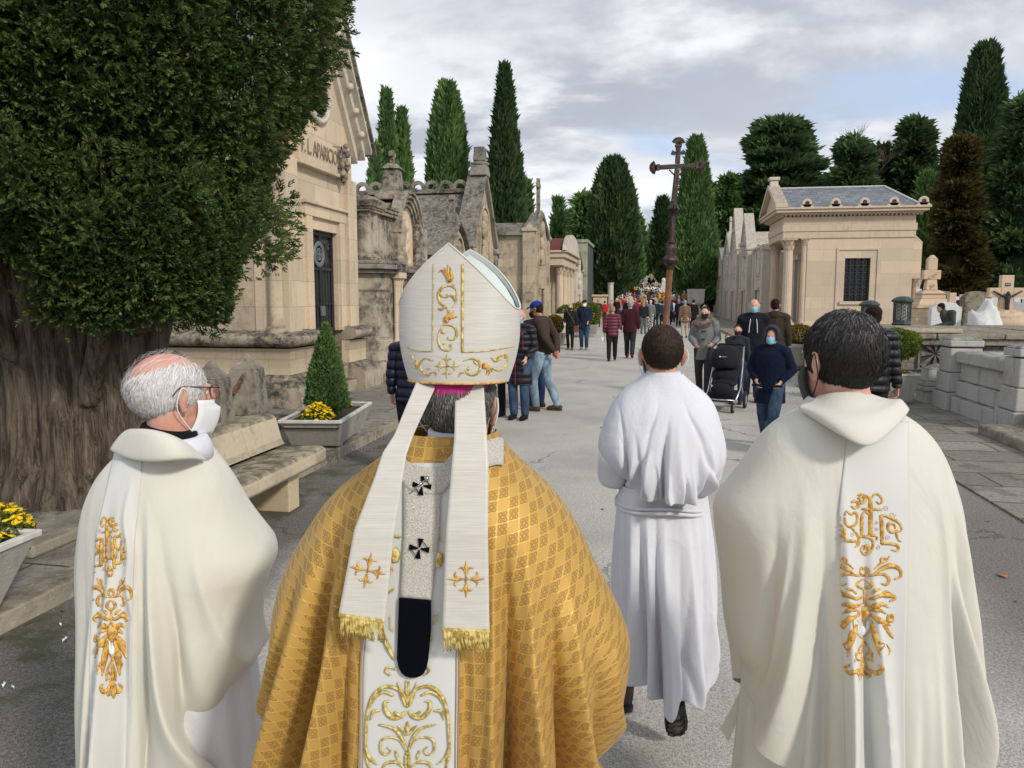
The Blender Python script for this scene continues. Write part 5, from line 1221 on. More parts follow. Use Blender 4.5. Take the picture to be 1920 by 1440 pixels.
# ================= PEOPLE: library =================
def fabric(name, col, rough=0.8, sheen=0.3, bump=0.15, bscale=700, var=0.05, wr=0.0, spec=0.2):
    m, N = newmat(name); t = N.n('TexCoord').outputs['Object']
    c = N.mix(N.noise(t, 6, 3), tuple(x*(1-var) for x in col), tuple(min(1, x*(1+var)) for x in col))
    h = N.noise(t, bscale, 2)
    nr = N.bump(h, bump, 0.001)
    if wr:
        w1 = N.noise(N.map(t, (1, 1, 0.55)), 7, 4, 0.55, 0.8); nr = N.bump(w1, wr, 0.05, nr)
    finish(N, c, rough, nr, spec, 0.0, Sheen_Weight=sheen)
    return m
def skinmat(name, col, red=0.0):
    m, N = newmat(name); t = N.n('TexCoord').outputs['Object']
    c = N.mix(N.ramp(N.noise(t, 14, 4), 0.35, 0.65), col, (min(1, col[0]*1.08), col[1]*0.80, col[2]*0.76))
    c = N.mix(N.ramp(N.noise(t, 60, 3), 0.5, 0.7, 0, 0.25), c, tuple(x*0.72 for x in col))
    finish(N, c, 0.5, N.bump(N.noise(t, 160, 4), 0.25, 0.003), 0.35, 0.0, Subsurface_Weight=0.12, Subsurface_Scale=0.012)
    return m
def hairmat(name, cols, rough=0.5):
    m, N = newmat(name); at = N.n('Attribute', attribute_name='var').outputs['Fac']
    cr = N.n('ValToRGB', i={'Fac': at}).outputs[0]; el = cr.node.color_ramp.elements
    el[0].color = cols[0]+(1,); el[1].color = cols[-1]+(1,)
    for k, cc in enumerate(cols[1:-1]): e = el.new((k+1)/(len(cols)-1)); e.color = cc+(1,)
    finish(N, cr, rough+.12, None, 0.22); return m
M['skin'] = skinmat('skin', (0.60, 0.38, 0.29))
M['skin_old'] = skinmat('aged_skin', (0.60, 0.37, 0.29))
M['skin_tan'] = skinmat('tanned_skin', (0.42, 0.24, 0.16))
M['ivory'] = fabric('ivory_cloth', (0.655, 0.64, 0.565), 0.66, 0.2, 0.2, 500, 0.03, wr=0.16)
M['ivory_panel'] = fabric('cool_white_cloth', (0.64, 0.645, 0.615), 0.55, 0.2, 0.10, 900, 0.03)
M['white'] = fabric('white_cotton', (0.67, 0.68, 0.735), 0.75, 0.1, 0.10, 900, 0.02, wr=0.28)
M['lining'] = fabric('pale_lining', (0.62, 0.68, 0.66), 0.5, 0.1, 0.05)
M['black'] = fabric('black_cloth', (0.008, 0.008, 0.010), 0.8, 0.02, spec=.1)
M['black_velvet'] = fabric('black_velvet', (0.002, 0.003, 0.006), 0.9, 0.03, spec=.05)
M['magenta'] = fabric('magenta_silk', (0.45, 0.01, 0.16), 0.5, 0.2)
M['maskwhite'] = fabric('white_mask', (0.80, 0.82, 0.84), 0.8, 0.1)
M['maskblue'] = fabric('blue_mask', (0.25, 0.52, 0.66), 0.8, 0.1)
M['maskblack'] = fabric('black_mask', (0.015, 0.015, 0.017), 0.8, 0.1)
M['redthread'] = plain('red_thread', (0.42, 0.09, 0.02), 0.45, bump=0.2, bscale=400, bdist=0.002)
M['thread_purple'] = plain('mauve_thread', (0.45, 0.33, 0.36), 0.5, bump=0)
def goldthread(name, c0, c1):
    m, N = newmat(name); t = N.n('TexCoord').outputs['Object']
    n_ = N.noise(t, 90, 3, 0.6)
    c = N.mix(N.ramp(n_, 0.35, 0.65), c0, c1)
    st = N.noise(N.map(t, (1, 1, 1)), 900, 1)
    finish(N, c, 0.48, N.bump(st, 0.6, 0.0015), 0.45, 0.15); return m
M['gold'] = goldthread('gold_thread', (0.46, 0.22, 0.035), (0.80, 0.50, 0.12))
M['goldpale'] = goldthread('pale_gold_thread', (0.40, 0.27, 0.045), (0.80, 0.66, 0.26))
def moire():
    m, N = newmat('slubbed_silk'); t = N.n('TexCoord').outputs['Object']
    s = N.noise(N.map(t, (14, 14, 420)), 1.0, 3, 0.6); s2 = N.noise(N.map(t, (3, 3, 160)), 1.0, 2)
    c = N.mix(N.ramp(s, 0.3, 0.7), (0.54, 0.515, 0.46), (0.64, 0.615, 0.56)); c = N.mix(N.ramp(s2, 0.45, 0.7, 0, 0.35), c, (0.60, 0.57, 0.52))
    finish(N, c, 0.42, N.bump(s, 0.12, 0.0015), 0.4, 0.0, Sheen_Weight=0.2); return m
M['moire'] = moire()
def wool():
    m, N = newmat('cream_wool'); t = N.n('TexCoord').outputs['Object']
    s = N.noise(t, 330, 4, 0.8)
    c = N.mix(N.ramp(s, 0.35, 0.65), (0.42, 0.385, 0.33), (0.76, 0.72, 0.65)); finish(N, c, 0.95, N.bump(s, 0.8, 0.004), 0.1, 0.0, Sheen_Weight=0.4); return m
M['wool'] = wool()
def brocade():
    """gold damask: lattice of bright bars, diagonal rows of four-ring medallions with a glyph in each ring"""
    m, N = newmat('gold_brocade')
    uv = N.n('UVMap').outputs[0]; sp = N.n('SeparateXYZ', i={'Vector': uv})
    X, Y = sp.outputs[0], sp.outputs[1]             # in metres along the cloth
    P = 0.0255
    def cell(v, o=0.0): return N.m('SUBTRACT', N.m('FRACT', N.m('ADD', N.m('DIVIDE', v, P), o)), 0.5)
    gx, gy = cell(X, 0.5), cell(Y, 0.5)             # 0 at lattice crossing
    ax, ay = N.m('ABSOLUTE', gx), N.m('ABSOLUTE', gy)
    barx = N.m('MULTIPLY', N.ramp(ax, 0.035, 0.055, 1, 0), N.m('ADD', 0.45, N.m('MULTIPLY', 0.55, N.ramp(N.m('COSINE', N.m('MULTIPLY', ay, 18.85)), -0.7, -0.2))))
    bary = N.m('MULTIPLY', N.ramp(ay, 0.035, 0.055, 1, 0), N.m('ADD', 0.45, N.m('MULTIPLY', 0.55, N.ramp(N.m('COSINE', N.m('MULTIPLY', ax, 18.85)), -0.7, -0.2))))
    star = N.ramp(N.m('ADD', N.m('SQRT', ax), N.m('SQRT', ay)), 0.50, 0.60, 1, 0)
    bars = N.m('MAXIMUM', N.m('MAXIMUM', barx, bary), star)
    # diagonal selection of cells
    ix = N.m('FLOOR', N.m('DIVIDE', X, P)); iy = N.m('FLOOR', N.m('DIVIDE', Y, P))
    sel = N.m('LESS_THAN', N.m('FLOORED_MODULO', N.m('ADD', ix, iy), 3.0), 1.5)
    hx, hy = cell(X), cell(Y)                       # 0 at cell centre
    qx, qy = N.m('SUBTRACT', N.m('ABSOLUTE', hx), 0.19), N.m('SUBTRACT', N.m('ABSOLUTE', hy), 0.22)
    rr = N.m('SQRT', N.m('ADD', N.m('MULTIPLY', qx, qx), N.m('MULTIPLY', qy, qy)))
    ringm = N.m('MULTIPLY', N.ramp(N.m('ABSOLUTE', N.m('SUBTRACT', rr, 0.17)), 0.03, 0.05, 1, 0), sel)
    disc = N.m('MULTIPLY', N.ramp(rr, 0.15, 0.175, 1, 0), sel)
    g1 = N.m('MULTIPLY', N.ramp(N.m('ABSOLUTE', N.m('ADD', qx, 0.05)), 0.018, 0.032, 1, 0), N.ramp(N.m('ABSOLUTE', qy), 0.10, 0.12, 1, 0))
    g2 = N.m('MULTIPLY', N.ramp(N.m('ABSOLUTE', N.m('SUBTRACT', N.m('ADD', qx, qy), -0.02)), 0.02, 0.035, 1, 0), N.ramp(N.m('ABSOLUTE', N.m('SUBTRACT', qx, 0.03)), 0.07, 0.09, 1, 0))
    glyph = N.m('MULTIPLY', N.m('MAXIMUM', g1, g2), disc)
    nos = N.m('SUBTRACT', 1.0, N.m('MULTIPLY', N.m('MAXIMUM', disc, ringm), 1.0), clamp=True)
    bars = N.m('MULTIPLY', N.m('MULTIPLY', bars, nos), N.ramp(N.noise(uv, 9, 3), .3, .6, .45, 1.0))
    t = N.n('TexCoord').outputs['Object']
    base = N.mix(N.noise(t, 5, 3), (0.52, 0.30, 0.065), (0.64, 0.40, 0.11))
    fine = N.noise(N.map(uv, (1, 1, 1)), 1800, 2)
    base = N.mix(N.ramp(fine, 0.4, 0.65, 0, 0.35), base, (0.40, 0.22, 0.06))
    c = N.mix(bars, base, (0.62, 0.41, 0.08)); ink = N.m('MAXIMUM', ringm, glyph)
    c = N.mix(N.m('MULTIPLY', ink, 0.8), c, (0.30, 0.16, 0.035))
    rough = N.m('SUBTRACT', 0.58, N.m('MULTIPLY', bars, 0.22))
    h = N.m('ADD', N.m('MULTIPLY', bars, 0.8), N.m('ADD', N.m('MULTIPLY', fine, 0.25), N.m('MULTIPLY', ink, -0.6)))
    finish(N, c, rough, N.bump(h, 0.4, 0.0018), 0.45, 0.3, Sheen_Weight=0.1)
    return m
M['brocade'] = brocade()
M['hair_white'] = hairmat('white_hair', [(0.34,0.31,0.30), (0.62,0.60,0.60), (0.86,0.85,0.86)])
M['hair_grey'] = hairmat('grey_black_hair', [(0.014,0.012,0.012), (0.04,0.036,0.035), (0.27,0.26,0.26)], 0.42)
M['hair_brown'] = hairmat('brown_hair', [(0.018,0.012,0.008), (0.045,0.029,0.018), (0.11,0.07,0.042)], 0.45)
M['hair_bishop'] = hairmat('greying_hair', [(0.05,0.045,0.045), (0.14,0.13,0.13), (0.42,0.41,0.41)], 0.45)
M['glassframe'] = plain('spectacle_frame', (0.05, 0.04, 0.035), 0.35, metal=0.5, bump=0)
M['lens'] = plain('spectacle_lens', (0.5, 0.5, 0.5), 0.05, bump=0, Transmission_Weight=0.9)
M['eyeball'] = plain('eyeball', (0.75, 0.72, 0.68), 0.3, bump=0)
M['iris'] = plain('iris', (0.05, 0.03, 0.02), 0.2, bump=0)
M['sole'] = plain('rubber_sole', (0.02, 0.02, 0.018), 0.8, bump=0.3, bscale=200)
M['boot'] = plain('hiking_shoe', (0.085, 0.072, 0.055), 0.85, bump=0.3, bscale=200)

def head_mb(mb, c, k, turn=0.0, tilt=0.0, ears=True, face=True):
    """adult head: c = point between the ears; faces +y before turning. turn>0 = to its left"""
    s0 = len(mb.v); A = mb.ell
    A((0,-.012,.032),(.076,.098,.084),20,14); A((0,.03,.0),(.068,.066,.085),18,12); A((0,.045,-.045),(.056,.052,.07),16,10)
    A((0,.035,-.085),(.048,.052,.032),14,8); A((0,.082,-.105),(.018,.014,.016),10,6)
    if face:
        mb.tube([(0,.098,.018),(0,.108,-.012),(0,.121,-.036)],[.008,.011,.014],8); A((-.012,.108,-.038),(.009,.009,.008),8,5); A((.012,.108,-.038),(.009,.009,.008),8,5)
        for sx_ in (-1,1): A((sx_*.028,.084,.028),(.024,.014,.009),10,6); A((sx_*.040,.064,-.024),(.018,.018,.022),10,6)
        A((0,.094,-.066),(.023,.010,.006),10,5); A((0,.092,-.077),(.019,.010,.006),10,5)
    if ears:
        for sx_ in (-1,1):
            mb.tube([(sx_*.074,.004,-.028),(sx_*.082,-.004,-.034),(sx_*.088,-.012,-.018),(sx_*.093,-.018,.006),(sx_*.090,-.012,.026),(sx_*.083,.004,.030),(sx_*.076,.012,.018)],[.006,.0065,.0055,.0055,.0055,.005,.0045],8)
            A((sx_*.081,-.004,.0),(.008,.015,.026),10,8); A((sx_*.080,.002,-.033),(.006,.009,.010),8,6)
    Mx = Matrix.Translation(c) @ Matrix.Rotation(turn, 4, 'Z') @ Matrix.Rotation(tilt, 4, 'X') @ Matrix.Scale(k, 4)
    mb.xf(Mx, s0); return Mx
def hand_mb(mb, w, d, n, k=1.0, curl=0.5, side=1):
    """w wrist, d pointing direction, n back-of-hand normal, side=+1 if the thumb leaves towards d x n"""
    w = Vector(w); d = Vector(d).normalized(); n = (Vector(n)-d*d.dot(Vector(n))).normalized(); s = d.cross(n)*side
    mb.tube([w-d*.02*k, w+d*.03*k, w+d*.085*k], [.024*k,.036*k,.040*k], 10, flat=0.42, up=n)
    for j, (o, L, r) in enumerate(((.028,.068,.0085),(.010,.076,.009),(-.009,.070,.0085),(-.027,.055,.0075))):
        p = w+d*.083*k+s*o*k; q = p; ang = 0.15
        pts = [w+d*.05*k+s*o*.8*k, p]
        for seg in (0.45, 0.32, 0.23):
            ang += curl*(1.0+0.08*j); dd = d*math.cos(ang)-n*math.sin(ang); q = q+dd*L*seg*k; pts.append(q.copy())
        mb.tube(pts, [r*k*1.1, r*k*1.05, r*k, r*k*.9, r*k*.75], 8); mb.ell(pts[-1], (r*.75*k,)*3, 8, 6)
    b = w+d*.028*k+s*.028*k; pts = [w+d*.015*k+s*.015*k, b, b+(d*.7+s*.7-n*.25*curl*2)*.034*k, b+(d*.95+s*.75-n*.6*curl*2)*.055*k]
    mb.tube(pts, [.014*k,.0125*k,.011*k,.008*k], 8); mb.ell(pts[-1], (.008*k,)*3, 8, 6)
def J0(k=1.0, **o):
    """joints of a standing body facing +y; L = its left = -x when seen from behind"""
    j = dict(pel=(0,0,.95), waist=(0,0,1.08), chest=(0,.0,1.30), neck=(0,-.015,1.48), head=(0,.01,1.635),
        shL=(-.185,-.01,1.425), shR=(.185,-.01,1.425), elL=(-.235,-.03,1.14), elR=(.235,-.03,1.14), wrL=(-.25,.06,.90), wrR=(.25,.06,.90),
        hiL=(-.095,0,.93), hiR=(.095,0,.93), knL=(-.10,.02,.50), knR=(.10,.02,.50), anL=(-.10,-.01,.09), anR=(.10,-.01,.09),
        hdL=(0,.2,-1), hdR=(0,.2,-1), ftL=0.0, ftR=0.0, pL=0.0, pR=0.0)
    j.update(o)
    return {a: (Vector(b)*k if hasattr(b, '__len__') and not a.startswith('hd') else (Vector(b) if hasattr(b, '__len__') else b)) for a, b in j.items()}
def body_mb(mb, j, k=1.0, turn=0.0, tilt=0.0, build=1.0, curl=0.5, ears=True, hands=True, face=True):
    b = build*k
    mb.tube([j['neck']-Vector((0,0,.03*k)), j['neck']+Vector((0,.005,.05*k)), j['head']+Vector((0,-.02*k,-.03*k))], [.066*k,.057*k,.052*k], 14)
    mb.ell(j['chest'], (.165*b,.115*b,.17*k), 16, 10); mb.ell(j['waist'], (.14*b,.105*b,.15*k), 14, 8); mb.ell(j['pel'], (.155*b,.11*b,.12*k), 14, 8)
    mb.tube([j['shL'], j['neck']-Vector((0,0,.02*k)), j['shR']], [.055*k,.07*k,.055*k], 10)
    for s in 'LR':
        mb.tube([j['sh'+s], (j['sh'+s]+j['el'+s])/2, j['el'+s]], [.056*b,.048*b,.040*b], 10)
        mb.tube([j['el'+s], j['el'+s].lerp(j['wr'+s], .35), j['wr'+s]], [.040*b,.042*b,.027*k], 10); mb.ell(j['el'+s], (.04*b,)*3, 8, 6)
        mb.tube([j['hi'+s], j['hi'+s].lerp(j['kn'+s], .5), j['kn'+s]], [.088*b,.074*b,.056*b], 12)
        mb.tube([j['kn'+s], j['kn'+s].lerp(j['an'+s], .3), j['an'+s]], [.055*b,.058*b,.038*k], 10); mb.ell(j['kn'+s], (.056*b,)*3, 8, 6)
        f = Matrix.Rotation(j['ft'+s], 3, 'Z') @ (Matrix.Rotation(-j['p'+s], 3, 'X') @ Vector((0,1,0)))
        if j.get('feet', 1): mb.tube([j['an'+s]-f*.03*k-Vector((0,0,.03*k)), j['an'+s]+f*.08*k-Vector((0,0,.04*k)), j['an'+s]+f*.14*k-Vector((0,0,.05*k))], [.030*k,.032*k,.022*k], 10)
        if hands:
            sg = 1 if s == 'L' else -1
            hd = j['hd'+s]; hn = j.get('hn'+s, Vector((-sg, 0.2, 0)));  hand_mb(mb, j['wr'+s], hd, hn, k, curl, j.get('ts'+s, sg))
    return head_mb(mb, j['head'], k*1.0, turn, tilt, ears, face)
def eyes(Mx, rt, mats=True):
    mb = MB()
    for s in (-1,1): mb.ell((s*.029,.079,.008), (.0125,.0125,.0115), 10, 8)
    mb.xf(Mx); e = mb.build('eyes', M['eyeball'], rt, smooth=True)
    mb = MB()
    for s in (-1,1): mb.ell((s*.029,.088,.008), (.0058,.0045,.0058), 8, 6)
    mb.xf(Mx); mb.build('iris', M['iris'], e, smooth=True)
def hair_strands(name, Mx, parent, mat, keep, n, L, W, whorl=(0.15,-0.5,0.85), lift=0.004, rad=(.079,.101,.088), seed=1, shell=0.0025, vfun=None, droop=1.0, messy=0.25, base=None, outl=0.004):
    """ribbon locks combed from the whorl down over the skull; keep(dir)->bool mask over unit directions"""
    rg = np.random.default_rng(seed); d = unit(rg.normal(size=(n*3, 3))); d = d[keep(d+(rg.normal(size=d.shape)*.05 if base is not None else 0))][:n]; n = len(d)
    cen = np.array([0, -.012, .032]); R_ = np.array(rad); wv = np.array(whorl)/np.linalg.norm(whorl)
    Lv = L*rg.uniform(0.6, 1.25, n); Wv = W*rg.uniform(0.6, 1.3, n); segs = 5
    cl = vnoise(d*7, 1.0, seed); 
    pts = []; cur = d.copy(); flow_noise = rg.normal(size=(n, 3))*messy*0.5 + np.stack([vnoise(d*5, 1, seed+k) for k in range(3)], 1)*messy
    for k in range(segs):
        t = k/(segs-1); off = 1 + (shell + lift*(1-abs(2*t-1))*rg.uniform(0.5,1.5,n)+outl*t*rg.uniform(0,1,n)**2)[:, None]/0.09
        p = cen + cur*R_*off; pts.append(p)
        g = cur*np.sum(cur*wv, 1, keepdims=True)-wv + np.array([0, 0, -0.5*droop]) + flow_noise
        g = g-cur*np.sum(g*cur, 1, keepdims=True); g = unit(g); cur = unit(cur+g*(Lv/0.09/(segs-1))[:, None])
    pts = np.stack(pts, 1); nrm = unit((pts[:, 2]-cen)/R_**2); tan = unit(pts[:, -1]-pts[:, 0]); side = unit(np.cross(tan, nrm)+rg.normal(size=(n,3))*0.25)
    wp = np.array([0.7, 1.0, 0.95, 0.7, 0.12])
    V = np.stack([pts-side[:, None, :]*(Wv[:, None]*wp[None])[:, :, None], pts+side[:, None, :]*(Wv[:, None]*wp[None])[:, :, None]], 2).reshape(-1, 3)
    ids = (np.arange(n)*segs*2)[:, None, None]+(np.arange(segs-1)*2)[None, :, None]; F = (ids+np.array([0, 1, 3, 2])[None, None]).reshape(-1, 4)
    v0 = (vfun(d, rg) if vfun else np.clip(0.45+0.25*rg.normal(size=n)+0.1*cl, 0, 1)); va = np.repeat(np.clip(v0, 0, 1), segs*2)
    # underlayer following the scalp
    nu, nv = 36, 24; uu, vv = np.meshgrid(np.arange(nu)*2*np.pi/nu, np.linspace(0, np.pi, nv+1)); dd = np.stack([np.sin(vv)*np.cos(uu), np.sin(vv)*np.sin(uu), np.cos(vv)], 2).reshape(-1, 3)
    kf = keep(dd*1.06); BV = cen+dd*R_*(1+shell*0.6/0.09); BF = []
    for j in range(nv):
        for i in range(nu):
            q = (j*nu+i, (j+1)*nu+i, (j+1)*nu+(i+1) % nu, j*nu+(i+1) % nu)
            if all(kf[list(q)]): BF.append(q)
    if base is not None and BF:
        F = np.vstack([F, np.array(BF)+len(V)]); V = np.vstack([V, BV]); va = np.concatenate([va, np.full(len(BV), base)])
    Mn = np.array(Mx); V = V @ Mn[:3, :3].T + Mn[:3, 3]
    me = np_mesh(name, V, F); a = me.attributes.new('var', 'FLOAT', 'POINT'); a.data.foreach_set('value', va.astype(np.float32))
    me.shade_smooth(); return link_mesh(name, me, mat, parent)

# ---------- draped garments ----------
class Frame:
    """upright figure frame at depth D, lateral centre of pixel u0; local x right, y away"""
    def __init__(s, u0, D, vref=720): s.D = D; s.x0 = cf(u0, vref, D)[0]
    def loc(s, u, v): x, z = cf(u, v, s.D); return x-s.x0, z
    def world(s): return cfw(s.x0, s.D)
    def matrix(s): return Matrix.Translation(s.world()) @ Matrix.Rotation(YAW, 4, 'Z')
def person(fr, label, group=None):
    o = bpy.data.objects.new('person', None); COL.objects.link(o); o.matrix_world = fr.matrix(); o.empty_display_size = 0.2
    o.location = fr.world(); o.rotation_euler = (0, 0, YAW); return tag(o, label, 'person', group)
def drape(name, fr, rows, bb, bf, mat, parent, folds=(), nth=360, nz=190, hem=None, pw=0.86, gen=(0.012, 9), seed=0, ztop_round=True, fine=0.0015, uvs=False, genz=(0.35, 1.0), cyoff=None, fs=1.0, fw=1.0):
    """rows: (v,uL,uR) silhouette of the cloth; bb / bf: [(z, depth)] towards / away from the camera.
    folds: (u_top,v_top,u_bot,v_bot,amp,width_px,skew) ridges (+) and valleys (-) on the back"""
    rz = sorted([(fr.loc(uL, v)[1], fr.loc(uL, v)[0], fr.loc(uR, v)[0]) for v, uL, uR in rows])
    Z = np.array([r[0] for r in rz]); XL = np.array([r[1] for r in rz]); XR = np.array([r[2] for r in rz])
    zt = Z[-1]; th = np.linspace(0, 2*np.pi, nth, endpoint=False); tt = np.linspace(0, 1, nz)
    bz = np.array([b[0] for b in bb]); bv = np.array([b[1] for b in bb]); fz = np.array([b[0] for b in bf]); fv = np.array([b[1] for b in bf])
    TH, TT = np.meshgrid(th, tt); c, s = np.cos(TH), np.sin(TH)
    sx = np.sign(c)*np.abs(c)**pw; sy = np.sign(s)*np.abs(s)**pw
    hz = np.full(nth, Z[0]) if hem is None else np.array([hem(float(x), float(y)) for x, y in zip(sx[0], sy[0])])
    ZZ = zt+(hz[None, :]-zt)*(TT**1.0)
    def sm(z, xs): 
        return sum(np.interp(z+d, Z, xs) for d in np.linspace(-0.035, 0.035, 9))/9
    xl, xr = sm(ZZ, XL), sm(ZZ, XR); db, df = [sum(np.interp(ZZ+d, p_, q_) for d in np.linspace(-0.07, 0.07, 11))/11 for p_, q_ in ((bz, bv), (fz, fv))]
    # fit the oval cross-section so that its outermost points, not its axis plane, meet the outline
    mL, mR = (xl+fr.x0)/fr.D, (xr+fr.x0)/fr.D; bL = 1.2*np.where(mL < 0, db, df); bR = 1.2*np.where(mR < 0, df, db); a = (xr-xl)/2
    for _ in range(12): SL, SR = np.sqrt(a*a+(mL*bL)**2), np.sqrt(a*a+(mR*bR)**2); a = np.maximum(a*(mR-mL)*fr.D/(SL+SR), .03)
    cx = ((mR+mL)*fr.D-SR+SL)/2-fr.x0; a = a-gen[0]*.45*TT
    X = cx+a*sx; Yc = np.where(sy < 0, db*sy, df*sy)
    if cyoff is not None: Yc = Yc + np.interp(ZZ, [q[0] for q in cyoff], [q[1] for q in cyoff])
    # approximate outward direction
    nx = c/np.maximum(a, 0.02); ny = s/np.maximum(np.where(sy < 0, db, df), 0.02); nl = np.hypot(nx, ny); nx /= nl; ny /= nl
    disp = np.zeros_like(X); px = fr.D/FPX
    for (ut, vt, ub, vb, amp, wpx, sk) in folds:
        x1, z1 = fr.loc(ut, vt); x2, z2 = fr.loc(ub, vb)
        t = np.clip((z1-ZZ)/max(z1-z2, 1e-3), -0.3, 3); xf = x1+(x2-x1)*t+0.004*np.sin(t*5+ut); dx = X-xf
        w_ = fw*wpx*px*(0.55+0.45*np.clip(t, 0, 1.4)); amp = amp*fs; wl = np.where(dx < 0, w_*(2-sk), w_*sk)
        rq = np.clip(t, 0, 1); ramp = .55*rq*rq*(3-2*rq)+.45*rq; disp += amp*ramp*1.45*np.exp(-np.abs(dx/wl)**1.7)*(s < 0.25)
    g0 = np.clip((TT-genz[0])/(genz[1]-genz[0]), 0, 1); rg = np.random.default_rng(seed)
    ph = TH*gen[1]+1.3*np.sin(TH*2+seed)+0.8*np.sin(TH*3.3+seed*2); gen_s = (np.abs(np.sin(ph/2))**1.4*2-1)
    disp += gen[0]*g0*gen_s*np.where(s < 0.1, 0.35, 1.0)
    q = np.stack([X.ravel()*7, ZZ.ravel()*2.2, Yc.ravel()*7], 1)
    disp += (fine*1.6*vnoise(q, 1.2, seed+1)+fine*vnoise(q*2.3, 1.2, seed+2)).reshape(X.shape)
    X2 = X+nx*disp; Y2 = Yc+ny*disp
    V = np.stack([X2.ravel(), Y2.ravel(), ZZ.ravel()], 1)
    i = np.arange(nz-1)[:, None]*nth; k = np.arange(nth)[None]; k2 = (k+1) % nth
    F = np.stack([i+k, i+nth+k, i+nth+k2, i+k2], 2).reshape(-1, 4)
    me = np_mesh(name, V, F); me.shade_smooth()
    if uvs:
        G = V.reshape(nz, nth, 3); seg = np.linalg.norm(np.diff(np.concatenate([G, G[:, :1]], 1), axis=1), axis=2)
        arc = np.concatenate([np.zeros((nz, 1)), np.cumsum(seg, 1)], 1)
        # arc measured from the middle of the back so that the pattern hangs true
        kb = int(nth*0.75); A = arc-arc[:, kb:kb+1]; dz = np.linalg.norm(np.diff(G, axis=0), axis=2); B_ = np.concatenate([np.zeros((1, nth)), np.cumsum(dz, 0)], 0)
        ii = np.repeat(np.arange(nz-1), nth); kk = np.tile(np.arange(nth), nz-1); kn = kk+1
        Bw = np.concatenate([B_, B_[:, :1]], 1)
        U = np.stack([np.stack([A[ii, kk], Bw[ii, kk]], 1), np.stack([A[ii+1, kk], Bw[ii+1, kk]], 1), np.stack([A[ii+1, kn], Bw[ii+1, kn]], 1), np.stack([A[ii, kn], Bw[ii, kn]], 1)], 1).reshape(-1, 2)
        ul = me.uv_layers.new(name='UVMap'); ul.data.foreach_set('uv', U.astype(np.float32).ravel())
    o = link_mesh(name, me, mat, parent)
    so = o.modifiers.new('solid', 'SOLIDIFY'); so.thickness = 0.003; so.offset = -1
    o['_grid'] = 1; del o['_grid']
    return o
def bvh_of(o, Mw):
    me = o.data; vs = [Mw @ v.co for v in me.vertices]; return BVHTree.FromPolygons(vs, [tuple(p.vertices) for p in me.polygons])
CAMP = Vector((0, 0, CAMH))
def cast(bv, u, v, off=0.003):
    r = ray(u, v).normalized(); h, n, i, d = bv.ray_cast(CAMP, r)
    if h is None: return None
    return h-r*off, d, n
def strokes(name, bv, list_, T, mat, parent, Minv, off=0.002, flat=0.45):
    flat = flat*.65
    """embroidered strokes laid on the cloth; list_: (points, w0, wmid, w1) ; T maps pattern -> photo pixel"""
    mb = MB()
    for (pts, w0, wm, w1) in list_:
        sp = spline([Vector((p[0], p[1], 0)) for p in pts], 6); n = len(sp); run = []
        def flush():
            if len(run) > 2: mb.tube([r[0] for r in run], [r[1] for r in run], 6, flat=flat, up=run[0][2])
        for i, p in enumerate(sp):
            u, v = T(p.x, p.y); c = cast(bv, u, v, off)
            if c is None or (run and (c[0]-last).length > 0.05): flush(); run = []
            if c is None: continue
            t = i/(n-1); w_ = (w0+(wm-w0)*t*2) if t < 0.5 else (wm+(w1-wm)*(t-0.5)*2)
            last = c[0]; run.append((Minv @ c[0], max(0.0006, abs(T.k)*w_*0.5*c[1]/FPX), (Minv.to_3x3() @ (-ray(u, v)))))
        flush()
    return mb.build(name, mat, parent, smooth=True)
class TM:
    def __init__(s, ox, oy, k, flipx=None, kx=1.0): s.ox, s.oy, s.k, s.f, s.kx = ox, oy, 1.0/k, flipx, kx
    def __call__(s, x, y):
        if s.f is not None: x = 2*s.f-x
        return s.ox+x*s.k*s.kx, s.oy+y*s.k
def mirror(lst, cx): return lst+[([(2*cx-p[0], p[1]) for p in l[0]],)+l[1:] for l in lst]
def spiral(cx, cy, r, a0, turns, w0, wm, w1, ccw=1, n=14, rin=0.15):
    return ([(cx+r*(1-(1-rin)*i/n)*math.cos(a0+ccw*turns*2*PI*i/n), cy+r*(1-(1-rin)*i/n)*math.sin(a0+ccw*turns*2*PI*i/n)) for i in range(n+1)], w0, wm, w1)
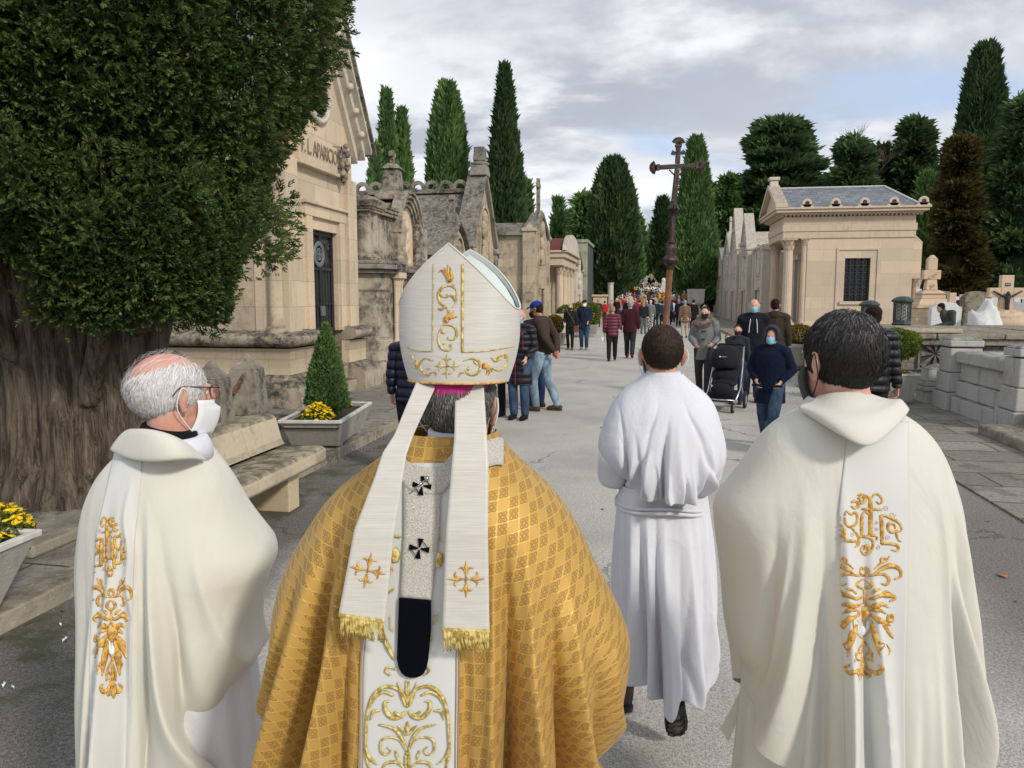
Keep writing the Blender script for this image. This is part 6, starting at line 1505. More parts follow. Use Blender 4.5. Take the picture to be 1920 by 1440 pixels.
def ribbon(name, fr_inv, bv, rows, mat, parent, off=0.006, thick=0.002, nu=12, step=6, uvs=False):
    """cloth strip: rows (v,uL,uR,depth or None); hangs at depth, or lies on the surface when that is nearer"""
    vs_ = [r[0] for r in rows]; out = []; v = vs_[0]; lines = []
    while v <= vs_[-1]+1e-6:
        uL, uR = np.interp(v, vs_, [r[1] for r in rows]), np.interp(v, vs_, [r[2] for r in rows]); dd = np.interp(v, vs_, [r[3] for r in rows])
        vt = [r[4] if len(r) > 4 else 0 for r in rows]; tilt = np.interp(v, vs_, vt); line = []
        for i in range(nu+1):
            u = uL+(uR-uL)*i/nu; vv = v+tilt*(i/nu-0.5); r = ray(u, vv).normalized(); hd = None
            if bv is not None:
                h, n_, ix, dist = bv.ray_cast(CAMP, r)
                if h is not None: hd = dist-off
            fwd = r.x*(-math.sin(YAW))+r.y*math.cos(YAW); d_ = dd/fwd
            if hd is not None: d_ = min(d_, hd)
            line.append(d_)
        lines.append((v, uL, uR, tilt, line)); v += step
    D_ = np.array([l[4] for l in lines]); ok = D_ < 4
    keep_ = ok.any(1); lines = [l for l, k_ in zip(lines, keep_) if k_]; D_, ok = D_[keep_], ok[keep_]
    for r_, o_ in zip(D_, ok): r_[~o_] = np.interp(np.flatnonzero(~o_), np.flatnonzero(o_), r_[o_])
    for _ in range(2):
        Dp = np.pad(D_, 1, mode='edge'); Ds = (Dp[1:-1, 1:-1]*2+Dp[:-2, 1:-1]+Dp[2:, 1:-1]+Dp[1:-1, :-2]+Dp[1:-1, 2:])/6; D_ = np.minimum(Ds, D_+(0.0015 if off > .003 else 0))
    mb = MB(); vs = []
    for (v, uL, uR, tilt, _), dl in zip(lines, D_):
        for i in range(nu+1):
            u = uL+(uR-uL)*i/nu; r = ray(u, v+tilt*(i/nu-0.5)).normalized(); vs.append(fr_inv @ (CAMP+r*dl[i]))
    m = len(lines); mb.add(vs, [(j*(nu+1)+i, (j+1)*(nu+1)+i, (j+1)*(nu+1)+i+1, j*(nu+1)+i+1) for j in range(m-1) for i in range(nu)])
    o = mb.build(name, mat, parent, smooth=True); so = o.modifiers.new('solid', 'SOLIDIFY'); so.thickness = thick; so.offset = -1
    return o

# the orphrey pattern seen on both ivory chasubles (in units of one enlarged photo crop)
LET = [([(330,115),(331,200),(332,372)],20,28,22),([(275,195),(345,197),(412,200)],12,16,10),([(275,240),(270,300),(272,380)],16,24,18),([(272,235),(300,215),(325,235)],8,14,8),
 ([(255,380),(325,388),(350,430),(328,490),(288,500),(264,470),(292,440),(330,455)],16,13,5),([(160,240),(172,210),(200,232),(236,222),(238,288),(192,318),(166,292),(160,250)],9,16,10),
 ([(192,310),(242,372),(250,430),(228,452)],12,22,8),([(158,325),(162,402),(228,415),(246,440)],14,20,8),([(100,335),(128,304),(160,330)],8,14,8),([(100,345),(106,378),(140,376),(146,344),(118,336)],10,15,6),
 ([(335,372),(375,380),(372,410)],14,14,4),([(332,372),(308,376)],12,10,4),([(402,238),(408,330),(410,432)],20,26,20),([(405,238),(450,248),(522,288),(545,335)],10,18,8),([(545,340),(508,360),(520,402),(542,415)],8,14,8),
 ([(520,345),(470,350),(448,318),(462,288),(494,305),(498,330)],16,18,8),([(410,430),(468,430),(516,446),(512,478),(474,470)],14,18,6),([(330,120),(300,108),(270,95),(246,102)],14,14,6),([(345,115),(362,94),(392,102),(412,138),(394,160),(370,144)],8,15,6),
 ([(205,150),(232,140),(250,170),(225,190),(202,175)],14,20,10),([(250,125),(275,108),(296,128),(280,155),(255,150)],14,20,10),([(270,135),(262,148)],18,22,12),([(290,470),(310,440),(325,480),(300,490)],12,18,8)]
SW = [spiral(480,235,22,0,1.4,3,3,3),spiral(435,195,20,3,1.3,3,3,3),spiral(125,255,20,1,1.4,3,3,3),spiral(125,415,20,2,1.3,3,3,3),spiral(372,330,14,0,1.3,3,3,3),spiral(205,372,16,4,1.3,3,3,3),spiral(450,390,18,2,1.3,3,3,3),spiral(380,455,16,5,1.3,3,3,3),spiral(370,290,12,5,1.3,3,3,3)]
ORN = mirror([([(290,640),(350,642),(400,602),(470,578),(525,600),(536,648),(496,670)],8,30,8),([(350,645),(420,636),(456,668),(440,706),(404,698)],8,22,6),([(360,602),(400,562),(440,545),(462,512)],8,14,5),spiral(415,545,26,0.3,1.0,12,10,5,-1),
 ([(292,652),(318,622),(306,590),(290,606)],8,16,6),([(290,738),(340,712),(322,684),(292,668)],14,20,6),([(290,782),(342,802),(410,776),(480,782),(496,802),(462,818)],10,30,8),([(340,770),(372,742),(410,735)],14,18,3),([(410,770),(440,752),(470,762)],12,14,3),
 ([(300,832),(352,852),(410,838),(458,862)],10,34,6),([(330,880),(390,880),(440,905)],10,26,4),([(330,910),(392,948),(440,1010),(486,1072)],16,46,6),([(335,950),(370,1060),(398,1192)],16,46,6),([(380,960),(430,960),(470,985)],8,24,4),([(390,1090),(420,1110),(405,1150)],14,18,4),
 ([(280,1200),(332,1215),(344,1172),(314,1168),(300,1190)],10,16,6),([(278,1225),(322,1278),(380,1302),(416,1270),(384,1248)],10,28,10),([(282,1285),(318,1322),(336,1304)],10,24,6),([(292,1090),(330,1150),(350,1230)],8,14,6)], 288)+[
 ([(288,735),(288,835)],10,16,14),([(275,855),(277,900),(276,960)],60,78,12),([(248,880),(244,920)],30,30,20),([(306,880),(308,920)],30,30,20),([(276,1070),(270,1180),(262,1262)],12,20,16),([(264,1250),(258,1300),(254,1352)],34,44,4),([(472,905),(478,945),(448,940),(455,910)],20,26,16),([(440,1110),(460,1150),(455,1185)],8,14,4)]
HRT = [([(215,945),(222,1000),(246,1045),(272,1068)],6,8,6),([(336,945),(330,1000),(304,1045),(274,1068)],6,8,6)]
HRF = [([(232,950),(236,1000),(262,1040)],16,30,20),([(318,950),(314,1000),(284,1040)],16,30,20),([(275,985),(275,1050)],20,40,14)]
def fleury(cx, cy, r, rot=0.0, w=1.0):
    out = []
    for k in range(4):
        a = rot+k*PI/2; d = (math.cos(a), math.sin(a)); n = (-d[1], d[0])
        P_ = lambda f, s: (cx+r*(d[0]*f+n[0]*s), cy+r*(d[1]*f+n[1]*s))
        out.append(([P_(.1,0),P_(.5,0),P_(.72,0),P_(1.0,0)], .07*r*w, .16*r*w, .02*r*w))
        for s in (-1,1): out.append(([P_(.28,s*.04),P_(.5,s*.1),P_(.62,s*.24),P_(.55,s*.40)], .05*r*w, .11*r*w, .03*r*w))
    return out
# ================= FOREGROUND FIGURES =================
def mask_on(Mx, rt, mat, blue=False, strap=True):
    mb = MB(); n, m = 14, 9; vs = []
    for j in range(m+1):
        t = j/m; z = -.012-.10*t
        for i in range(n+1):
            a = (i/n-0.5)*2; w_ = .069*(1-.25*t**2); x = a*w_*1.05; y = .130-.098*abs(a)**1.9-.02*t**2+.006*math.sin(t*PI)-(.02 if t < .12 else 0)*(1-abs(a))
            vs.append((x, y+.009, z+.004*abs(a)))
    mb.add(vs, [(j*(n+1)+i, j*(n+1)+i+1, (j+1)*(n+1)+i+1, (j+1)*(n+1)+i) for j in range(m) for i in range(n)]); mb.xf(Mx)
    o = mb.build('face_mask', mat, rt, smooth=True); so = o.modifiers.new('s', 'SOLIDIFY'); so.thickness = .0015
    if strap:
        mb = MB()
        for s in (-1, 1): mb.tube(spline([(s*.066,.03,-.022),(s*.082,.012,.012),(s*.094,-.012,.028),(s*.099,-.026,.0),(s*.090,-.02,-.035),(s*.07,.02,-.082),(s*.058,.04,-.098)], 4), .0016, 6, up=(s,0,0))
        mb.xf(Mx); mb.build('ear_loop', M['maskwhite'] if mat != M['maskblack'] else mat, o, smooth=True)
    return o
def cowl(name, Minv, rows, mat, parent, thick=.004, bv=None):
    """rows of (u,v,depth) points, smoothed"""
    mb = MB(); vs = []; nc = len(rows[0])
    for row in rows:
        for (u, v, d) in row:
            r = ray(u, v); fwd = r.x*(-math.sin(YAW))+r.y*math.cos(YAW); t = d/fwd
            if bv is not None:
                h, n_, ix, dist = bv.ray_cast(CAMP, r.normalized())
                if h is not None: t = min(t, (dist-.006)/r.length)
            vs.append(Minv @ (CAMP+r*t))
    mb.add(vs, [(j*nc+i, (j+1)*nc+i, (j+1)*nc+i+1, j*nc+i+1) for j in range(len(rows)-1) for i in range(nc-1)])
    o = mb.build(name, mat, parent, smooth=True); a = o.modifiers.new('sub', 'SUBSURF'); a.levels = 3; a.render_levels = 3
    so = o.modifiers.new('solid', 'SOLIDIFY'); so.thickness = thick; return o
def shoe(mbu, mbs, Mx, L=.29, W=.052):
    s0, s1 = len(mbu.v), len(mbs.v)
    out = [(-.04,-.0),(-.036,.06),(-.04,.12),(-.05,.19),(-.045,.25),(-.015,.29),(.02,.29),(.05,.25),(.052,.19),(.042,.12),(.036,.06),(.038,0),(.02,-.03),(-.02,-.03)]
    k = L/.32; mbs.prism([(x*k, (y-.02)*k) for x, y in out], 'z', 0.012, 0.03)
    for i in range(9):
        y = (-.02+.032*i)*k
        if 3 <= i <= 4: continue
        w_ = interp(y/k, [-.03,.12,.2,.27], [.034,.036,.046,.03])*k
        for s in (-1, 1): mbs.tube([(s*w_*.95, y, .006), (s*w_*.35, y+.016*k, .006), (s*.004, y+.006*k, .006)], .0065*k*1.2, 5)
    mbu.tube([(0,-.035*k,.075*k),(0,.01*k,.075*k),(0,.07*k,.065*k),(0,.14*k,.05*k),(0,.21*k,.038*k),(0,.262*k,.03*k)], [.034*k,.042*k,.042*k,.043*k,.044*k,.024*k], 14, flat=0.95, up=(0,0,1))
    mbu.lathe([(.04*k,0),(.044*k,.05*k),(.047*k,.06*k)], 12, (0,-.005,.08*k)); mbu.xf(Mx, s0); mbs.xf(Mx, s1)

# ---------- bishop ----------
fb = Frame(852, 1.78); P1 = person(fb, 'bishop seen from behind in gold brocade chasuble and tall cream mitre'); MW = fb.matrix(); MI = MW.inverted()
hz_b = 1.575
mb = MB(); jb = J0(1.0, head=(.012,.0,hz_b), neck=(0,-.02,1.44), shL=(-.15,.02,1.33), shR=(.15,.02,1.33), elL=(-.27,.06,1.05), elR=(.27,.06,1.05), wrL=(-.14,.22,1.0), wrR=(.14,.22,1.0), hdL=(.5,.6,.3), hdR=(-.5,.6,.3), chest=(0,0,1.25))
HB = body_mb(mb, jb, 1.0, R(-14), 0, 1.1); remesh(mb, 'body', M['skin'], P1, .0052, 2); eyes(HB, P1)
hair_strands('hair', HB, P1, M['hair_bishop'], lambda d: (d[:, 1] < .35) & (d[:, 2] > -.85) & (d[:, 2] < .30) & ~((d[:, 2] < -.2) & (np.abs(d[:, 0]) > .80) & (d[:, 1] > -.15)), 7000, .035, .0008, rad=(.080,.103,.092), seed=3, base=.25, messy=.15, shell=.003)
mask_on(HB, P1, M['maskwhite'])
mb = MB()
for j in range(7):
    pass
nn = 24; vs = []
for j in range(9):
    ph = (j/8)*R(92)
    for i in range(nn): a = 2*PI*i/nn; vs.append((.081*math.sin(ph)*math.cos(a), -.010+.101*math.sin(ph)*math.sin(a), .028+.088*math.cos(ph)))
mb.add(vs, [(j*nn+i, (j+1)*nn+i, (j+1)*nn+(i+1) % nn, j*nn+(i+1) % nn) for j in range(8) for i in range(nn)]); mb.xf(HB @ Matrix.Translation((0,-.006,.022)) @ Matrix.Rotation(R(10), 4, 'X')); mb.build('skullcap', M['magenta'], P1, smooth=True)
rowsb = [(806,770,925),(828,752,945),(850,722,958),(868,700,978),(885,668,1004),(905,640,1027),(935,608,1053),(970,583,1078),(1010,556,1100),(1060,530,1122),(1100,515,1145),(1150,503,1172),(1190,500,1186),(1260,498,1180),(1330,504,1158),(1440,508,1130),(1700,512,1090)]
chb = drape('chasuble', fb, rowsb, [(.5,.27),(1.0,.25),(1.25,.215),(1.38,.185),(1.45,.14),(1.50,.10),(1.53,.085)], [(.5,.3),(1.0,.36),(1.2,.3),(1.42,.15),(1.53,.06)], M['brocade'], P1,
    [(668,893,585,1440,-.070,20,.8),(700,905,668,1440,-.030,13,1),(630,930,545,1440,.045,26,1),(585,1010,520,1440,-.030,16,1),(690,900,625,1440,.050,20,1.2),(560,1060,500,1440,.03,18,1),
     (925,925,930,1440,.026,14,1),(948,935,968,1440,-.058,15,.75),(975,950,1010,1440,.046,21,1.2),(1028,1012,1058,1440,-.050,15,.75),(1050,1010,1095,1440,.034,20,1),(1100,1120,1125,1440,-.030,16,1),(1140,1130,1150,1440,.02,14,1),(890,930,880,1440,-.014,12,1)], seed=4, gen=(.024, 11), fs=1.25, fw=.88, uvs=True, nth=420, nz=220, fine=.0022)
bvb = bvh_of(chb, MW)
orp = ribbon('orphrey', MI, bvb, [(868,742,862,9),(1000,720,858,9),(1200,678,862,9),(1440,672,860,9),(1600,666,862,9)], M['ivory_panel'], chb, off=.004, nu=14, step=8)
mb = MB(); 
for (ps) in ([(742,870),(722,1000),(680,1200),(675,1440),(669,1600)], [(861,870),(857,1000),(861,1200),(859,1440),(861,1600)]):
    for o_ in (0, 5):
        sp = spline([(p[0]+(o_ if ps[0][0] < 800 else -o_), p[1], 0) for p in ps], 10); pts = [cast(bvb, p.x, p.y, .0055) for p in sp]; mb.tube([MI @ c[0] for c in pts if c], .0011 if o_ else .0015, 6)
mb.build('orphrey_braid', plain('tan_braid', (.36,.25,.14), .6, bump=0), chb)
# orphrey scrollwork; pattern units = crop of the photo at x650 y1100, 4.235 per pixel
TB = TM(650, 1100, 4.235)
OB = mirror([([(485,960),(470,880),(400,810),(300,795),(210,870),(165,1010),(155,1150),(150,1300),(175,1440)],16,26,14),([(375,865),(300,835),(235,870),(200,930)],16,24,6),([(470,985),(440,1030),(370,1040),(310,980),(305,915),(345,910)],14,34,10),([(380,990),(420,1020),(460,990)],16,22,6),
 ([(270,985),(215,990),(190,1060)],12,24,6),([(475,1310),(450,1220),(380,1130),(255,1095)],8,26,10),([(465,1290),(420,1220),(340,1195),(275,1225),(275,1310),(320,1335),(350,1300),(322,1272)],8,16,10),([(150,1250),(175,1350),(250,1415)],10,26,4),([(388,1300),(400,1340),(405,1375)],6,22,6),
 ([(470,950),(440,860),(405,755)],14,30,5),([(485,940),(478,840),(470,740)],10,22,4),([(400,655),(330,640),(310,670),(350,705)],12,16,12),([(475,1180),(440,1130),(405,1100)],10,22,5),([(480,1180),(480,1070)],20,22,4),([(300,400),(330,480),(380,580)],30,34,12),([(470,1340),(472,1440)],18,22,18),([(455,1440),(400,1395),(320,1400),(285,1440)],10,22,14),
 ([(335,50),(380,10)],8,18,8),([(330,-90),(360,-130),(350,-200)],14,20,6),([(470,1320),(500,1330)],20,26,20),([(270,1460),(300,1540),(380,1600),(470,1560)],14,30,14),([(180,1440),(230,1600),(330,1680),(480,1700)],14,22,10)], 483)
OB += [([(350-2*q,230+q*14),(335+q*6,250+q*15)],3,5,2) for q in range(8)] + [([(690-q*2,230+q*12),(730-q*2,215+q*12)],3,5,2) for q in range(7)]
strokes('orphrey_embroidery', bvb, OB, TB, M['goldpale'], orp, MI, off=.0085, flat=.3)
TB2 = TM(640, 1000, 5.54)
strokes('orphrey_fruit', bvb, [([(545,150),(560,220),(560,300)],60,110,60),([(1020,200),(1005,270),(1000,350)],60,110,60),([(540,20),(620,40)],20,26,12),([(980,40),(1050,80)],14,26,14)], TB2, M['goldpale'], orp, MI, off=.0085, flat=.25)
# amice and collar
mb = MB(); mb.lathe([(.072,1.455),(.068,1.50),(.066,1.528),(.062,1.53)], 24, (0.006,-.018,0), squash=(1,1.05)); mb.build('amice', M['white'], P1, smooth=True)
mb = MB(); cx_, cz_ = fb.loc(812, 830); ring_ = []
for j, (dr, z) in enumerate(((0,1.40),(.0,1.45),(-.008,1.49),(-.012,1.507),(-.017,1.505))):
    for i in range(32): a = 2*PI*i/32; ring_.append((0.006+(.092+dr)*math.cos(a), -.02+(.105+dr)*math.sin(a), z-.02*math.sin(a)*0))
mb.add(ring_, [(j*32+i, j*32+(i+1) % 32, (j+1)*32+(i+1) % 32, (j+1)*32+i) for j in range(4) for i in range(32)])
co_ = mb.build('collar', M['brocade'], chb, smooth=True); ul = co_.data.uv_layers.new(name='UVMap')
for lp in co_.data.loops: v_ = co_.data.vertices[lp.vertex_index].co; ul.data[lp.index].uv = (math.atan2(v_.x-.006, -(v_.y+.02))*.1, v_.z)
# pallium: woollen ring over the shoulders with pendant
def ringpal():
    mb = MB(); pts = [(706,862),(725,850),(750,862),(768,884),(800,893),(828,890),(848,868),(880,850),(912,842),(938,838),(962,858)]
    out = []
    n = 60; sp = spline([(p[0], p[1], 0) for p in pts], 7)
    for p in sp:
        a = cast(bvb, p.x, p.y-14, .007); b = cast(bvb, p.x, p.y+32, .007)
        out.append((p.x, p.y))
    vs = []; m = 7; lines = 0
    for p in sp:
        ok = True; ln = []
        for k in range(m):
            c = cast(bvb, p.x, p.y-16+k*8.5, .007)
            if c is None: ok = False; break
            ln.append(MI @ c[0])
        if ok: vs += ln; lines += 1
    mb.add(vs, [(j*m+k, j*m+k+1, (j+1)*m+k+1, (j+1)*m+k) for j in range(lines-1) for k in range(m-1)])
    o = mb.build('pallium', M['wool'], P1, smooth=True); so = o.modifiers.new('solid', 'SOLIDIFY'); so.thickness = .005; so.offset = 1; return o
pal = ringpal()
def ribbon_at(name, rows, mat, parent, off, **k): return ribbon(name, MI, bvb, rows, mat, parent, off, **k)
pen = ribbon_at('pallium_pendant', [(876,757,832,9,4),(930,757,826,9,4),(1000,757,824,9,3),(1124,750,808,9,5)], M['wool'], pal, .011, thick=.004, nu=8)
pend = ribbon_at('pallium_end', [(1124,748,808,9,5),(1180,746,808,9,3),(1235,744,803,9,0),(1252,747,800,9,0),(1263,753,795,9,0),(1269,761,787,9,0),(1271,768,779,9,0)], M['black_velvet'], pal, .014, thick=.006, nu=8, step=3)
TC = TM(640, 1000, 5.54)
def patee(cx, cy, s, rot=0.15): return [([(cx+math.cos(a)*s*.12, cy+math.sin(a)*s*.12), (cx+math.cos(a)*s*.55, cy+math.sin(a)*s*.55), (cx+math.cos(a)*s, cy+math.sin(a)*s)], s*.12, s*.32, s*.62) for a in [rot+k*PI/2 for k in range(4)]]+[([(cx+math.cos(rot)*s, cy+math.sin(rot)*s),(cx+math.cos(rot-PI/2)*s, cy+math.sin(rot-PI/2)*s)],8,8,8),([(cx-math.cos(rot)*s, cy-math.sin(rot)*s),(cx-math.cos(rot-PI/2)*s, cy-math.sin(rot-PI/2)*s)],8,8,8)]
strokes('pallium_cross', bvb, patee(810,158,105), TC, M['black_velvet'], pal, MI, off=.0150, flat=.12)
TD = TM(700, 700, 4.8)
strokes('pallium_cross', bvb, patee(438,1010,85), TD, M['black_velvet'], pal, MI, off=.0155, flat=.12)
mb = MB(); c1_, c2_ = cast(bvb, 771, 923, .019), cast(bvb, 800, 897, .019)
if c1_ and c2_: mb.tube([MI @ c1_[0], MI @ c2_[0]], .0018, 6); mb.ell(MI @ c2_[0], (.006,.006,.006), 10, 8)
mb.build('pallium_pin', plain('pin_silver', (.5,.5,.5), .25, metal=.9, bump=0), pal, smooth=True)
# lappets
lapL = ribbon_at('lappet', [(706,785,825,1.70,0),(760,762,800,1.62,0),(817,739,774,1.60,2),(850,718,762,1.58,4),(900,702,754,1.56,8),(1000,664,738,1.53,12),(1164,634,721,1.5,17)], M['moire'], P1, .016, thick=.003)
lapR = ribbon_at('lappet', [(706,854,906,1.70,0),(817,852,913,1.60,0),(872,847,916,1.57,1),(1000,836,915,1.53,1),(1190,829,918,1.5,3)], M['moire'], P1, .016, thick=.003)
def bvw(o): return bvh_of(o, MW)
bl, br = bvw(lapL), bvw(lapR)
TE = TM(640, 1000, 5.54)
strokes('lappet_cross', bl, fleury(275,385,190,R(12)), TE, M['gold'], lapL, MI, off=.002, flat=.35)
strokes('lappet_cross', br, fleury(1297,475,192,0), TE, M['gold'], lapR, MI, off=.002, flat=.35)
for o_, b_, c_ in ((lapL, bl, (275,385)), (lapR, br, (1297,475))):
    strokes('cross_centre', b_, [([(c_[0]-8,c_[1]),(c_[0],c_[1]),(c_[0]+8,c_[1])],34,44,34)], TE, M['redthread'], o_, MI, off=.0035, flat=.4)
def fringe(lap, bvx, u0, v0, u1, v1, L):
    mb = MB(); rr = random.Random(int(u0)); n = 74
    def hit(u, v, du):
        for k in range(40):
            c = cast(bvx, u+du*(k % 8), v-4-(k//8)*5, .003)
            if c: return c
    a_, b_ = hit(u0+1, v0, 1), hit(u1-1, v1, -1)
    A_, B_ = MI @ a_[0], MI @ b_[0]; nn_ = (MI.to_3x3() @ (-ray((u0+u1)/2, v0))).normalized()
    for k in range(26): mb.ell(A_.lerp(B_, k/25), (.0034,.003,.0042), 8, 6)
    br_ = mb.build('fringe_braid', M['goldpale'], lap, smooth=True); mb = MB(); d = (B_-A_).normalized(); dn = Vector((0,0,-1))
    for k in range(n):
        p = A_.lerp(B_, (k+.5)/n)+nn_*rr.uniform(-.001,.002); sw = rr.uniform(-.006,.012); l = L*rr.uniform(.88,1.08)
        mb.tube([p, p+dn*l*.4+d*sw*.2+nn_*.003, p+dn*l*.75+d*sw*.6+nn_*.002, p+dn*l+d*sw], [.0011,.0012,.0011,.0008], 4)
    mb.build('fringe', M['goldpale'], lap, smooth=True)
fringe(lapL, bl, 634, 1158, 719, 1174, .043); fringe(lapR, br, 830, 1190, 917, 1193, .043)
# mitre
MZ = 1.640; yaw_m = R(-16)
def mitre():
    out = []; hp, hs = .305, .165
    def panel(sgn, inner=0.0):
        nu, nv = 40, 30; vs = []
        for j in range(nv+1):
            for i in range(nu+1):
                a = (i/nu*2-1); ph = a*PI/2; xx = abs(math.sin(ph)); H_ = hs+(hp-hs)*(1-.78*xx-.22*xx**3)
                H_ = H_ if sgn > 0 else hs+(hp-hs)*(1-.55*xx-.45*xx**2.6); t = j/nv; z = t*H_
                rx = .1115+.028*math.sin(min(1, z/.125)*PI/2); ry = .116+.006*math.sin(min(1, z/.06)*PI/2)-.050*(z/.3)**1.3
                rx -= inner; ry -= inner
                x = rx*math.sin(ph); y = sgn*-ry*math.cos(ph)**(.85)
                vs.append((x, y, z))
        return vs, [(j*(nu+1)+i, j*(nu+1)+i+1, (j+1)*(nu+1)+i+1, (j+1)*(nu+1)+i) for j in range(nv) for i in range(nu)]
    Mm = Matrix.Translation((.012, -.012, MZ)) @ Matrix.Rotation(yaw_m, 4, 'Z') @ Matrix.Rotation(R(-2), 4, 'X')
    mo = bpy.data.objects.new('mitre', None); bpy.data.objects.remove(mo)
    mb = MB(); vs, fs = panel(1); mb.add(vs, fs); vs, fs = panel(-1); mb.add(vs, fs); mb.xf(Mm); o = mb.build('mitre', M['moire'], P1, smooth=True)
    mb = MB(); vs, fs = panel(1, .004); mb.add(vs, [f[::-1] for f in fs]); vs, fs = panel(-1, .004); mb.add(vs, fs); mb.xf(Mm); mb.build('mitre_lining', M['lining'], o, smooth=True)
    # edge piping
    nu = 40
    for sgn in (1, -1):
        vs, _ = panel(sgn); mb = MB(); mb.tube([Mm @ Vector(p) for p in vs[30*(nu+1):]], .0022, 6); mb.build('edge_piping', M['ivory'], o, smooth=True)
    mb = MB(); vs, _ = panel(1, -.001); mb.tube([Mm @ (Vector(p)+Vector((0,0,.002))) for p in vs[:nu+1]], .0026, 6); mb.build('gold_braid', M['gold'], o, smooth=True)
    return o, Mm
mit, Mm = mitre(); bm_ = bvh_of(mit, MW)
TF = TM(740, 460, 5.14)
# fold between the two horns
mb = MB(); vs = []
for i in range(13):
    a = (i/12*2-1)*.97; ph = a*PI/2; xx = abs(math.sin(ph)); 
    for s in (-1,-.5,0,.5,1):
        zt_ = .153+.14*((1-.78*xx-.22*xx**3)*(1-s)/2+(1-.55*xx-.45*xx**2.6)*(1+s)/2)
        dip = (1-s*s)*(.10*(1-xx)+.015); ry = (.122-.050*(zt_/.3)**1.3)-.006
        vs.append((math.sin(ph)*.132, s*ry*math.cos(ph)**.85, zt_-dip))
mb.add(vs, [(i*5+k, (i+1)*5+k, (i+1)*5+k+1, i*5+k+1) for i in range(12) for k in range(4)]); mb.xf(Mm); mb.build('gusset', M['lining'], mit, smooth=True)
strokes('gold_braid', bm_, [([(374,175),(370,500),(365,1015)],9,9,9),([(362,1020),(240,1018),(120,985)],9,9,9),([(655,180),(655,500),(652,1025)],22,26,22),([(650,1028),(760,1026),(900,1016),(1050,990),(1165,968)],10,10,10)], TF, M['goldpale'], mit, MI, off=.002, flat=.5)
EM = [([(560,370),(600,440),(590,540),(560,600)],8,18,6),([(590,420),(540,392),(470,395),(430,440),(425,500),(450,560),(480,590),(455,620),(418,605)],10,26,10),([(440,440),(465,400),(500,395)],18,26,10),([(425,470),(470,495),(515,490),(500,465)],10,22,8),([(535,480),(570,500),(590,545)],16,30,10),([(430,600),(450,620)],22,28,18),
 ([(480,590),(510,610),(515,660)],8,12,6),([(455,770),(520,765),(580,790),(600,850),(575,900),(520,905),(515,880)],10,26,10),([(460,775),(430,840),(425,920),(450,985),(500,1012),(545,995),(540,955)],10,24,10),([(455,830),(485,835)],34,38,34),([(475,935),(485,950)],26,30,22),([(530,955),(545,965)],20,26,18),
 ([(360,1110),(300,1085),(255,1120),(250,1180),(285,1235),(335,1250),(345,1225)],8,22,10),([(325,1175),(340,1185)],24,28,22),([(345,1235),(385,1215),(405,1250)],8,16,12),([(150,1045),(170,1070),(180,1095)],10,18,8),
 ([(665,1115),(720,1092),(790,1100),(825,1150),(815,1210),(770,1248),(710,1240),(680,1200)],8,26,10),([(760,1110),(800,1150)],14,26,10),([(700,1185),(725,1190)],28,34,26),([(680,1225),(640,1225),(620,1262)],10,16,14),([(935,1180),(990,1205),(1040,1190),(1075,1140),(1085,1075),(1050,1048),(1000,1075),(960,1110)],8,22,12),([(940,1080),(960,1105),(1000,1100),(1040,1060)],22,30,10),([(1060,1070),(1080,1090)],26,30,14),
 ([(360,1110),(375,1105)],8,10,4)]
strokes('mitre_embroidery', bm_, EM+fleury(505,1163,118,0), TF, M['goldpale'], mit, MI, off=.002, flat=.5)
ER = [([(535,330),(520,345),(515,350)],60,50,20),([(525,350),(500,290),(455,240),(420,262)],30,26,4),([(525,350),(505,280),(480,210)],28,26,4),([(530,345),(520,270),(512,180)],26,22,4),([(545,340),(545,270),(535,200)],24,20,4),([(550,340),(560,300),(552,260)],18,16,4),([(500,740),(505,700),(530,670)],44,60,34),([(525,700),(550,670),(575,622)],30,26,4),([(525,705),(570,690),(608,684)],26,22,4),([(515,690),(525,650),(530,620)],24,18,4),
 ([(850,1160),(870,1160),(900,1175)],50,60,40),([(895,1170),(915,1210),(905,1255)],26,18,4),([(890,1180),(892,1215),(885,1245)],22,16,4),([(900,1165),(930,1190),(938,1220)],24,16,4),([(205,1105),(212,1140),(215,1190)],26,40,18)]
strokes('mitre_flowers', bm_, ER, TF, M['gold'], mit, MI, off=.0022, flat=.5)
strokes('flower_heart', bm_, [([(525,330),(540,345)],34,40,24),([(490,735),(500,725)],34,40,26),([(850,1150),(865,1160)],30,40,26),([(500,1163),(512,1163)],26,30,26),([(205,1110),(210,1170)],16,20,12)], TF, M['redthread'], mit, MI, off=.0035, flat=.45)
# alb beneath
def skirt(fr, w_, d_, z1, z0, mat, parent, seed, nm='alb', cy=0.02):
    u0 = 960+(fr.x0/fr.D)*FPX
    vtop = 720; rows = []
    mb = MB(); n = 120; m = 30; vs = []
    for j in range(m+1):
        t = j/m; z = z1+(z0-z1)*t
        for i in range(n):
            a = 2*PI*i/n; f = 1+.05*t*math.sin(a*9+seed)+.04*t*math.sin(a*14+seed*2); vs.append((w_*f*(.8+.25*t)*math.cos(a), cy+d_*f*(.8+.25*t)*math.sin(a), z))
    mb.add(vs, [(j*n+i, (j+1)*n+i, (j+1)*n+(i+1) % n, j*n+(i+1) % n) for j in range(m) for i in range(n)]); return mb.build(nm, mat, parent, smooth=True)
skirt(fb, .24, .19, 1.1, .07, M['white'], P1, 1)
mu, ms_ = MB(), MB()
for s in (-1, 1): shoe(mu, ms_, Matrix.Translation((s*.11, -.03, 0)))
mu.build('shoes', M['black'], P1, smooth=True); ms_.build('soles', M['sole'], P1)

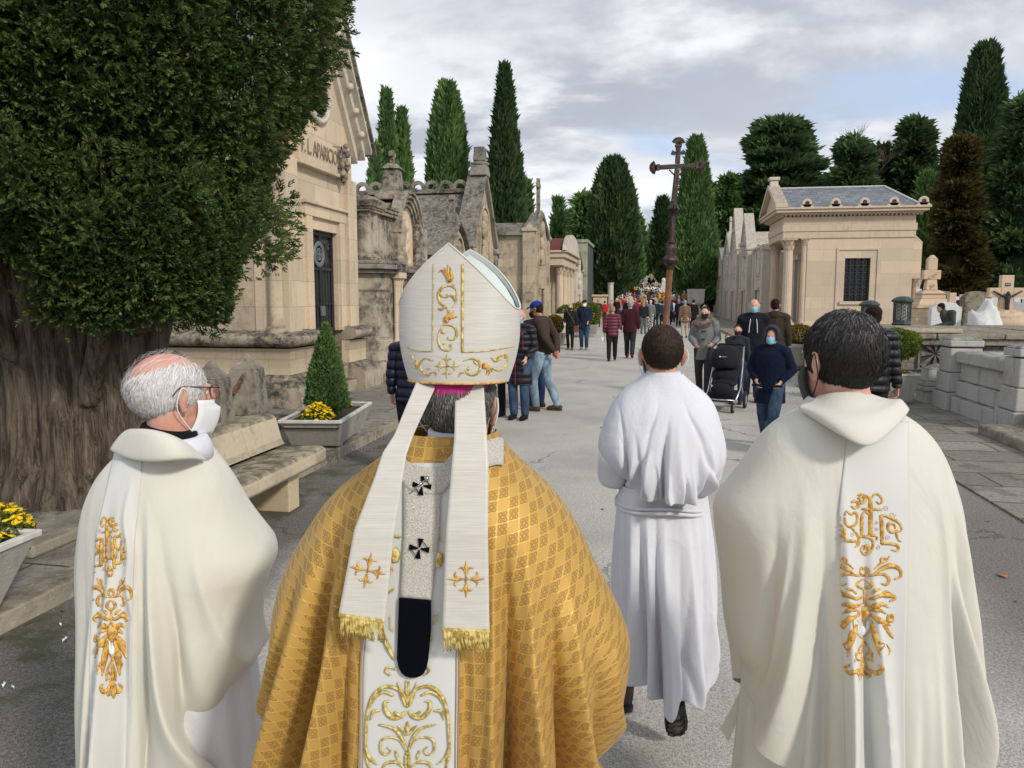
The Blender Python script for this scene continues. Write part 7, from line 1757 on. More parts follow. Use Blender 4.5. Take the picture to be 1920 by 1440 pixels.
# ---------- dark haired priest on the right ----------
fr_ = Frame(1578, 2.0); P2 = person(fr_, 'dark grey haired priest from behind in ivory chasuble with gold monogram, black mask'); MW2 = fr_.matrix(); MI2 = MW2.inverted()
mb = MB(); hx, hz = fr_.loc(1577, 682)
jp = J0(1.03, head=(hx/1.03,-.0,hz/1.03), neck=(.01,-.02,1.52/1.03), shL=(-.14,.02,1.38), shR=(.15,.02,1.38), wrL=(-.10,.2,1.0), wrR=(.12,.2,1.0), elL=(-.22,.05,1.10), elR=(.24,.05,1.10), chest=(0,0,1.25), hdL=(.3,.8,.4), hdR=(-.3,.8,.4))
H2 = body_mb(mb, jp, 1.03, R(20), R(-2), 1.1); remesh(mb, 'body', M['skin'], P2, .0052, 2); eyes(H2, P2)
def kp(d): return (d[:, 1] < .50+.5*np.maximum(d[:, 2], 0)) & (d[:, 2] > -.93) & ~((d[:, 2] < -.12) & (np.abs(d[:, 0]) > .74) & (d[:, 1] > -.25)) & ~((d[:, 2] < -.55) & (np.abs(d[:, 0]) > .62))
hair_strands('hair', H2, P2, M['hair_grey'], kp, 16000, .070, .0010, whorl=(.10,-.42,.9), rad=(.0785,.103,.098), seed=5, base=.12, lift=.0045, messy=.35, shell=.002, outl=.003,
    vfun=lambda d, rg: .18+.75*np.clip(d[:, 2]-.05, 0, 1)*rg.random(len(d))**1.2+.08*rg.normal(size=len(d))+.25*(rg.random(len(d)) < .04))
mask_on(H2, P2, M['maskblack'])
rows2 = [(744,1522,1640),(756,1508,1664),(768,1488,1694),(784,1460,1716),(800,1440,1738),(825,1420,1760),(850,1404,1775),(880,1385,1788),(910,1362,1800),(945,1334,1811),(1000,1338,1820),(1060,1346,1823),(1130,1352,1829),(1190,1356,1828),(1250,1370,1830),(1300,1378,1828),(1385,1388,1818),(1600,1400,1795)]
zc2 = .40
def hem2(x, y): 
    zl, zr = .765, .71; q = abs(x)**(2.2 if x < 0 else 1.5)
    return zc2+((zl if x < 0 else zr)-zc2)*q + (.03*y if y > 0 else 0)
ch2 = drape('chasuble', fr_, rows2, [(.4,.27),(.9,.235),(1.2,.205),(1.4,.17),(1.5,.13),(1.56,.09)], [(.4,.28),(.9,.32),(1.1,.34),(1.3,.22),(1.45,.14),(1.57,.07)], M['ivory'], P2,
    [(1470,870,1412,1440,.040,26,1.1),(1440,940,1385,1400,.022,12,1),(1490,1000,1440,1440,-.022,12,1),(1540,1050,1538,1440,-.018,9,1),(1640,1150,1650,1440,-.010,14,1),(1672,1100,1676,1440,.012,10,1),(1500,880,1470,1440,-.036,20,1),(1530,840,1520,1440,.050,22,1.3),(1553,900,1556,1440,-.030,14,1),(1570,960,1577,1440,.040,14,.7),(1605,1000,1612,1440,-.012,30,1),
     (1702,900,1698,1440,.024,10,.6),(1712,880,1722,1440,-.050,14,1),(1700,850,1752,1440,.050,18,1),(1728,860,1768,1440,-.040,15,1),(1745,850,1790,1440,.028,15,1),(1420,900,1390,1400,-.03,18,1),(1765,900,1808,1440,-.020,12,1)], seed=2, gen=(.018, 12), hem=hem2, nth=440, nz=210, fs=1.35, fw=.85, fine=.0038)
bv2 = bvh_of(ch2, MW2)
mbp = ribbon('orphrey', MI2, bv2, [(790,1592,1704,9),(960,1572,1704,9),(1100,1576,1701,9),(1300,1581,1697,9),(1440,1584,1698,9),(1560,1586,1700,9)], M['ivory_panel'], ch2, off=.0024, nu=30, step=6, thick=.0008)
T2 = TM(1540, 900, 3.6)
bvp = bvh_of(mbp, MW2)
strokes('embroidery', bvp, LET+ORN, T2, M['gold'], mbp, MI2, off=.0022, flat=.45); strokes('embroidered_heart', bvp, HRF, T2, M['maskwhite'], mbp, MI2, off=.002, flat=.3); strokes('heart_outline', bvp, HRT, T2, M['gold'], mbp, MI2, off=.0035, flat=.5); strokes('thin_scrolls', bvp, SW, T2, M['thread_purple'], mbp, MI2, off=.0012, flat=.6)
cowl('hood', MI2, [
 [(1530,742,2.0),(1548,738,1.955),(1570,735,1.93),(1595,734,1.92),(1618,735,1.93),(1634,738,1.96),(1644,742,2.0)],
 [(1524,752,1.985),(1545,752,1.93),(1570,752,1.90),(1597,753,1.89),(1624,751,1.90),(1646,748,1.94),(1660,747,1.985)],
 [(1510,756,1.975),(1538,764,1.91),(1568,770,1.87),(1602,772,1.855),(1636,768,1.87),(1664,757,1.92),(1679,749,1.97)],
 [(1497,759,1.965),(1530,769,1.885),(1562,778,1.845),(1602,782,1.825),(1645,776,1.84),(1676,760,1.895),(1689,746,1.96)],
 [(1497,766,1.955),(1535,784,1.86),(1572,798,1.81),(1612,806,1.79),(1655,796,1.81),(1686,775,1.88),(1698,757,1.95)],
 [(1503,772,1.95),(1542,796,1.85),(1583,820,1.795),(1628,842,1.775),(1662,816,1.80),(1692,786,1.87),(1705,766,1.94)],
 [(1507,774,1.96),(1545,798,1.86),(1585,822,1.80),(1628,844,1.782),(1663,818,1.81),(1693,788,1.88),(1706,768,1.95)]], M['ivory'], ch2, .004, bv2)
o = skirt(fr_, .25, .2, 1.1, .07, M['ivory'], P2, 2)
mb = MB(); pts_ = [(1392,1290),(1372,1330),(1352,1368),(1366,1392),(1385,1345),(1400,1300)]
vs = [MI2 @ (CAMP+ray(u, v)*(2.06/(ray(u, v).x*(-math.sin(YAW))+ray(u, v).y*math.cos(YAW)))) for u, v in pts_]; mb.add(vs, [(0,1,2,3,4,5)])
o = mb.build('chasuble_front_hem', M['ivory'], ch2); so = o.modifiers.new('s', 'SOLIDIFY'); so.thickness = .006
mu, ms_ = MB(), MB()
for s in (-1, 1): shoe(mu, ms_, Matrix.Translation((s*.11, -.03, 0)))
mu.build('shoes', M['black'], P2, smooth=True); ms_.build('soles', M['sole'], P2)

# ---------- old bald priest on the left ----------
fo = Frame(330, 2.1); P3 = person(fo, 'elderly balding priest in ivory chasuble, white mask and thin glasses, looking right'); MW3 = fo.matrix(); MI3 = MW3.inverted()
hx, hz = fo.loc(320, 742)
mb = MB(); jo = J0(.98, head=(hx/.98,.0,hz/.98), neck=(-.02,-.02,1.42/.98), wrL=(-.10,.18,.95), wrR=(.10,.18,.95), hdL=(.3,.8,.1), hdR=(-.3,.8,.1), shL=(-.15,.02,1.30), shR=(.07,.02,1.29), chest=(-.03,.01,1.17), elL=(-.18,.03,1.05), elR=(.10,.05,1.02))
H3 = body_mb(mb, jo, .98*1.02, R(-42), R(-4), .86); remesh(mb, 'body', M['skin_old'], P3, .0048, 2); eyes(H3, P3)
def ko(d):
    return (d[:, 1] < .62) & (d[:, 2] > -.80) & (d[:, 2] < .45-.35*np.maximum(0, -d[:, 1])+.18*np.abs(d[:, 0])) & ~((d[:, 2] < -.12) & (np.abs(d[:, 0]) > .72) & (d[:, 1] > -.22)) & ~((d[:, 2] < -.5) & (np.abs(d[:, 0]) > .60))
hair_strands('hair', H3, P3, M['hair_white'], ko, 11000, .05, .0008, whorl=(0,.25,1), rad=(.078,.101,.094), seed=8, base=.45, lift=.006, messy=.32, shell=.003, outl=.006, vfun=lambda d, rg: .62+.2*rg.normal(size=len(d))-.25*(d[:, 2] < -.55))
hair_strands('thin_hair', H3, P3, M['hair_white'], lambda d: (d[:, 2] > .3) & (d[:, 1] < .7), 260, .05, .0003, whorl=(0,.6,.8), rad=(.078,.101,.087), seed=18, lift=.006, messy=.5, vfun=lambda d, rg: .75+.1*rg.normal(size=len(d)))
mask_on(H3, P3, M['maskwhite'])
mb = MB()
for s in (-1, 1): mb.tube(spline([(s*.089,-.035,.008),(s*.088,-.012,.030),(s*.082,.03,.030),(s*.070,.105,.026)], 5), .0018, 6); mb.tube([(s*.036+.030*math.cos(a*PI/8), .112-.005*abs(math.cos(a*PI/8)), .012+.020*math.sin(a*PI/8)) for a in range(17)], .0010, 5)
mb.tube([(-.008,.116,.02),(0,.118,.024),(.008,.116,.02)], .0012, 5); mb.xf(H3); gl_ = mb.build('glasses', M['glassframe'], P3, smooth=True)
mb = MB()
for s in (-1, 1): mb.lathe([(.0285,0),(.0285,.0012)], 18, (s*.036,.109,.012), 'y', squash=(1,.68))
mb.xf(H3); mb.build('lens', M['lens'], gl_)
rows3 = [(818,272,376),(832,240,386),(845,218,398),(862,197,412),(885,178,430),(915,162,447),(945,150,460),(975,145,478),(1010,141,504),(1045,138,530),(1070,136,520),(1100,135,505),(1150,134,496),(1200,133,490),(1260,132,474),(1330,132,447),(1440,131,420),(1700,130,415)]
def hem3(x, y):
    return .35+(.30*abs(x)**4 if x > 0 else 0)
ch3 = drape('chasuble', fo, rows3, [(.35,.24),(.9,.21),(1.2,.18),(1.35,.15),(1.42,.11),(1.46,.08)], [(.35,.26),(.9,.30),(1.1,.32),(1.3,.2),(1.42,.1)], M['ivory'], P3,
    [(262,880,252,1440,-.030,16,1),(240,890,235,1440,.012,12,1),(280,900,268,1440,.045,15,1.2),(315,890,345,1440,-.036,20,1),(322,900,395,1440,.048,18,.8),(350,930,430,1440,-.030,18,1),(170,930,150,1440,.030,12,1),(165,960,172,1440,-.034,10,1),(400,940,470,1300,.022,20,1),(212,880,215,1440,-.008,18,1),(300,960,300,1440,-.020,10,1),(370,1000,400,1300,-.014,14,1),(290,870,300,960,.010,8,1)], seed=9, gen=(.016, 10), hem=hem3, nth=420, nz=200, fs=1.35, fw=.82, fine=.0038)
bv3 = bvh_of(ch3, MW3)
pn3 = ribbon('orphrey', MI3, bv3, [(848,214,268,9),(1000,180,254,9),(1200,168,246,9),(1440,166,240,9),(1560,164,238,9)], M['ivory_panel'], ch3, off=.0024, nu=24, step=6, thick=.0008)
class T3C:
    k = .245
    def __call__(s, x, y):
        x = 650-x; return 140+(105+(x-100)*.56)/3.69, 940+(y*1.0+15)/3.69
T3 = T3C(); bp3 = bvh_of(pn3, MW3)
strokes('embroidery', bp3, LET+ORN, T3, M['gold'], pn3, MI3, off=.0022, flat=.45); strokes('embroidered_heart', bp3, HRF, T3, M['maskwhite'], pn3, MI3, off=.002, flat=.3); strokes('heart_outline', bp3, HRT, T3, M['gold'], pn3, MI3, off=.0035, flat=.5); strokes('thin_scrolls', bp3, SW, T3, M['thread_purple'], pn3, MI3, off=.0012, flat=.6)
cowl('collar', MI3, [
 [(262,808,2.05),(280,806,2.0),(305,810,1.98),(330,818,1.98),(352,830,2.0),(368,846,2.05)],
 [(250,803,2.03),(270,801,1.965),(300,806,1.94),(330,817,1.94),(356,833,1.98),(374,850,2.04)],
 [(236,804,2.01),(262,808,1.945),(298,815,1.915),(332,826,1.92),(360,840,1.965),(380,854,2.03)],
 [(218,822,2.02),(250,836,1.94),(293,842,1.90),(333,845,1.91),(362,851,1.955),(384,858,2.03)],
 [(205,842,2.02),(240,861,1.94),(290,865,1.90),(333,861,1.905),(363,858,1.95),(386,862,2.03)],
 [(206,844,2.03),(241,863,1.95),(290,867,1.91),(333,863,1.915),(363,860,1.96),(386,864,2.04)]], M['ivory'], ch3, .004, bv3)
mb = MB(); ncx, ncz = fo.loc(322, 812)
mb.lathe([(.083,-.05),(.080,-.01),(.072,.018),(.068,.022)], 26, (ncx,-.02,ncz)); mb.xf(Matrix.Translation((ncx,-.02,ncz)) @ Matrix.Rotation(R(12),4,'Y') @ Matrix.Translation((-ncx,.02,-ncz))); mb.build('clerical_collar', M['black'], P3, smooth=True)
mb = MB(); mb.lathe([(.100,-.07),(.094,-.03),(.084,-.008),(.080,-.006)], 26, (ncx+.014,-.012,ncz)); mb.build('amice', M['white'], P3, smooth=True)
o = skirt(fo, .20, .17, 1.15, .07, M['white'], P3, 3, cy=.03)
mu, ms_ = MB(), MB()
for s in (-1, 1): shoe(mu, ms_, Matrix.Translation((s*.11, -.03, 0)))
mu.build('shoes', M['black'], P3, smooth=True); ms_.build('soles', M['sole'], P3)

# ---------- acolyte with the processional cross ----------
fa = Frame(1241, 3.0); P4 = person(fa, 'young altar server in belted white alb, short brown hair, carrying the cross ahead'); MW4 = fa.matrix(); MI4 = MW4.inverted()
hx, hz = fa.loc(1241, 668)
mb = MB()
px_, pz_ = fa.loc(1236, 800); ptop = fa.loc(1262, 480)
slope = (fa.loc(1262,480)[0]-fa.loc(1252,600)[0])/(fa.loc(1262,480)[1]-fa.loc(1252,600)[1])
CY = .36; kk = (3.0+CY)/3.0
def pole(z): # local point on the pole axis
    x1, z1 = cf(1262, 480, 3.0+CY); return Vector((x1-fa.x0+slope*(z-z1)*1.0, CY, z))
wl, wr = pole(1.08), pole(1.26)
ja = J0(.985, head=(hx/.985,.0,hz/.985), shL=(-.15,.0,1.37), shR=(.15,.0,1.37), elL=(-.19,.0,1.17), elR=(.19,.0,1.17), chest=(0,0,1.26), wrL=Vector((wl.x-.055,CY-.06,1.06))/.985, wrR=Vector((wr.x+.06,CY-.06,1.22))/.985, hdL=(.45,.85,.1), hdR=(-.45,.85,.1), hnL=Vector((-.8,.4,.0)), hnR=Vector((.8,.4,0)),
    feet=0, knR=(.08,.08,.53), anR=(.07,-.12,.27), ftR=0.0, pR=R(62), anL=(-.11,.28,.10), knL=(-.10,.2,.52))
H4 = body_mb(mb, ja, .985, R(-3), R(3), .82, curl=1.15); remesh(mb, 'body', M['skin'], P4, .0052, 2); eyes(H4, P4)
hair_strands('hair', H4, P4, M['hair_brown'], lambda d: (d[:, 1] < .42+.5*np.maximum(d[:, 2], 0)) & (d[:, 2] > -.64) & ~((d[:, 2] < -.05) & (np.abs(d[:, 0]) > .70) & (d[:, 1] > -.25)) & ~((d[:, 2] < -.5) & (np.abs(d[:, 0]) > .66)), 13000, .020, .0010, whorl=(.05,-.3,.95), rad=(.0765,.101,.089), seed=6, base=.2, lift=.0025, messy=.6, outl=.006, shell=.0015,
    vfun=lambda d, rg: .28+.35*np.clip(d[:, 2], 0, 1)+.16*rg.normal(size=len(d)))
mask_on(H4, P4, M['maskblue'])
rows4 = [(699,1214,1274),(706,1206,1280),(714,1192,1294),(724,1174,1312),(738,1158,1328),(756,1146,1342),(780,1135,1350),(805,1126,1357),(832,1119,1363),(856,1122,1363),(875,1138,1356),(890,1152,1346),(902,1160,1336),(912,1164,1326),(920,1170,1318)]
al = drape('alb', fa, rows4, [(.98,.13),(1.02,.19),(1.08,.205),(1.2,.20),(1.35,.17),(1.45,.12),(1.50,.075)], [(.98,.14),(1.1,.22),(1.2,.2),(1.45,.1),(1.5,.06)], M['white'], P4,
    [(1240,765,1224,910,-.048,7,.6),(1252,770,1262,912,.014,14,1),(1200,770,1195,912,.013,10,1),(1180,790,1180,912,-.022,8,1),(1155,745,1160,905,-.018,5,1),(1290,790,1296,912,-.020,10,1),(1315,790,1318,905,.018,10,1),(1212,850,1213,912,-.03,5,1),(1280,850,1275,912,.014,7,1),(1170,840,1172,908,.016,6,1),(1338,800,1330,900,-.012,6,1),(1225,740,1205,800,-.010,5,1),(1265,735,1290,800,-.008,6,1),(1150,800,1165,880,-.016,4,1),(1262,860,1266,912,-.022,4,1),(1232,860,1236,912,.02,5,1),(1310,860,1306,908,-.02,4,1),(1190,870,1192,912,-.018,4,1)], seed=3, gen=(.006, 14), nth=380, nz=150, fine=.0042, fw=.9, fs=1.1)
rowss = [(908,1166,1322),(922,1158,1328),(950,1155,1332),(1000,1152,1338),(1060,1150,1343),(1130,1150,1346),(1200,1152,1344),(1260,1160,1336),(1330,1172,1326)]
def hem4(x, y): return .285+.05*max(0, -x)+.025*math.sin(x*7)+.02*max(0, x)
sk = drape('alb_skirt', fa, rowss, [(.2,.27),(.5,.22),(.95,.13),(1.03,.11)], [(.2,.26),(.6,.22),(.95,.15),(1.03,.12)], M['white'], al,
    [(1180,925,1172,1240,.024,9,1),(1192,925,1190,1200,-.030,7,1),(1205,925,1204,1250,.030,8,1),(1222,925,1213,1260,-.055,9,.7),(1235,925,1232,1310,.034,11,1.2),(1258,925,1262,1320,-.020,12,1),(1275,940,1290,1320,.030,12,1),(1300,925,1306,1320,-.034,9,1),(1310,930,1326,1300,.020,8,1),(1165,930,1160,1220,-.018,6,1),(1285,1000,1250,1310,-.020,10,1),(1225,1130,1275,1310,.022,14,1),(1250,1150,1300,1320,-.028,10,1)], seed=7, gen=(.016, 15), hem=hem4, nth=360, nz=160, fine=.005, genz=(0.0, .5))
mb = MB(); lx, lz = fa.loc(1160, 916); rx, rz_ = fa.loc(1322, 916); cx_ = (lx+rx)/2; aa = (rx-lx)/2+.006
pts = [(cx_+aa*math.cos(a*PI/24), .01+.145*math.sin(a*PI/24), 1.026+.006*math.sin(a*PI/24*3)-.014*max(0, math.cos(a*PI/24))) for a in range(49)]
mb.tube(pts, .0075, 8); mb.tube([(p[0], p[1]*1.03-.001, p[2]-.016) for p in pts], .0075, 8); mb.build('cincture', M['white'], P4, smooth=True)
mb = MB(); nx_, nz2 = fa.loc(1243, 704)
mb.lathe([(.078,-.035),(.070,-.005),(.066,.016),(.062,.018)], 26, (nx_,-.012,nz2), squash=(1,1.0)); mb.build('alb_collar', M['white'], al, smooth=True)
mb = MB()
for s, el, wr_ in ((-1, ja['elL'], ja['wrL']), (1, ja['elR'], ja['wrR'])):
    mid = (el+wr_)/2; mb.tube([el+Vector((s*.0,-.03,.07)), el+Vector((0,0,-.015)), mid+Vector((0,0,-.02)), wr_-(wr_-el)*.12], [.062,.064,.052,.048], 14)
remesh(mb, 'sleeve', M['white'], al, .012, 4)
mu, ms_ = MB(), MB()
tx_, tz_ = fa.loc(1268, 1388)
shoe(mu, ms_, Matrix.Translation((fa.loc(1268,1340)[0], -.02, .02)) @ Matrix.Rotation(R(-6), 4, 'Y') @ Matrix.Rotation(R(-66), 4, 'X') @ Matrix.Translation((0,-.27,0)), .29)
up = mu.build('shoe', M['boot'], P4, smooth=True); ms_.build('sole', M['sole'], up)
mu, ms_ = MB(), MB(); shoe(mu, ms_, Matrix.Translation((fa.loc(1192,1260)[0], .27, 0)), .29); up = mu.build('shoe', M['boot'], P4, smooth=True); ms_.build('sole', M['sole'], up)
# dark trousers under the alb
mb = MB()
for s in 'LR': mb.tube([ja['hi'+s]*.96, ja['kn'+s], ja['an'+s]], [.065,.058,.046], 12)
mb.build('trousers', M['black'], P4, smooth=True)

# ---------- processional cross ----------
CW = MW4
M['wood'] = plain('varnished_wood', (0.15, 0.06, 0.02), 0.35, var=.25, scale=25, bump=.1)
M['bronze'] = plain('old_bronze', (0.055, 0.036, 0.030), 0.45, metal=0.45, var=.35, scale=30, bump=.3, bscale=120, spec=.5)
PC = empty('processional_cross', CW @ pole(.62), 'dark bronze processional cross with scallop shell ends on a varnished wooden pole', 'cross', None)
PC.rotation_euler = (0, 0, YAW); PI_ = (Matrix.Translation(PC.location) @ Matrix.Rotation(YAW, 4, 'Z')).inverted() @ CW
def pc(u, v): x, z = cf(u, v, 3.0+CY); return Vector((x-fa.x0, CY, z))
def pb(mb, nm, mat, par=None, **k): mb.xf(PI_); return mb.build(nm, mat, par or PC, **k)
axis = (pc(1270,290)-pc(1252,600)).normalized(); up_ = axis; sd = Vector((axis.z, 0, -axis.x)); fw = Vector((0,-1,0))
mb = MB(); z0 = pole(.66); jt = pc(1257, 492); mb.tube([z0, jt], [.0145,.0135], 20, up=fw); pb(mb, 'pole', M['wood'], smooth=True)
def lat(base, prof, n=16, sq=(1,1)):
    s0 = len(mb.v); mb.lathe(prof, n, squash=sq); Rm = Matrix((sd, Vector((0,1,0)), axis)).transposed().to_4x4(); mb.xf(Matrix.Translation(base) @ Rm, s0)
mb = MB(); lat(jt, [(.016,-.03),(.018,-.012),(.030,-.004),(.036,.008),(.034,.016),(.024,.028),(.026,.06),(.020,.074),(.014,.080),(.019,.084),(.015,.09),(.0125,.10),(.010,.19),(.008,.20),(.016,.205)], 10)
kb = jt+axis*.225
for k in range(12):
    a = k*PI/6; mb.tube([kb+axis*(-.024)+(sd*math.cos(a)+fw*math.sin(a))*.008, kb+(sd*math.cos(a)+fw*math.sin(a))*.023, kb+axis*.024+(sd*math.cos(a)+fw*math.sin(a))*.008], .0045, 6)
lat(kb, [(.013,-.025),(.017,0),(.013,.03)], 12); pb(mb, 'knop', M['bronze'], smooth=False)
cc_ = pc(1270, 312)
def bar(a, b, w0, w1, t=.010):
    s = (b-a).normalized(); n_ = Vector((s.z,0,-s.x)); vs = []
    for p, w_ in ((a, w0), (b, w1)): vs += [p-n_*w_-fw*t, p+n_*w_-fw*t, p+n_*w_+fw*t, p-n_*w_+fw*t]
    mb.add(vs, [(0,3,2,1),(4,5,6,7),(0,1,5,4),(1,2,6,5),(2,3,7,6),(3,0,4,7)])
la, ra, ta = pc(1234, 314), pc(1306, 310), pc(1272, 274)
hd_ = (ra-la).normalized()
mb = MB(); bar(kb+axis*.03, cc_-axis*.012, .0112, .0100); bar(cc_+axis*.012, ta, .0095, .0095); bar(la, ra, .0088, .0088, .0106)
pb(mb, 'cross', M['bronze'], bevel=.0015)
mb = MB()
for s, e in ((-1, la), (1, ra)): mb.cut(); bar(e-hd_*s*.006, e+hd_*s*.008, .0125, .0125, .012)
mb.cut(); bar(ta-axis*.004, ta+axis*.007, .013, .013, .012); 
for s in (-1, 1): mb.cut(); mb.tube([cc_+hd_*s*.034-axis*.012, cc_-axis*.036+hd_*s*.010], .0035, 6)
for s in (-1, 1): mb.cut(); bar(cc_+axis*.052+hd_*s*.012, cc_+axis*.060+hd_*s*.028, .007, .010, .004)
pb(mb, 'fitting', M['bronze'], bevel=.001)
for (e, d) in ((la, -hd_), (ra, hd_), (ta, axis)):
    mb = MB(); n_ = Vector((d.z, 0, -d.x)); b0 = e+d*.008
    for k in range(9):
        a = (k-4)/4*R(68); dd = d*math.cos(a)+n_*math.sin(a); mb.tube([b0, b0+dd*.014, b0+dd*.026], [.0016,.0034,.0044], 6, flat=.8, up=fw); mb.ell(b0+dd*.026, (.0044,.004,.0044), 8, 6)
    pb(mb, 'scallop_shell', M['bronze'], smooth=True)
# ================= PLANTERS =================
def plant(rt, c, H, Rr, mat, n, ls, kind='cone', name='foliage', seed=1, stem=0.12):
    rg = np.random.default_rng(seed); c = np.array(c)
    if kind == 'cone':
        t = rg.beta(1, 1.4, n); a = rg.uniform(0, 2*PI, n); l1 = vnoise(np.stack([np.cos(a)*2, np.sin(a)*2, t*6], 1), 1.3, seed)
        r = Rr*np.minimum(1, (t+.03)*6)*(1-t)**.8*(1+.15*l1-rg.exponential(.12, n)); P = np.stack([r*np.cos(a), r*np.sin(a), t*H*.97], 1)
        D = np.stack([np.cos(a)*.6, np.sin(a)*.6, np.full(n, .9)], 1)+rg.normal(size=(n, 3))*.3
    else:
        d = unit(rg.normal(size=(n, 3))); l1 = vnoise(d*2.5, 1.3, seed); q = rg.uniform(.55, 1.02, n)**.5*(1+.10*l1)
        P = d*q[:, None]*np.array([Rr, Rr, H/2])+np.array([0, 0, H/2+stem]); D = d+rg.normal(size=(n, 3))*.5
    var = np.clip(.45+.25*l1+.2*rg.normal(size=n)+.2*(P[:, 2]/H-.5), 0, 1)
    o = leaves_mesh(name, P+c, D, ls*rg.uniform(.6, 1.3, n), ls*rg.uniform(.12, .28, n)*(1.6 if kind != 'cone' else 1), var, M[mat], rt)
    mb = MB(); c = Vector(c)
    if kind == 'cone': mb.tube([c, c+Vector((0,0,H*.9))], [.02, .004], 6)
    else:
        for k in range(7): a = k*2*PI/7; mb.tube([c, c+Vector((math.cos(a)*Rr*.15, math.sin(a)*Rr*.15, stem)), c+Vector((math.cos(a)*Rr*.6, math.sin(a)*Rr*.6, stem+H*.55))], [.012,.009,.004], 5)
    mb.build('stem', M['bark'], rt); return o
def flowers(rt, c, w, d, h, n, mat, seed=1, r=.018):
    rr = random.Random(seed); mb = MB(); rg = np.random.default_rng(seed)
    for k in range(n):
        a, q = rr.uniform(0, 2*PI), rr.random()**.5; x, y = c[0]+w*q*math.cos(a), c[1]+d*q*math.sin(a); z = c[2]+h*(1-q*q*.8)*rr.uniform(.85, 1.05); s = r*rr.uniform(.7, 1.15)
        tl = Matrix.Translation((x, y, z)) @ Matrix.Rotation(rr.uniform(-.6,.6), 4, 'X') @ Matrix.Rotation(rr.uniform(-.6,.6), 4, 'Y'); s0 = len(mb.v)
        for p in range(9): b = p*2*PI/9; mb.add([(0,0,0),(s*math.cos(b-.3),s*math.sin(b-.3),s*.35),(s*1.15*math.cos(b),s*1.15*math.sin(b),s*.25),(s*math.cos(b+.3),s*math.sin(b+.3),s*.35)], [(0,1,2,3)])
        mb.ell((0,0,s*.2), (s*.6,s*.6,s*.35), 7, 4); mb.xf(tl, s0)
    mb.build('blossoms', M[mat], rt)['kind'] = 'stuff' if n > 100 else 'stuff'
    m = 900; a = rg.uniform(0, 2*PI, m); q = rg.random(m)**.5; P = np.stack([c[0]+w*q*np.cos(a), c[1]+d*q*np.sin(a), c[2]+h*(1-q*q*.8)*rg.random(m)*.95], 1)
    leaves_mesh('leaves', P, rg.normal(size=(m, 3))+np.array([0,0,.5]), np.full(m, .03), np.full(m, .007), rg.random(m)*.5, M['bush'], rt)
def trough(name, loc, rz, L, W, H, label, feet=True, rim='concrete_rim', taper=.78):
    rt = empty(name, loc, label, 'planter', None, rz); mb = MB()
    mb.add([], []); a, b = L/2, W/2; t = .035
    vs = [(-a*taper,-b*taper,.04),(a*taper,-b*taper,.04),(a*taper,b*taper,.04),(-a*taper,b*taper,.04),(-a,-b,H),(a,-b,H),(a,b,H),(-a,b,H),(-a+t,-b+t,H),(a-t,-b+t,H),(a-t,b-t,H),(-a+t,b-t,H),(-a+t,-b+t,H-.08),(a-t,-b+t,H-.08),(a-t,b-t,H-.08),(-a+t,b-t,H-.08)]
    mb.add(vs, [(0,3,2,1),(0,1,5,4),(1,2,6,5),(2,3,7,6),(3,0,4,7),(4,5,9,8),(5,6,10,9),(6,7,11,10),(7,4,8,11),(8,9,13,12),(9,10,14,13),(10,11,15,14),(11,8,12,15)]); mb.build('trough', M['concrete'], rt, bevel=.012)
    mb = MB(); e = .008
    mb.box(-a-e,a+e,-b-e,-b+t,H-.03,H+.006); mb.box(-a-e,a+e,b-t,b+e,H-.03,H+.006); mb.box(-a-e,-a+t,-b+t,b-t,H-.03,H+.0055); mb.box(a-t,a+e,-b+t,b-t,H-.03,H+.0055); mb.build('rim', M[rim], rt, bevel=.006)
    mb = MB()
    for s in (-1,1): mb.box(s*a*.55-.06, s*a*.55+.06, -b*taper+.01, b*taper-.01, 0, .045)
    mb.build('foot', M['concrete'], rt); mb = MB(); mb.box(-a+t+.001,a-t-.001,-b+t+.001,b-t-.001,H-.1,H-.045); mb.build('soil', M['soil'], rt); return rt
a_, b_, c_ = onz(549,783,.46), onz(613,796,.46), onz(679,757,.46)
W_ = (b_-a_).length; L_ = (c_-b_).length*.95; ct = (a_+b_)/2+(c_-b_)*.475; rz_ = math.atan2((c_-b_).y, (c_-b_).x)
t1 = trough('planter', (ct.x, ct.y, .10), rz_, L_, W_, .36, 'weathered concrete trough holding a small conifer and yellow flowers before the sandstone mausoleum')
cpos = -L_*.02
plant(t1, (cpos, 0, .30), ony(618, 603, ct.y).z-.40, .30, 'cypress', 12000, .05, 'cone', 'conifer', 5)
flowers(t1, (-L_*.33, -.02, .31), .23, .19, .22, 150, 'yellow', 3); flowers(t1, (L_*.38, 0, .31), .13, .14, .17, 60, 'yellow', 4)
p = onz(78, 1120, .10); rim_ = onz(84, 1003, .50)
t2 = trough('planter', (rim_.x-.24, rim_.y-.62, .10), R(93), 1.25, .46, .42, 'pale rimmed rounded concrete trough with yellow flowers cut by the left picture edge', taper=.62)
q = Matrix.Rotation(-R(93), 3, 'Z') @ (onz(2, 1000, .50)-t2.location); flowers(t2, (q.x, q.y, .37), .20, .14, .20, 110, 'yellow', 7, .018)
p = onz(1662, 775, .02); t3 = trough('planter', (ony(1655, 760, 14.2).x, 14.2, .018), R(4), 1.0, .48, .52, 'concrete trough with a leggy green bush and orange flowers before the dark vault', taper=.8)
plant(t3, (.22, 0, .48), .52, .34, 'bush', 5200, .045, 'ball', 'bush', 8, .28); flowers(t3, (.28, -.08, .46), .17, .12, .10, 50, 'orange', 9, .022)
p = onz(1489, 692, .02); RP = empty('planter', (p.x+.1, p.y, .1), 'round ribbed stone planter with a clipped golden ball bush beside the right pavement', 'planter')
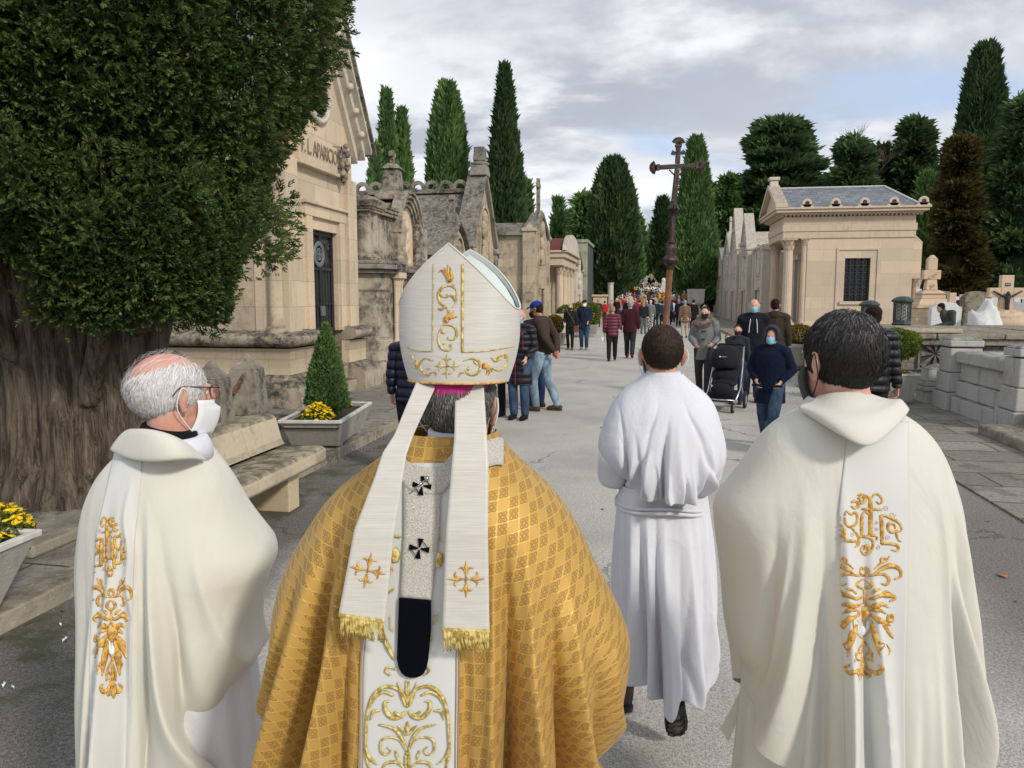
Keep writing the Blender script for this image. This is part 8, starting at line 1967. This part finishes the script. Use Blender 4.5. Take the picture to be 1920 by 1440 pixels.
mb = MB(); mb.lathe([(.34,0),(.40,.05),(.46,.45),(.50,.50),(.50,.58),(.42,.58),(.40,.50)], 28); mb.build('pot', M['concrete'], RP, auto=True)
mb = MB(); mb.lathe([(.40,.49),(.40,.51)], 20); mb.build('soil', M['soil'], RP); plant(RP, (0,0,.48), .56, .33, 'goldbush', 4200, .05, 'ball', 'ball_bush', 12, .02)
for k, (u, v, Y, s, mt, lab) in enumerate(((1062,592,33,.45,'bush','dark green clipped bush in a planter, left of three behind the couple with the cane'),(1086,590,36,.5,'goldbush','rusty gold clipped bush, middle of three behind the couple'),(1106,592,37,.5,'bush','green rounded bush, right of three behind the couple'),(1040,620,28,.3,'goldbush','small golden ball bush in a low planter behind the man in the blue cap'))):
    q = ony(u, v, Y); rt = empty('planter', (q.x, Y, .1), lab, 'planter', None); mb = MB(); mb.frust(0,0,0,.45,.3,.3,.42,.42); mb.build('pot', M['concrete'], rt, bevel=.02); plant(rt, (0,0,.45), s*2.1, s, mt, 2600, .09, 'ball', 'bush', 20+k, 0)
q = ony(1047, 585, 30); mb = MB(); mb.frust(q.x,30,.1,.4,.45,.4,.42,.38); mb.frust(q.x,30,.4,1.0,.3,.26,.26,.24); mb.frust(q.x,30,1.0,1.2,.3,.28,.42,.36); tag(mb.build('stone_urn_pedestal', M['pale'], bevel=.03), 'pale carved pedestal at the pavement edge behind the man in the blue cap', 'pedestal')
# fallen leaves and petals
M['deadleaf'] = plain('dead_leaf', (.30,.13,.05), .8)
for u, v, s, r_, mt, lab in ((1880,1080,.075,.4,'deadleaf','curled brown fallen leaf on the asphalt at the right'),(113,1172,.035,1.,'maskwhite','white petal scrap on the dark asphalt beside the kerb, upper of two'),(122,1200,.05,.2,'maskwhite','longer white petal scrap on the dark asphalt, lower of two'),(8,1285,.045,.5,'maskwhite','white petal scrap at the left picture edge'),(24,1290,.03,1.2,'maskwhite','small white petal scrap right of the one at the left picture edge')):
    q = onz(u, v, .006); mb = MB(); mb.add([(0,-s*.5,0),(s*.45,-s*.1,.012),(s*.2,s*.1,.004),(s*.35,s*.4,.016),(0,s*.5,.004),(-s*.3,s*.3,.014),(-s*.2,0,.003),(-s*.45,-s*.2,.012)], [(0,1,2,3,4,5,6,7)]); mb.xf(Matrix.Translation(q) @ Matrix.Rotation(r_, 4, 'Z') @ Matrix.Diagonal((1 if mt == 'deadleaf' else .4,1,1,1)))
    tag(mb.build('fallen_leaf' if mt == 'deadleaf' else 'petal', M[mt]), lab, 'leaf' if mt == 'deadleaf' else 'petal')

# ================= PASSERS-BY =================
_fc = {}
def cloth(col, kind='plain'):
    key = (tuple(col), kind)
    if key in _fc: return _fc[key]
    if kind == 'plain': m = fabric('cloth', col, .85, .02, .1, 300, .12, wr=.6, spec=.12)
    else:
        m, N = newmat('quilted_cloth' if kind == 'quilt' else 'checked_cloth' if kind == 'check' else 'denim'); t = N.n('TexCoord').outputs['Object']; sp = N.n('SeparateXYZ', i={'Vector': t})
        if kind == 'quilt':
            h = N.m('POWER', N.m('ABSOLUTE', N.m('SINE', N.m('MULTIPLY', sp.outputs[2], 34.0))), .5); nr = N.bump(N.noise(t, 30, 3), .4, .01, N.bump(h, .8, .03)); c = N.mix(N.noise(t, 9, 3), tuple(x*.85 for x in col), tuple(x*1.15 for x in col)); finish(N, c, .5, nr, .4)
        elif kind == 'check':
            c = N.n('TexChecker', i={'Vector': t, 'Scale': 14.0, 'Color1': (.6,.6,.6,1), 'Color2': (.02,.02,.02,1)}).outputs[0]; finish(N, c, .8)
        else:
            a = N.ramp(N.noise(N.map(t, (1,1,.6)), 7, 4), .35, .7); c = N.mix(a, tuple(x*.6 for x in col), tuple(min(1, x*1.35) for x in col)); c = N.mix(N.ramp(N.noise(N.map(t, (3,3,1.4)), 26, 3), .5, .7, 0, .5), c, tuple(x*.45 for x in col)); finish(N, c, .9, N.bump(N.noise(N.map(t, (1,1,1.6)), 22, 3), .8, .012), .1)
    _fc[key] = m; return m
def mshoe(mb, an, ft, k, pt=0.0):
    f = Matrix.Rotation(ft, 3, 'Z') @ (Matrix.Rotation(-pt, 3, 'X') @ Vector((0,1,0))); up = Vector((0,0,1)); a = Vector(an)-Vector((0,0,.03*k))
    mb.tube([a-f*.06*k-up*.01*k, a, a+f*.08*k-up*.012*k, a+f*.15*k-up*.028*k, a+f*.185*k-up*.035*k], [.036*k,.046*k,.047*k,.044*k,.026*k], 10, flat=.9, up=(0,0,1))
    mb.tube([a-f*.06*k-up*.044*k, a+f*.05*k-up*.046*k, a+f*.15*k-up*.047*k, a+f*.19*k-up*.044*k], [.036*k,.040*k,.044*k,.026*k], 10, flat=.35, up=(0,0,1))
def mp(u, vf, h, face, label, top, legs, hair='brown', mask=None, stride=0.0, kind='plain', hem=.85, lk='denim', skin='skin', vox=None, pose=None, shoes=(.03,.025,.02), hood=None, long=False, cap=None, build=1.0, z0=0.0, at=None, group=None, tilt=0.0, turn=0.0, curl=.5, cheap=False, ts=1.0):
    """a clothed passer-by standing with feet at pixel (u, vf)"""
    p = onz(u, vf, z0) if at is None else Vector(at); k = h/1.75; dist = math.hypot(p.x, p.y); vox = vox or max(.0095, min(.05, dist*.00075))
    rt = empty('person', p, label, 'person', group, face); s = stride
    j = J0(k, **dict(dict(knL=(-.095,.03+s*.5,.50), anL=(-.095,s*.95,.09+.02*abs(s)), knR=(.095,.05-s*.2,.50), anR=(.095,-s*.95,.09+.25*abs(s)), pR=1.0*abs(s), wrL=(-.26,.03-s*.4,.90), wrR=(.26,.03+s*.4,.90)), **(pose or {})))
    mb = MB(); Hm = body_mb(mb, j, k, turn, tilt, build, curl, ears=not cheap, face=not cheap, hands=not cheap)
    if cheap:
        for q in 'LR': mb.ell(j['wr'+q]+Vector((0,0,-.05*k)), (.03*k,.04*k,.06*k), 8, 6)
    remesh(mb, 'body', M[skin], rt, vox, 1)
    if not cheap: eyes(Hm, rt)
    cm = cloth(top, kind); b = build*k
    mb = MB(); zt = j['neck'].z
    def P(z, dy=0, dx=0): c = j['pel'].lerp(j['chest'], (z*k-j['pel'].z)/(j['chest'].z-j['pel'].z)); return Vector((c.x+dx, c.y+dy, z*k))
    zs = [hem, (hem+1.0)/2 if hem < .9 else .98, 1.08, 1.25, 1.38, 1.46, 1.50]; rs = [.185+.03*max(0, .85-hem), .18, .168, .185, .175, .11, .075]
    mb.tube([P(z) for z in zs], [r*b for r in rs], 18, flat=.70, up=(0,1,0))
    mb.tube([j['shL'], j['neck']-Vector((0,0,.03*k)), j['shR']], [.072*b,.085*b,.072*b], 12)
    for q in 'LR': mb.tube([j['sh'+q], (j['sh'+q]+j['el'+q])/2, j['el'+q]], [.076*b,.068*b,.062*b], 12); mb.tube([j['el'+q], (j['el'+q]+j['wr'+q])/2, j['wr'+q].lerp(j['el'+q], .06)], [.062*b,.056*b,.046*b], 12); mb.ell(j['el'+q], (.062*b,)*3, 8, 6); mb.ell(j['sh'+q]+Vector((0,0,-.012*k)), (.082*b,.086*b,.080*b), 12, 8)
    if hood == 'down': mb.ell(j['neck']+Vector((0,-.07*k,-.01*k)), (.105*k,.06*k,.085*k), 12, 8)
    mb.tube([j['neck']-Vector((0,0,.03*k)), j['neck']+Vector((0,0,.035*k))], [.085*k,.078*k], 12)
    o = remesh(mb, 'coat', cm, rt, vox*1.15, 3); me = o.data; n = len(me.vertices)
    if not cheap and n:
        co = np.empty(n*3, np.float32); nr = np.empty(n*3, np.float32); me.vertices.foreach_get('co', co); me.vertices.foreach_get('normal', nr); co = co.reshape(-1, 3)
        d = .005*vnoise(co*np.array([14,14,8]), 1.2, u) + (.009*(np.abs(np.sin(co[:, 2]*34))**.5-.7) if kind == 'quilt' else .004*vnoise(co*25, 1.2, u+1)); co += nr.reshape(-1, 3)*d[:, None]; me.vertices.foreach_set('co', co.ravel()); me.update()
    mb = MB(); lb = b*ts
    for q in 'LR': mb.tube([j['hi'+q]+Vector((0,0,.03*k)), j['hi'+q].lerp(j['kn'+q], .5), j['kn'+q], j['kn'+q].lerp(j['an'+q], .5), j['an'+q]+Vector((0,0,-.015*k))], [.105*lb,.088*lb,.070*lb,.066*lb,.056*lb], 14)
    mb.ell(j['pel'], (.165*b,.12*b,.12*k), 14, 8); remesh(mb, 'trousers', cloth(legs, lk), rt, vox*1.1, 2)
    for q in 'LR': mb = MB(); mshoe(mb, j['an'+q], j['ft'+q], k, j['p'+q]); mb.build('shoe', cloth(shoes), rt, smooth=True)
    hc = {'brown': (.035,.02,.012), 'black': (.012,.01,.01), 'grey': (.30,.29,.28), 'white': (.6,.59,.57), 'blond': (.36,.24,.11), 'dark': (.02,.014,.011), 'red': (.22,.09,.04)}.get(hair)
    if hc and hood != 'up':
        mb = MB(); mb.ell((0,-.024,.046), (.083,.098,.084), 14, 10); mb.ell((0,-.045,.0), (.076,.070,.08), 12, 8)
        if long: mb.tube([(0,-.06,.03),(0,-.085,-.06),(0,-.09,-.17),(0,-.075,-.24)], [.075,.075,.07,.03], 12, flat=.6, up=(0,1,0))
        mb.xf(Hm); o = remesh(mb, 'hair', cloth(hc), rt, max(.007, vox*.8), 1)
    if hair == 'ring': mb = MB(); mb.ell((0,-.04,-.005), (.080,.078,.045), 14, 8); mb.xf(Hm); mb.build('hair', cloth((.1,.09,.08)), rt, smooth=True)
    if mask and not cheap: mask_on(Hm, rt, M[mask])
    if cap:
        mb = MB(); mb.ell((0,-.01,.062), (.088,.108,.078), 16, 10); mb.tube([(0,.07,.062),(0,.125,.058),(0,.16,.045)], [.07,.062,.03], 10, flat=.12, up=(0,0,1)); mb.xf(Hm); mb.build('cap', cloth(cap), rt, smooth=True)
    if hood == 'up':
        mb = MB(); mb.ell((0,-.035,.04), (.105,.118,.115), 16, 12); mb.ell((0,-.05,-.06), (.10,.10,.09), 14, 8); mb.xf(Hm); ho = remesh(mb, 'hood', cloth((.05,.052,.06)), rt, .012, 2)
    return rt, j, k, Hm
def fur(rt, pts, col, n=900, L=.03, seed=1):
    rg = np.random.default_rng(seed); sp = spline(pts, 8); S = np.array([tuple(p) for p in sp]); i = rg.integers(0, len(S), n); d = unit(rg.normal(size=(n, 3)))
    key = 'fur%s' % (col,); 
    if key not in M: M[key] = hairmat('fur', [tuple(x*.5 for x in col), col, tuple(min(1, x*1.5) for x in col)], .8)
    o = leaves_mesh('fur_trim', S[i]+d*.012, d, np.full(n, L), np.full(n, .004), rg.random(n), M[key], rt); return o
PI_2 = PI/2
NAVY, BLK, BRN = (.012,.016,.04), (.014,.014,.016), (.055,.038,.03)
mp(774, 893, 1.62, R(-10), 'person in a navy quilted jacket half hidden behind the mitre, on its left', NAVY, (.015,.017,.025), 'dark', None, kind='quilt')
mp(946, 778, 1.60, R(160), 'woman in black with heeled ankle boots hidden behind the man in the long padded coat', BLK, BLK, 'dark', 'maskblack', at=(-2.3, 11.75, 0), lk='plain')
r1, j1, k1, _ = mp(974, 786, 1.66, R(168), 'man in a long black padded coat with red zip, jeans and blue mask', (.012,.013,.017), (.06,.10,.17), 'ring', 'maskblue', kind='quilt', hem=.56, build=1.12, pose=dict(wrL=(-.16,.14,1.0), wrR=(.16,.14,1.0)), skin='skin_old', shoes=(.012,.012,.013))
mb = MB(); mb.tube([(.01*k1, .148*k1, 1.42*k1), (.01*k1, .150*k1, 1.2*k1), (.01*k1, .158*k1, .95*k1), (.01*k1, .162*k1, .58*k1)], .006, 6); M['redzip'] = plain('red_zip', (.30,.015,.03), .5, bump=0); mb.build('zip', M['redzip'], r1)
mb = MB(); mb.tube([(-.10, .135, 1.22), (-.11, .14, 1.08)], .006, 5); mb.ell((-.10,.145,1.30), (.016,.006,.02), 8, 6); mb.build('pocket_trim', M['redzip'], r1)
mp(1000, 760, 1.70, R(200), 'man with blue mask in dark jacket between padded coat and cap', (.02,.022,.03), (.03,.05,.13), 'grey', 'maskblue', at=(-1.86, 12.9, 0))
r2, j2, k2, H2_ = mp(1016, 770, 1.78, R(78), 'man in royal blue cap, brown jacket and pale jeans, hands clasped behind', BRN, (.24,.34,.43), 'dark', 'maskblack', hem=.90, tilt=R(-14), cap=(.02,.035,.25), build=1.05, skin='skin_tan', shoes=(.07,.055,.035),
   pose=dict(knL=(-.10,.12,.50), anL=(-.10,.06,.09), knR=(.10,-.06,.50), anR=(.10,-.24,.09), elL=(-.26,-.14,1.16), elR=(.26,-.14,1.16), wrL=(-.06,-.22,.95), wrR=(.05,-.24,.93), hdL=(.5,-.2,-.8), hdR=(-.5,-.2,-.8), chest=(0,.03,1.3), neck=(0,.05,1.47), head=(0,.10,1.61)))
r3, j3, k3, _ = mp(1069, 656, 1.60, R(172), 'older woman in a dark jacket with brown shoulder bag and walking cane', (.018,.02,.022), BLK, 'grey', 'maskblack', lk='plain', stride=.08, shoes=(.16,.06,.03), pose=dict(elL=(-.27,-.02,1.15), wrR=(.22,.16,1.05)))
mb = MB(); mb.tube([(.28,.18,1.0), (.42,.20,.02)], .011, 6); mb.tube([(.22,.18,1.0),(.31,.18,1.01)], .012, 6); mb.xf(r3.matrix_basis); tag(mb.build('walking_cane', M['iron']), 'thin dark walking cane held by the woman with the brown bag', 'cane')
mb = MB(); mb.frust(-.22,.04,.62,.84,.08,.045,.07,.04); mb.tube(spline([(-.20,.05,.84),(-.1,.15,1.1),(.12,.10,1.42),(.12,-.08,1.44),(-.05,-.14,1.2),(-.20,-.02,.84)], 4), .011, 5); mb.xf(Matrix.Translation(r3.location) @ Matrix.Rotation(R(172), 4, 'Z')); M['tan_leather'] = plain('tan_leather', (.17,.07,.03), .5); tag(mb.build('shoulder_bag', M['tan_leather'], bevel=.01), 'brown leather shoulder bag with long strap on the woman with the cane', 'bag')
bpy.context.view_layer.update()
o_ = bpy.data.objects['walking_cane']; o_.data.transform(Matrix.Translation(r3.location) @ Matrix.Rotation(R(172), 4, 'Z')) if r3.matrix_basis == Matrix.Identity(4) else None
mp(1095, 656, 1.74, R(176), 'man in navy coat, dark flat cap, white mask and jeans beside the woman with cane', (.015,.022,.045), (.035,.07,.13), 'grey', 'maskwhite', hem=.72, cap=(.02,.02,.025), stride=.06, build=1.1, shoes=(.2,.2,.2), pose=dict(wrL=(-.15,.15,1.0), wrR=(.24,.10,.98)))
r4, j4, k4, _ = mp(1147, 677, 1.58, R(2), 'blond short haired woman from behind in a burgundy quilted coat', (.13,.022,.045), (.02,.013,.015), 'blond', None, kind='quilt', hem=.80, lk='plain', stride=-.16, build=1.12, pose=dict(wrR=(.30,.12,1.02)))
mb = MB(); q = Matrix.Translation(r4.location); mb.ell((-.27,.02,.62), (.06,.03,.09), 10, 8); mb.tube([(-.27,.0,.70),(-.26,.02,.84),(-.27,.04,.70)], .005, 5); mb.xf(q); tag(mb.build('carrier_bag', M['maskwhite'], smooth=True), 'small white carrier bag in the hand of the woman in burgundy', 'bag')
mp(1180, 672, 1.72, R(-4), 'grey haired man from behind in a dark maroon jacket walking with the woman in burgundy', (.045,.013,.018), (.03,.03,.036), 'grey', None, hem=.80, lk='plain', stride=.2, build=1.18, shoes=(.10,.03,.02), pose=dict(wrL=(-.30,.10,1.0)))
# mother, pushchair and family
r5, j5, k5, H5_ = mp(1318, 745, 1.66, R(165), 'woman in a grey toggle coat with fur collar and black mask pushing the pushchair', (.19,.20,.205), (.045,.04,.045), 'brown', 'maskblack', hem=.74, lk='plain', stride=.14, build=1.05, pose=dict(elL=(-.26,.0,1.15), elR=(.26,.0,1.15), wrL=(-.20,.27,1.04), wrR=(.10,.28,1.02), hdL=(.2,.9,-.1), hdR=(-.2,.9,-.1)))
fur(r5, [(-.15,.05,1.40),(-.10,.12,1.36),(0,.13,1.34),(.10,.12,1.36),(.15,.05,1.40),(.10,-.09,1.44),(0,-.12,1.45),(-.10,-.09,1.44),(-.15,.05,1.40)], (.42,.32,.22), 2600, .04)
mb = MB()
for z in (1.22, 1.08): mb.tube([(-.035,.138,z),(.035,.138,z)], .009, 6)
mb.build('toggle', M['black'], r5); mb = MB(); mb.tube([(.12,.10,1.40),(.14,.12,1.25),(.13,-.02,1.15)], .02, 6, flat=.3); M['pinkstrap'] = plain('pink_strap', (.5,.08,.12), .6, bump=0); mb.build('strap', M['pinkstrap'], r5)
mp(1408, 752, 1.80, R(172), 'bald man in a black hooded jacket with pale cords and blue mask', (.012,.014,.02), (.085,.085,.10), None, 'maskblue', hem=.88, hood='down', build=1.15, shoes=(.08,.04,.025), stride=.1)
p8 = [o for o in bpy.data.objects if o.get('label', '').startswith('bald man')][0]; mb = MB()
for s in (-1, 1): mb.tube([(s*.05,.148,1.46),(s*.065,.165,1.33),(s*.07,.168,1.22)], .006, 5)
mb.build('drawstring', M['maskwhite'], p8)
mp(1447, 742, 1.80, R(-8), 'brown haired man from behind in an olive brown hooded jacket', (.045,.035,.024), (.05,.06,.09), 'dark', None, hood='down', build=1.1)
mp(1379, 757, 1.36, R(170), 'boy in a dark grey jacket and black mask behind the pushchair', (.03,.032,.038), (.04,.07,.13), 'brown', 'maskblack', shoes=(.02,.03,.06))
mp(1361, 752, 1.18, R(175), 'small red haired child peeping over the pushchair hood', (.05,.06,.09), (.05,.05,.06), 'red', None)
r9, j9, k9, H9_ = mp(1440, 838, 1.46, R(158), 'child in navy parka with dark hood up, pale blue mask, hands in pockets', (.006,.011,.028), (.05,.085,.13), None, 'maskblue', hem=.66, hood='up', build=1.18, stride=.22, lk='denim', pose=dict(elL=(-.30,-.04,1.16), elR=(.30,-.04,1.16), wrL=(-.17,.12,.98), wrR=(.17,.12,.98), hdL=(.3,.3,-.9), hdR=(-.3,.3,-.9)))
bpy.data.objects.remove([c for c in r9.children if c.name.startswith('hood')][0]); mb = MB()
for j_ in range(3):
    for i in range(13):
        a = -R(20)+(PI+R(40))*i/12; sc_ = (1.0,1.08,.9)[j_]; mb.ell((.100*sc_*math.cos(a), (.055,.0,-.06)[j_], .02+.118*sc_*math.sin(a)), (.028,.040,.028), 8, 6)
mb.ell((0,-.045,.03), (.10,.095,.115), 14, 10); mb.ell((0,-.06,-.08), (.10,.08,.08), 12, 8); mb.xf(H9_); remesh(mb, 'hood', cloth((.04,.042,.05)), r9, .011, 3)
fur(r9, [(.17,-.02,1.20),(.12,-.10,1.22),(.02,-.13,1.24)], (.35,.28,.18), 900, .045, 2); 
for s in (-1, 1): mb = MB(); mb.box(s*.12-.06, s*.12+.06, .155, .168, .76, .79); mb.build('pocket_flap', cloth((.008,.014,.035)), r9)
mp(1622, 880, 1.74, R(10), 'man in a black ribbed jacket mostly hidden behind the dark haired priest', (.010,.011,.016), BLK, 'dark', None, kind='quilt', at=(onz(1622,880).x, onz(1622,880).y, 0), lk='plain', build=1.15, pose=dict(wrR=(.30,.0,.88)))
# pushchair
def pushchair(u, vf, rz):
    p = onz(u, vf); rt = empty('pushchair', p, 'black pushchair with rounded hood, silver frame and small front wheels', 'pushchair', None, rz)
    M['silver'] = plain('silver_tube', (.55,.56,.58), .3, metal=.9, bump=0); bk = cloth((.016,.016,.019))
    mb = MB()
    for s in (-1, 1): mb.tube([(s*.22,.42,1.02),(s*.24,.22,.66),(s*.25,-.02,.34),(s*.24,-.32,.20)], .014, 8); mb.tube([(s*.25,.05,.44),(s*.27,.34,.14)], .013, 8)
    mb.tube([(-.23,-.32,.20),(.23,-.32,.20)], .012, 6); mb.build('frame', M['silver'], rt, smooth=True)
    mb = MB(); mb.tube([(-.22,.42,1.02),(-.18,.45,1.05),(.18,.45,1.05),(.22,.42,1.02)], .018, 8); mb.build('handle', bk, rt, smooth=True)
    for x, y, r in ((-.20,-.34,.085),(.20,-.34,.085),(-.28,.34,.14),(.28,.34,.14)):
        mb = MB(); mb.lathe([(r*.72,-.02),(r,-.018),(r,.018),(r*.72,.02)], 22, (x,y,r), 'x'); w_ = mb.build('wheel', M['sole'], rt, auto=True)
        mb = MB(); mb.lathe([(r*.3,-.022),(r*.6,-.022),(r*.6,.022),(r*.3,.022)], 16, (x,y,r), 'x'); mb.build('hub', M['silver'], w_)
    mb = MB(); mb.tube([(0,-.25,.45),(0,-.02,.44),(0,.16,.62),(0,.24,.92)], [.17,.21,.21,.19], 16, flat=.35, up=(0,-.6,1)); mb.ell((0,-.28,.36), (.17,.06,.10), 12, 8); mb.ell((0,.0,.56), (.215,.2,.16), 14, 8); remesh(mb, 'seat', bk, rt, .012, 3)
    mb = MB(); vs = []; n, m = 14, 12
    for jx in range(m+1):
        ph = R(-8)+R(150)*jx/m
        for i in range(n+1): a = (i/n-.5)*PI; c = Vector((.235*math.sin(a), (-.30*math.cos(ph))*(math.cos(a)**.5), .74+.31*math.sin(ph)*(math.cos(a)**.5)+.012*abs(math.sin(jx*PI/4)))); vs.append(c+Vector((0,.10,0)))
    mb.add(vs, [(j*(n+1)+i, j*(n+1)+i+1, (j+1)*(n+1)+i+1, (j+1)*(n+1)+i) for j in range(m) for i in range(n)]); cn = mb.build('hood', bk, rt, smooth=True); so = cn.modifiers.new('s', 'SOLIDIFY'); so.thickness = .01
    mb = MB(); mb.ell((-.045,-.212,.885), (.014,.003,.012), 10, 6); mb.tube([(-.02,-.214,.885),(.055,-.211,.885)], .006, 4, flat=.4); mb.build('hood_emblem', M['maskwhite'], cn)
    mb = MB(); mb.frust(0,0,.16,.30,.18,.26,.21,.30); mb.build('basket', bk, rt, bevel=.02)
    mb = MB(); mb.ell((-.16,.25,.62), (.09,.10,.13), 12, 8); mb.build('blanket', cloth((.20,.33,.38)), rt, smooth=True)
pushchair(1357, 768, R(-16))
# seated man among the graves
q = ony(1784, 600, 22.0)
mp(0, 0, 1.72, R(75), 'dark haired man in a grey green jacket sitting low among the graves', (.06,.075,.065), (.04,.04,.045), 'dark', None, at=(q.x, 22.0, 0.05), cheap=True, tilt=R(-20), pose=dict(knL=(-.12,.42,.96), anL=(-.12,.46,.52), knR=(.12,.42,.96), anR=(.12,.46,.52), chest=(0,.12,1.24), neck=(0,.2,1.40), head=(0,.27,1.54), wrL=(-.1,.5,1.0), wrR=(.1,.5,1.0)))
mb = MB(); mb.box(q.x-.9, q.x+.5, 21.6, 22.4, 0, .86); tag(mb.build('grave_slab', M['white_grave'], bevel=.03), 'pale raised grave slab under the sitting man', 'grave')
# walkers further along
for (u, vf, h, f, lab, top, lg, hr, kw) in (
 (1121,613,1.74,2,'man from behind in a dark blue grey jacket walking beside the left planters',(.03,.035,.05),(.02,.035,.07),'grey',{}),
 (1133,607,1.6,10,'person in a red jacket with yellow vest near the brown headstone',(.45,.03,.02),(.03,.03,.04),'dark',{}),
 (1206,626,1.66,0,'woman with long fair hair and black jacket walking away left of the cross pole',(.02,.02,.025),(.11,.12,.13),'blond',{'long': True}),
 (1219,621,1.68,0,'walker in black and white checked trousers beside the fair haired woman',(.16,.16,.16),(.2,.2,.2),'white',{'lk': 'check'}),
 (1229,617,1.72,0,'walker in a dark green jacket just left of the cross pole',(.015,.03,.03),(.02,.022,.03),'grey',{}),
 (1241,615,1.62,0,'walker in a slate blue coat touching the left side of the cross pole',(.04,.05,.09),(.02,.022,.03),'brown',{}),
 (1283,634,1.70,0,'person in a tan padded coat and beige trousers right of the server',(.17,.10,.055),(.42,.35,.27),'grey',{'kind': 'quilt', 'hem': .72, 'lk': 'plain'}),
 (1299,622,1.72,4,'person in a black coat walking beside the tan coat',(.012,.012,.014),(.012,.012,.014),'dark',{'hem': .7}),
 (1262,606,1.64,0,'person in a bright red jacket right of the cross pole',(.38,.03,.06),(.02,.02,.03),'dark',{}),
 (1272,612,1.70,-5,'person in a white hat and dark blue jacket beside the red jacket',(.02,.025,.06),(.015,.015,.02),'white',{}),
 (1160,603,1.66,180,'person in a pale grey jacket walking towards the camera behind the burgundy coat',(.28,.29,.32),(.05,.06,.09),'dark',{}),
 (1172,601,1.70,0,'person in an olive jacket behind the maroon couple',(.12,.11,.05),(.03,.035,.05),'grey',{}),
 (1193,604,1.74,0,'tall walker in a white jacket behind the maroon man',(.62,.62,.60),(.04,.05,.07),'brown',{}),
 (1146,600,1.62,180,'person in a pink top by the left edge of the avenue',(.50,.20,.22),(.03,.03,.05),'dark',{})):
    mp(u, vf, h, R(f), lab, top, lg, hr, None, stride=random.Random(u).uniform(-.18, .18), cheap=True, **kw)
cols = [('black',(.015,.015,.017)),('navy',(.015,.02,.05)),('grey',(.13,.13,.14)),('brown',(.09,.05,.03)),('cream',(.55,.48,.38)),('red',(.35,.03,.04)),('white',(.6,.6,.6)),('blue',(.06,.11,.25)),('camel',(.35,.20,.10)),('green',(.05,.08,.04)),('purple',(.10,.04,.10)),('orange',(.5,.2,.06))]
hs_ = ['dark','grey','blond','white','brown','red']; rr = random.Random(31); used = set()
places = [('in the crowd left of the flower mound', 1163, 1196), ('in the crowd before the flower mound', 1197, 1228), ('in the crowd right of the cross pole', 1254, 1296), ('in the distant crowd near the left cypresses', 1150, 1180), ('in the farthest row of the crowd', 1185, 1232)]
k_ = 0
while k_ < 60:
    pl = places[k_ % 5]; ci = rr.randrange(len(cols)); hi = rr.randrange(6); key = (ci, hi, pl[0])
    if key in used: continue
    used.add(key); Y = (rr.uniform(50, 74) if k_ % 5 < 4 else rr.uniform(72, 82)); u = rr.uniform(pl[1], pl[2]); q = ony(u, 570, Y)
    mp(0, 0, rr.uniform(1.55, 1.82), R(rr.choice((0, 0, 10, -12, 180))), '%s haired person in %s %s' % (hs_[hi] if hs_[hi] != 'dark' else 'dark', cols[ci][0], pl[0]), cols[ci][1], (.03,.035,.05), hs_[hi], None, at=(q.x, Y, max(0, (Y-55)*1.9/45)), cheap=True, vox=.042, stride=rr.uniform(-.2, .2), group='crowd far along the avenue')
    k_ += 1
# memorial mound with flowers
q = ony(1217, 512, 86); MM = empty('memorial_mound', (q.x, 86, 1.2), 'dark rocky memorial above banks of white and yellow flowers at the avenue end', 'memorial')
mb = MB(); rr = random.Random(2); top_ = q.z-1.2
for k in range(60): t = rr.random(); w_ = (1-t)*1.9+.2; mb.ell((rr.uniform(-w_, w_), rr.uniform(-.8,.8), .8+t*(top_-1.2)), (rr.uniform(.12,.35), .3, rr.uniform(.2,.5)), 7, 5)
mb.build('rockwork', M['bollard'], MM)
mb = MB()
for k in range(26): t = rr.random(); w_ = (1-t)*1.6+.2; x = rr.uniform(-w_, w_); stone_cross(mb, x, -.7, 1.2+t*(top_-2.2), .7, .4, .05)
mb.build('small_crosses', M['pale'], MM)['kind'] = 'stuff'
M['wflower'] = plain('white_blossom', (.75,.72,.66), .7, var=.3, scale=4, bump=0)
for nm, mt, x0, x1, z0_, z1_, n in (('white_flowers','wflower',-1.2,1.5,1.0,1.7,110),('yellow_flowers','yellow',-2.4,2.4,.4,1.0,170),('orange_flowers','orange',-2.4,-1.2,.8,1.7,50),('pink_flowers','pinkstrap',1.2,2.4,.4,1.2,50)):
    mb = MB()
    for k in range(n): mb.ell((rr.uniform(x0, x1), -1.6-rr.random()*.6, rr.uniform(z0_, z1_)), (.10,.10,.09), 6, 4)
    mb.build(nm, M[mt], MM)['kind'] = 'stuff'
mb = MB(); mb.frust(1.55,-1.0,0,2.3,.25,.25,.2,.2); mb.ell((1.55,-1.0,2.45), (.22,.2,.3), 8, 6); mb.build('white_statue', M['white_grave'], MM); mb = MB(); mb.frust(0,0,-.5,.6,2.6,1.2,2.3,1.0); mb.build('plinth', M['pale'], MM)
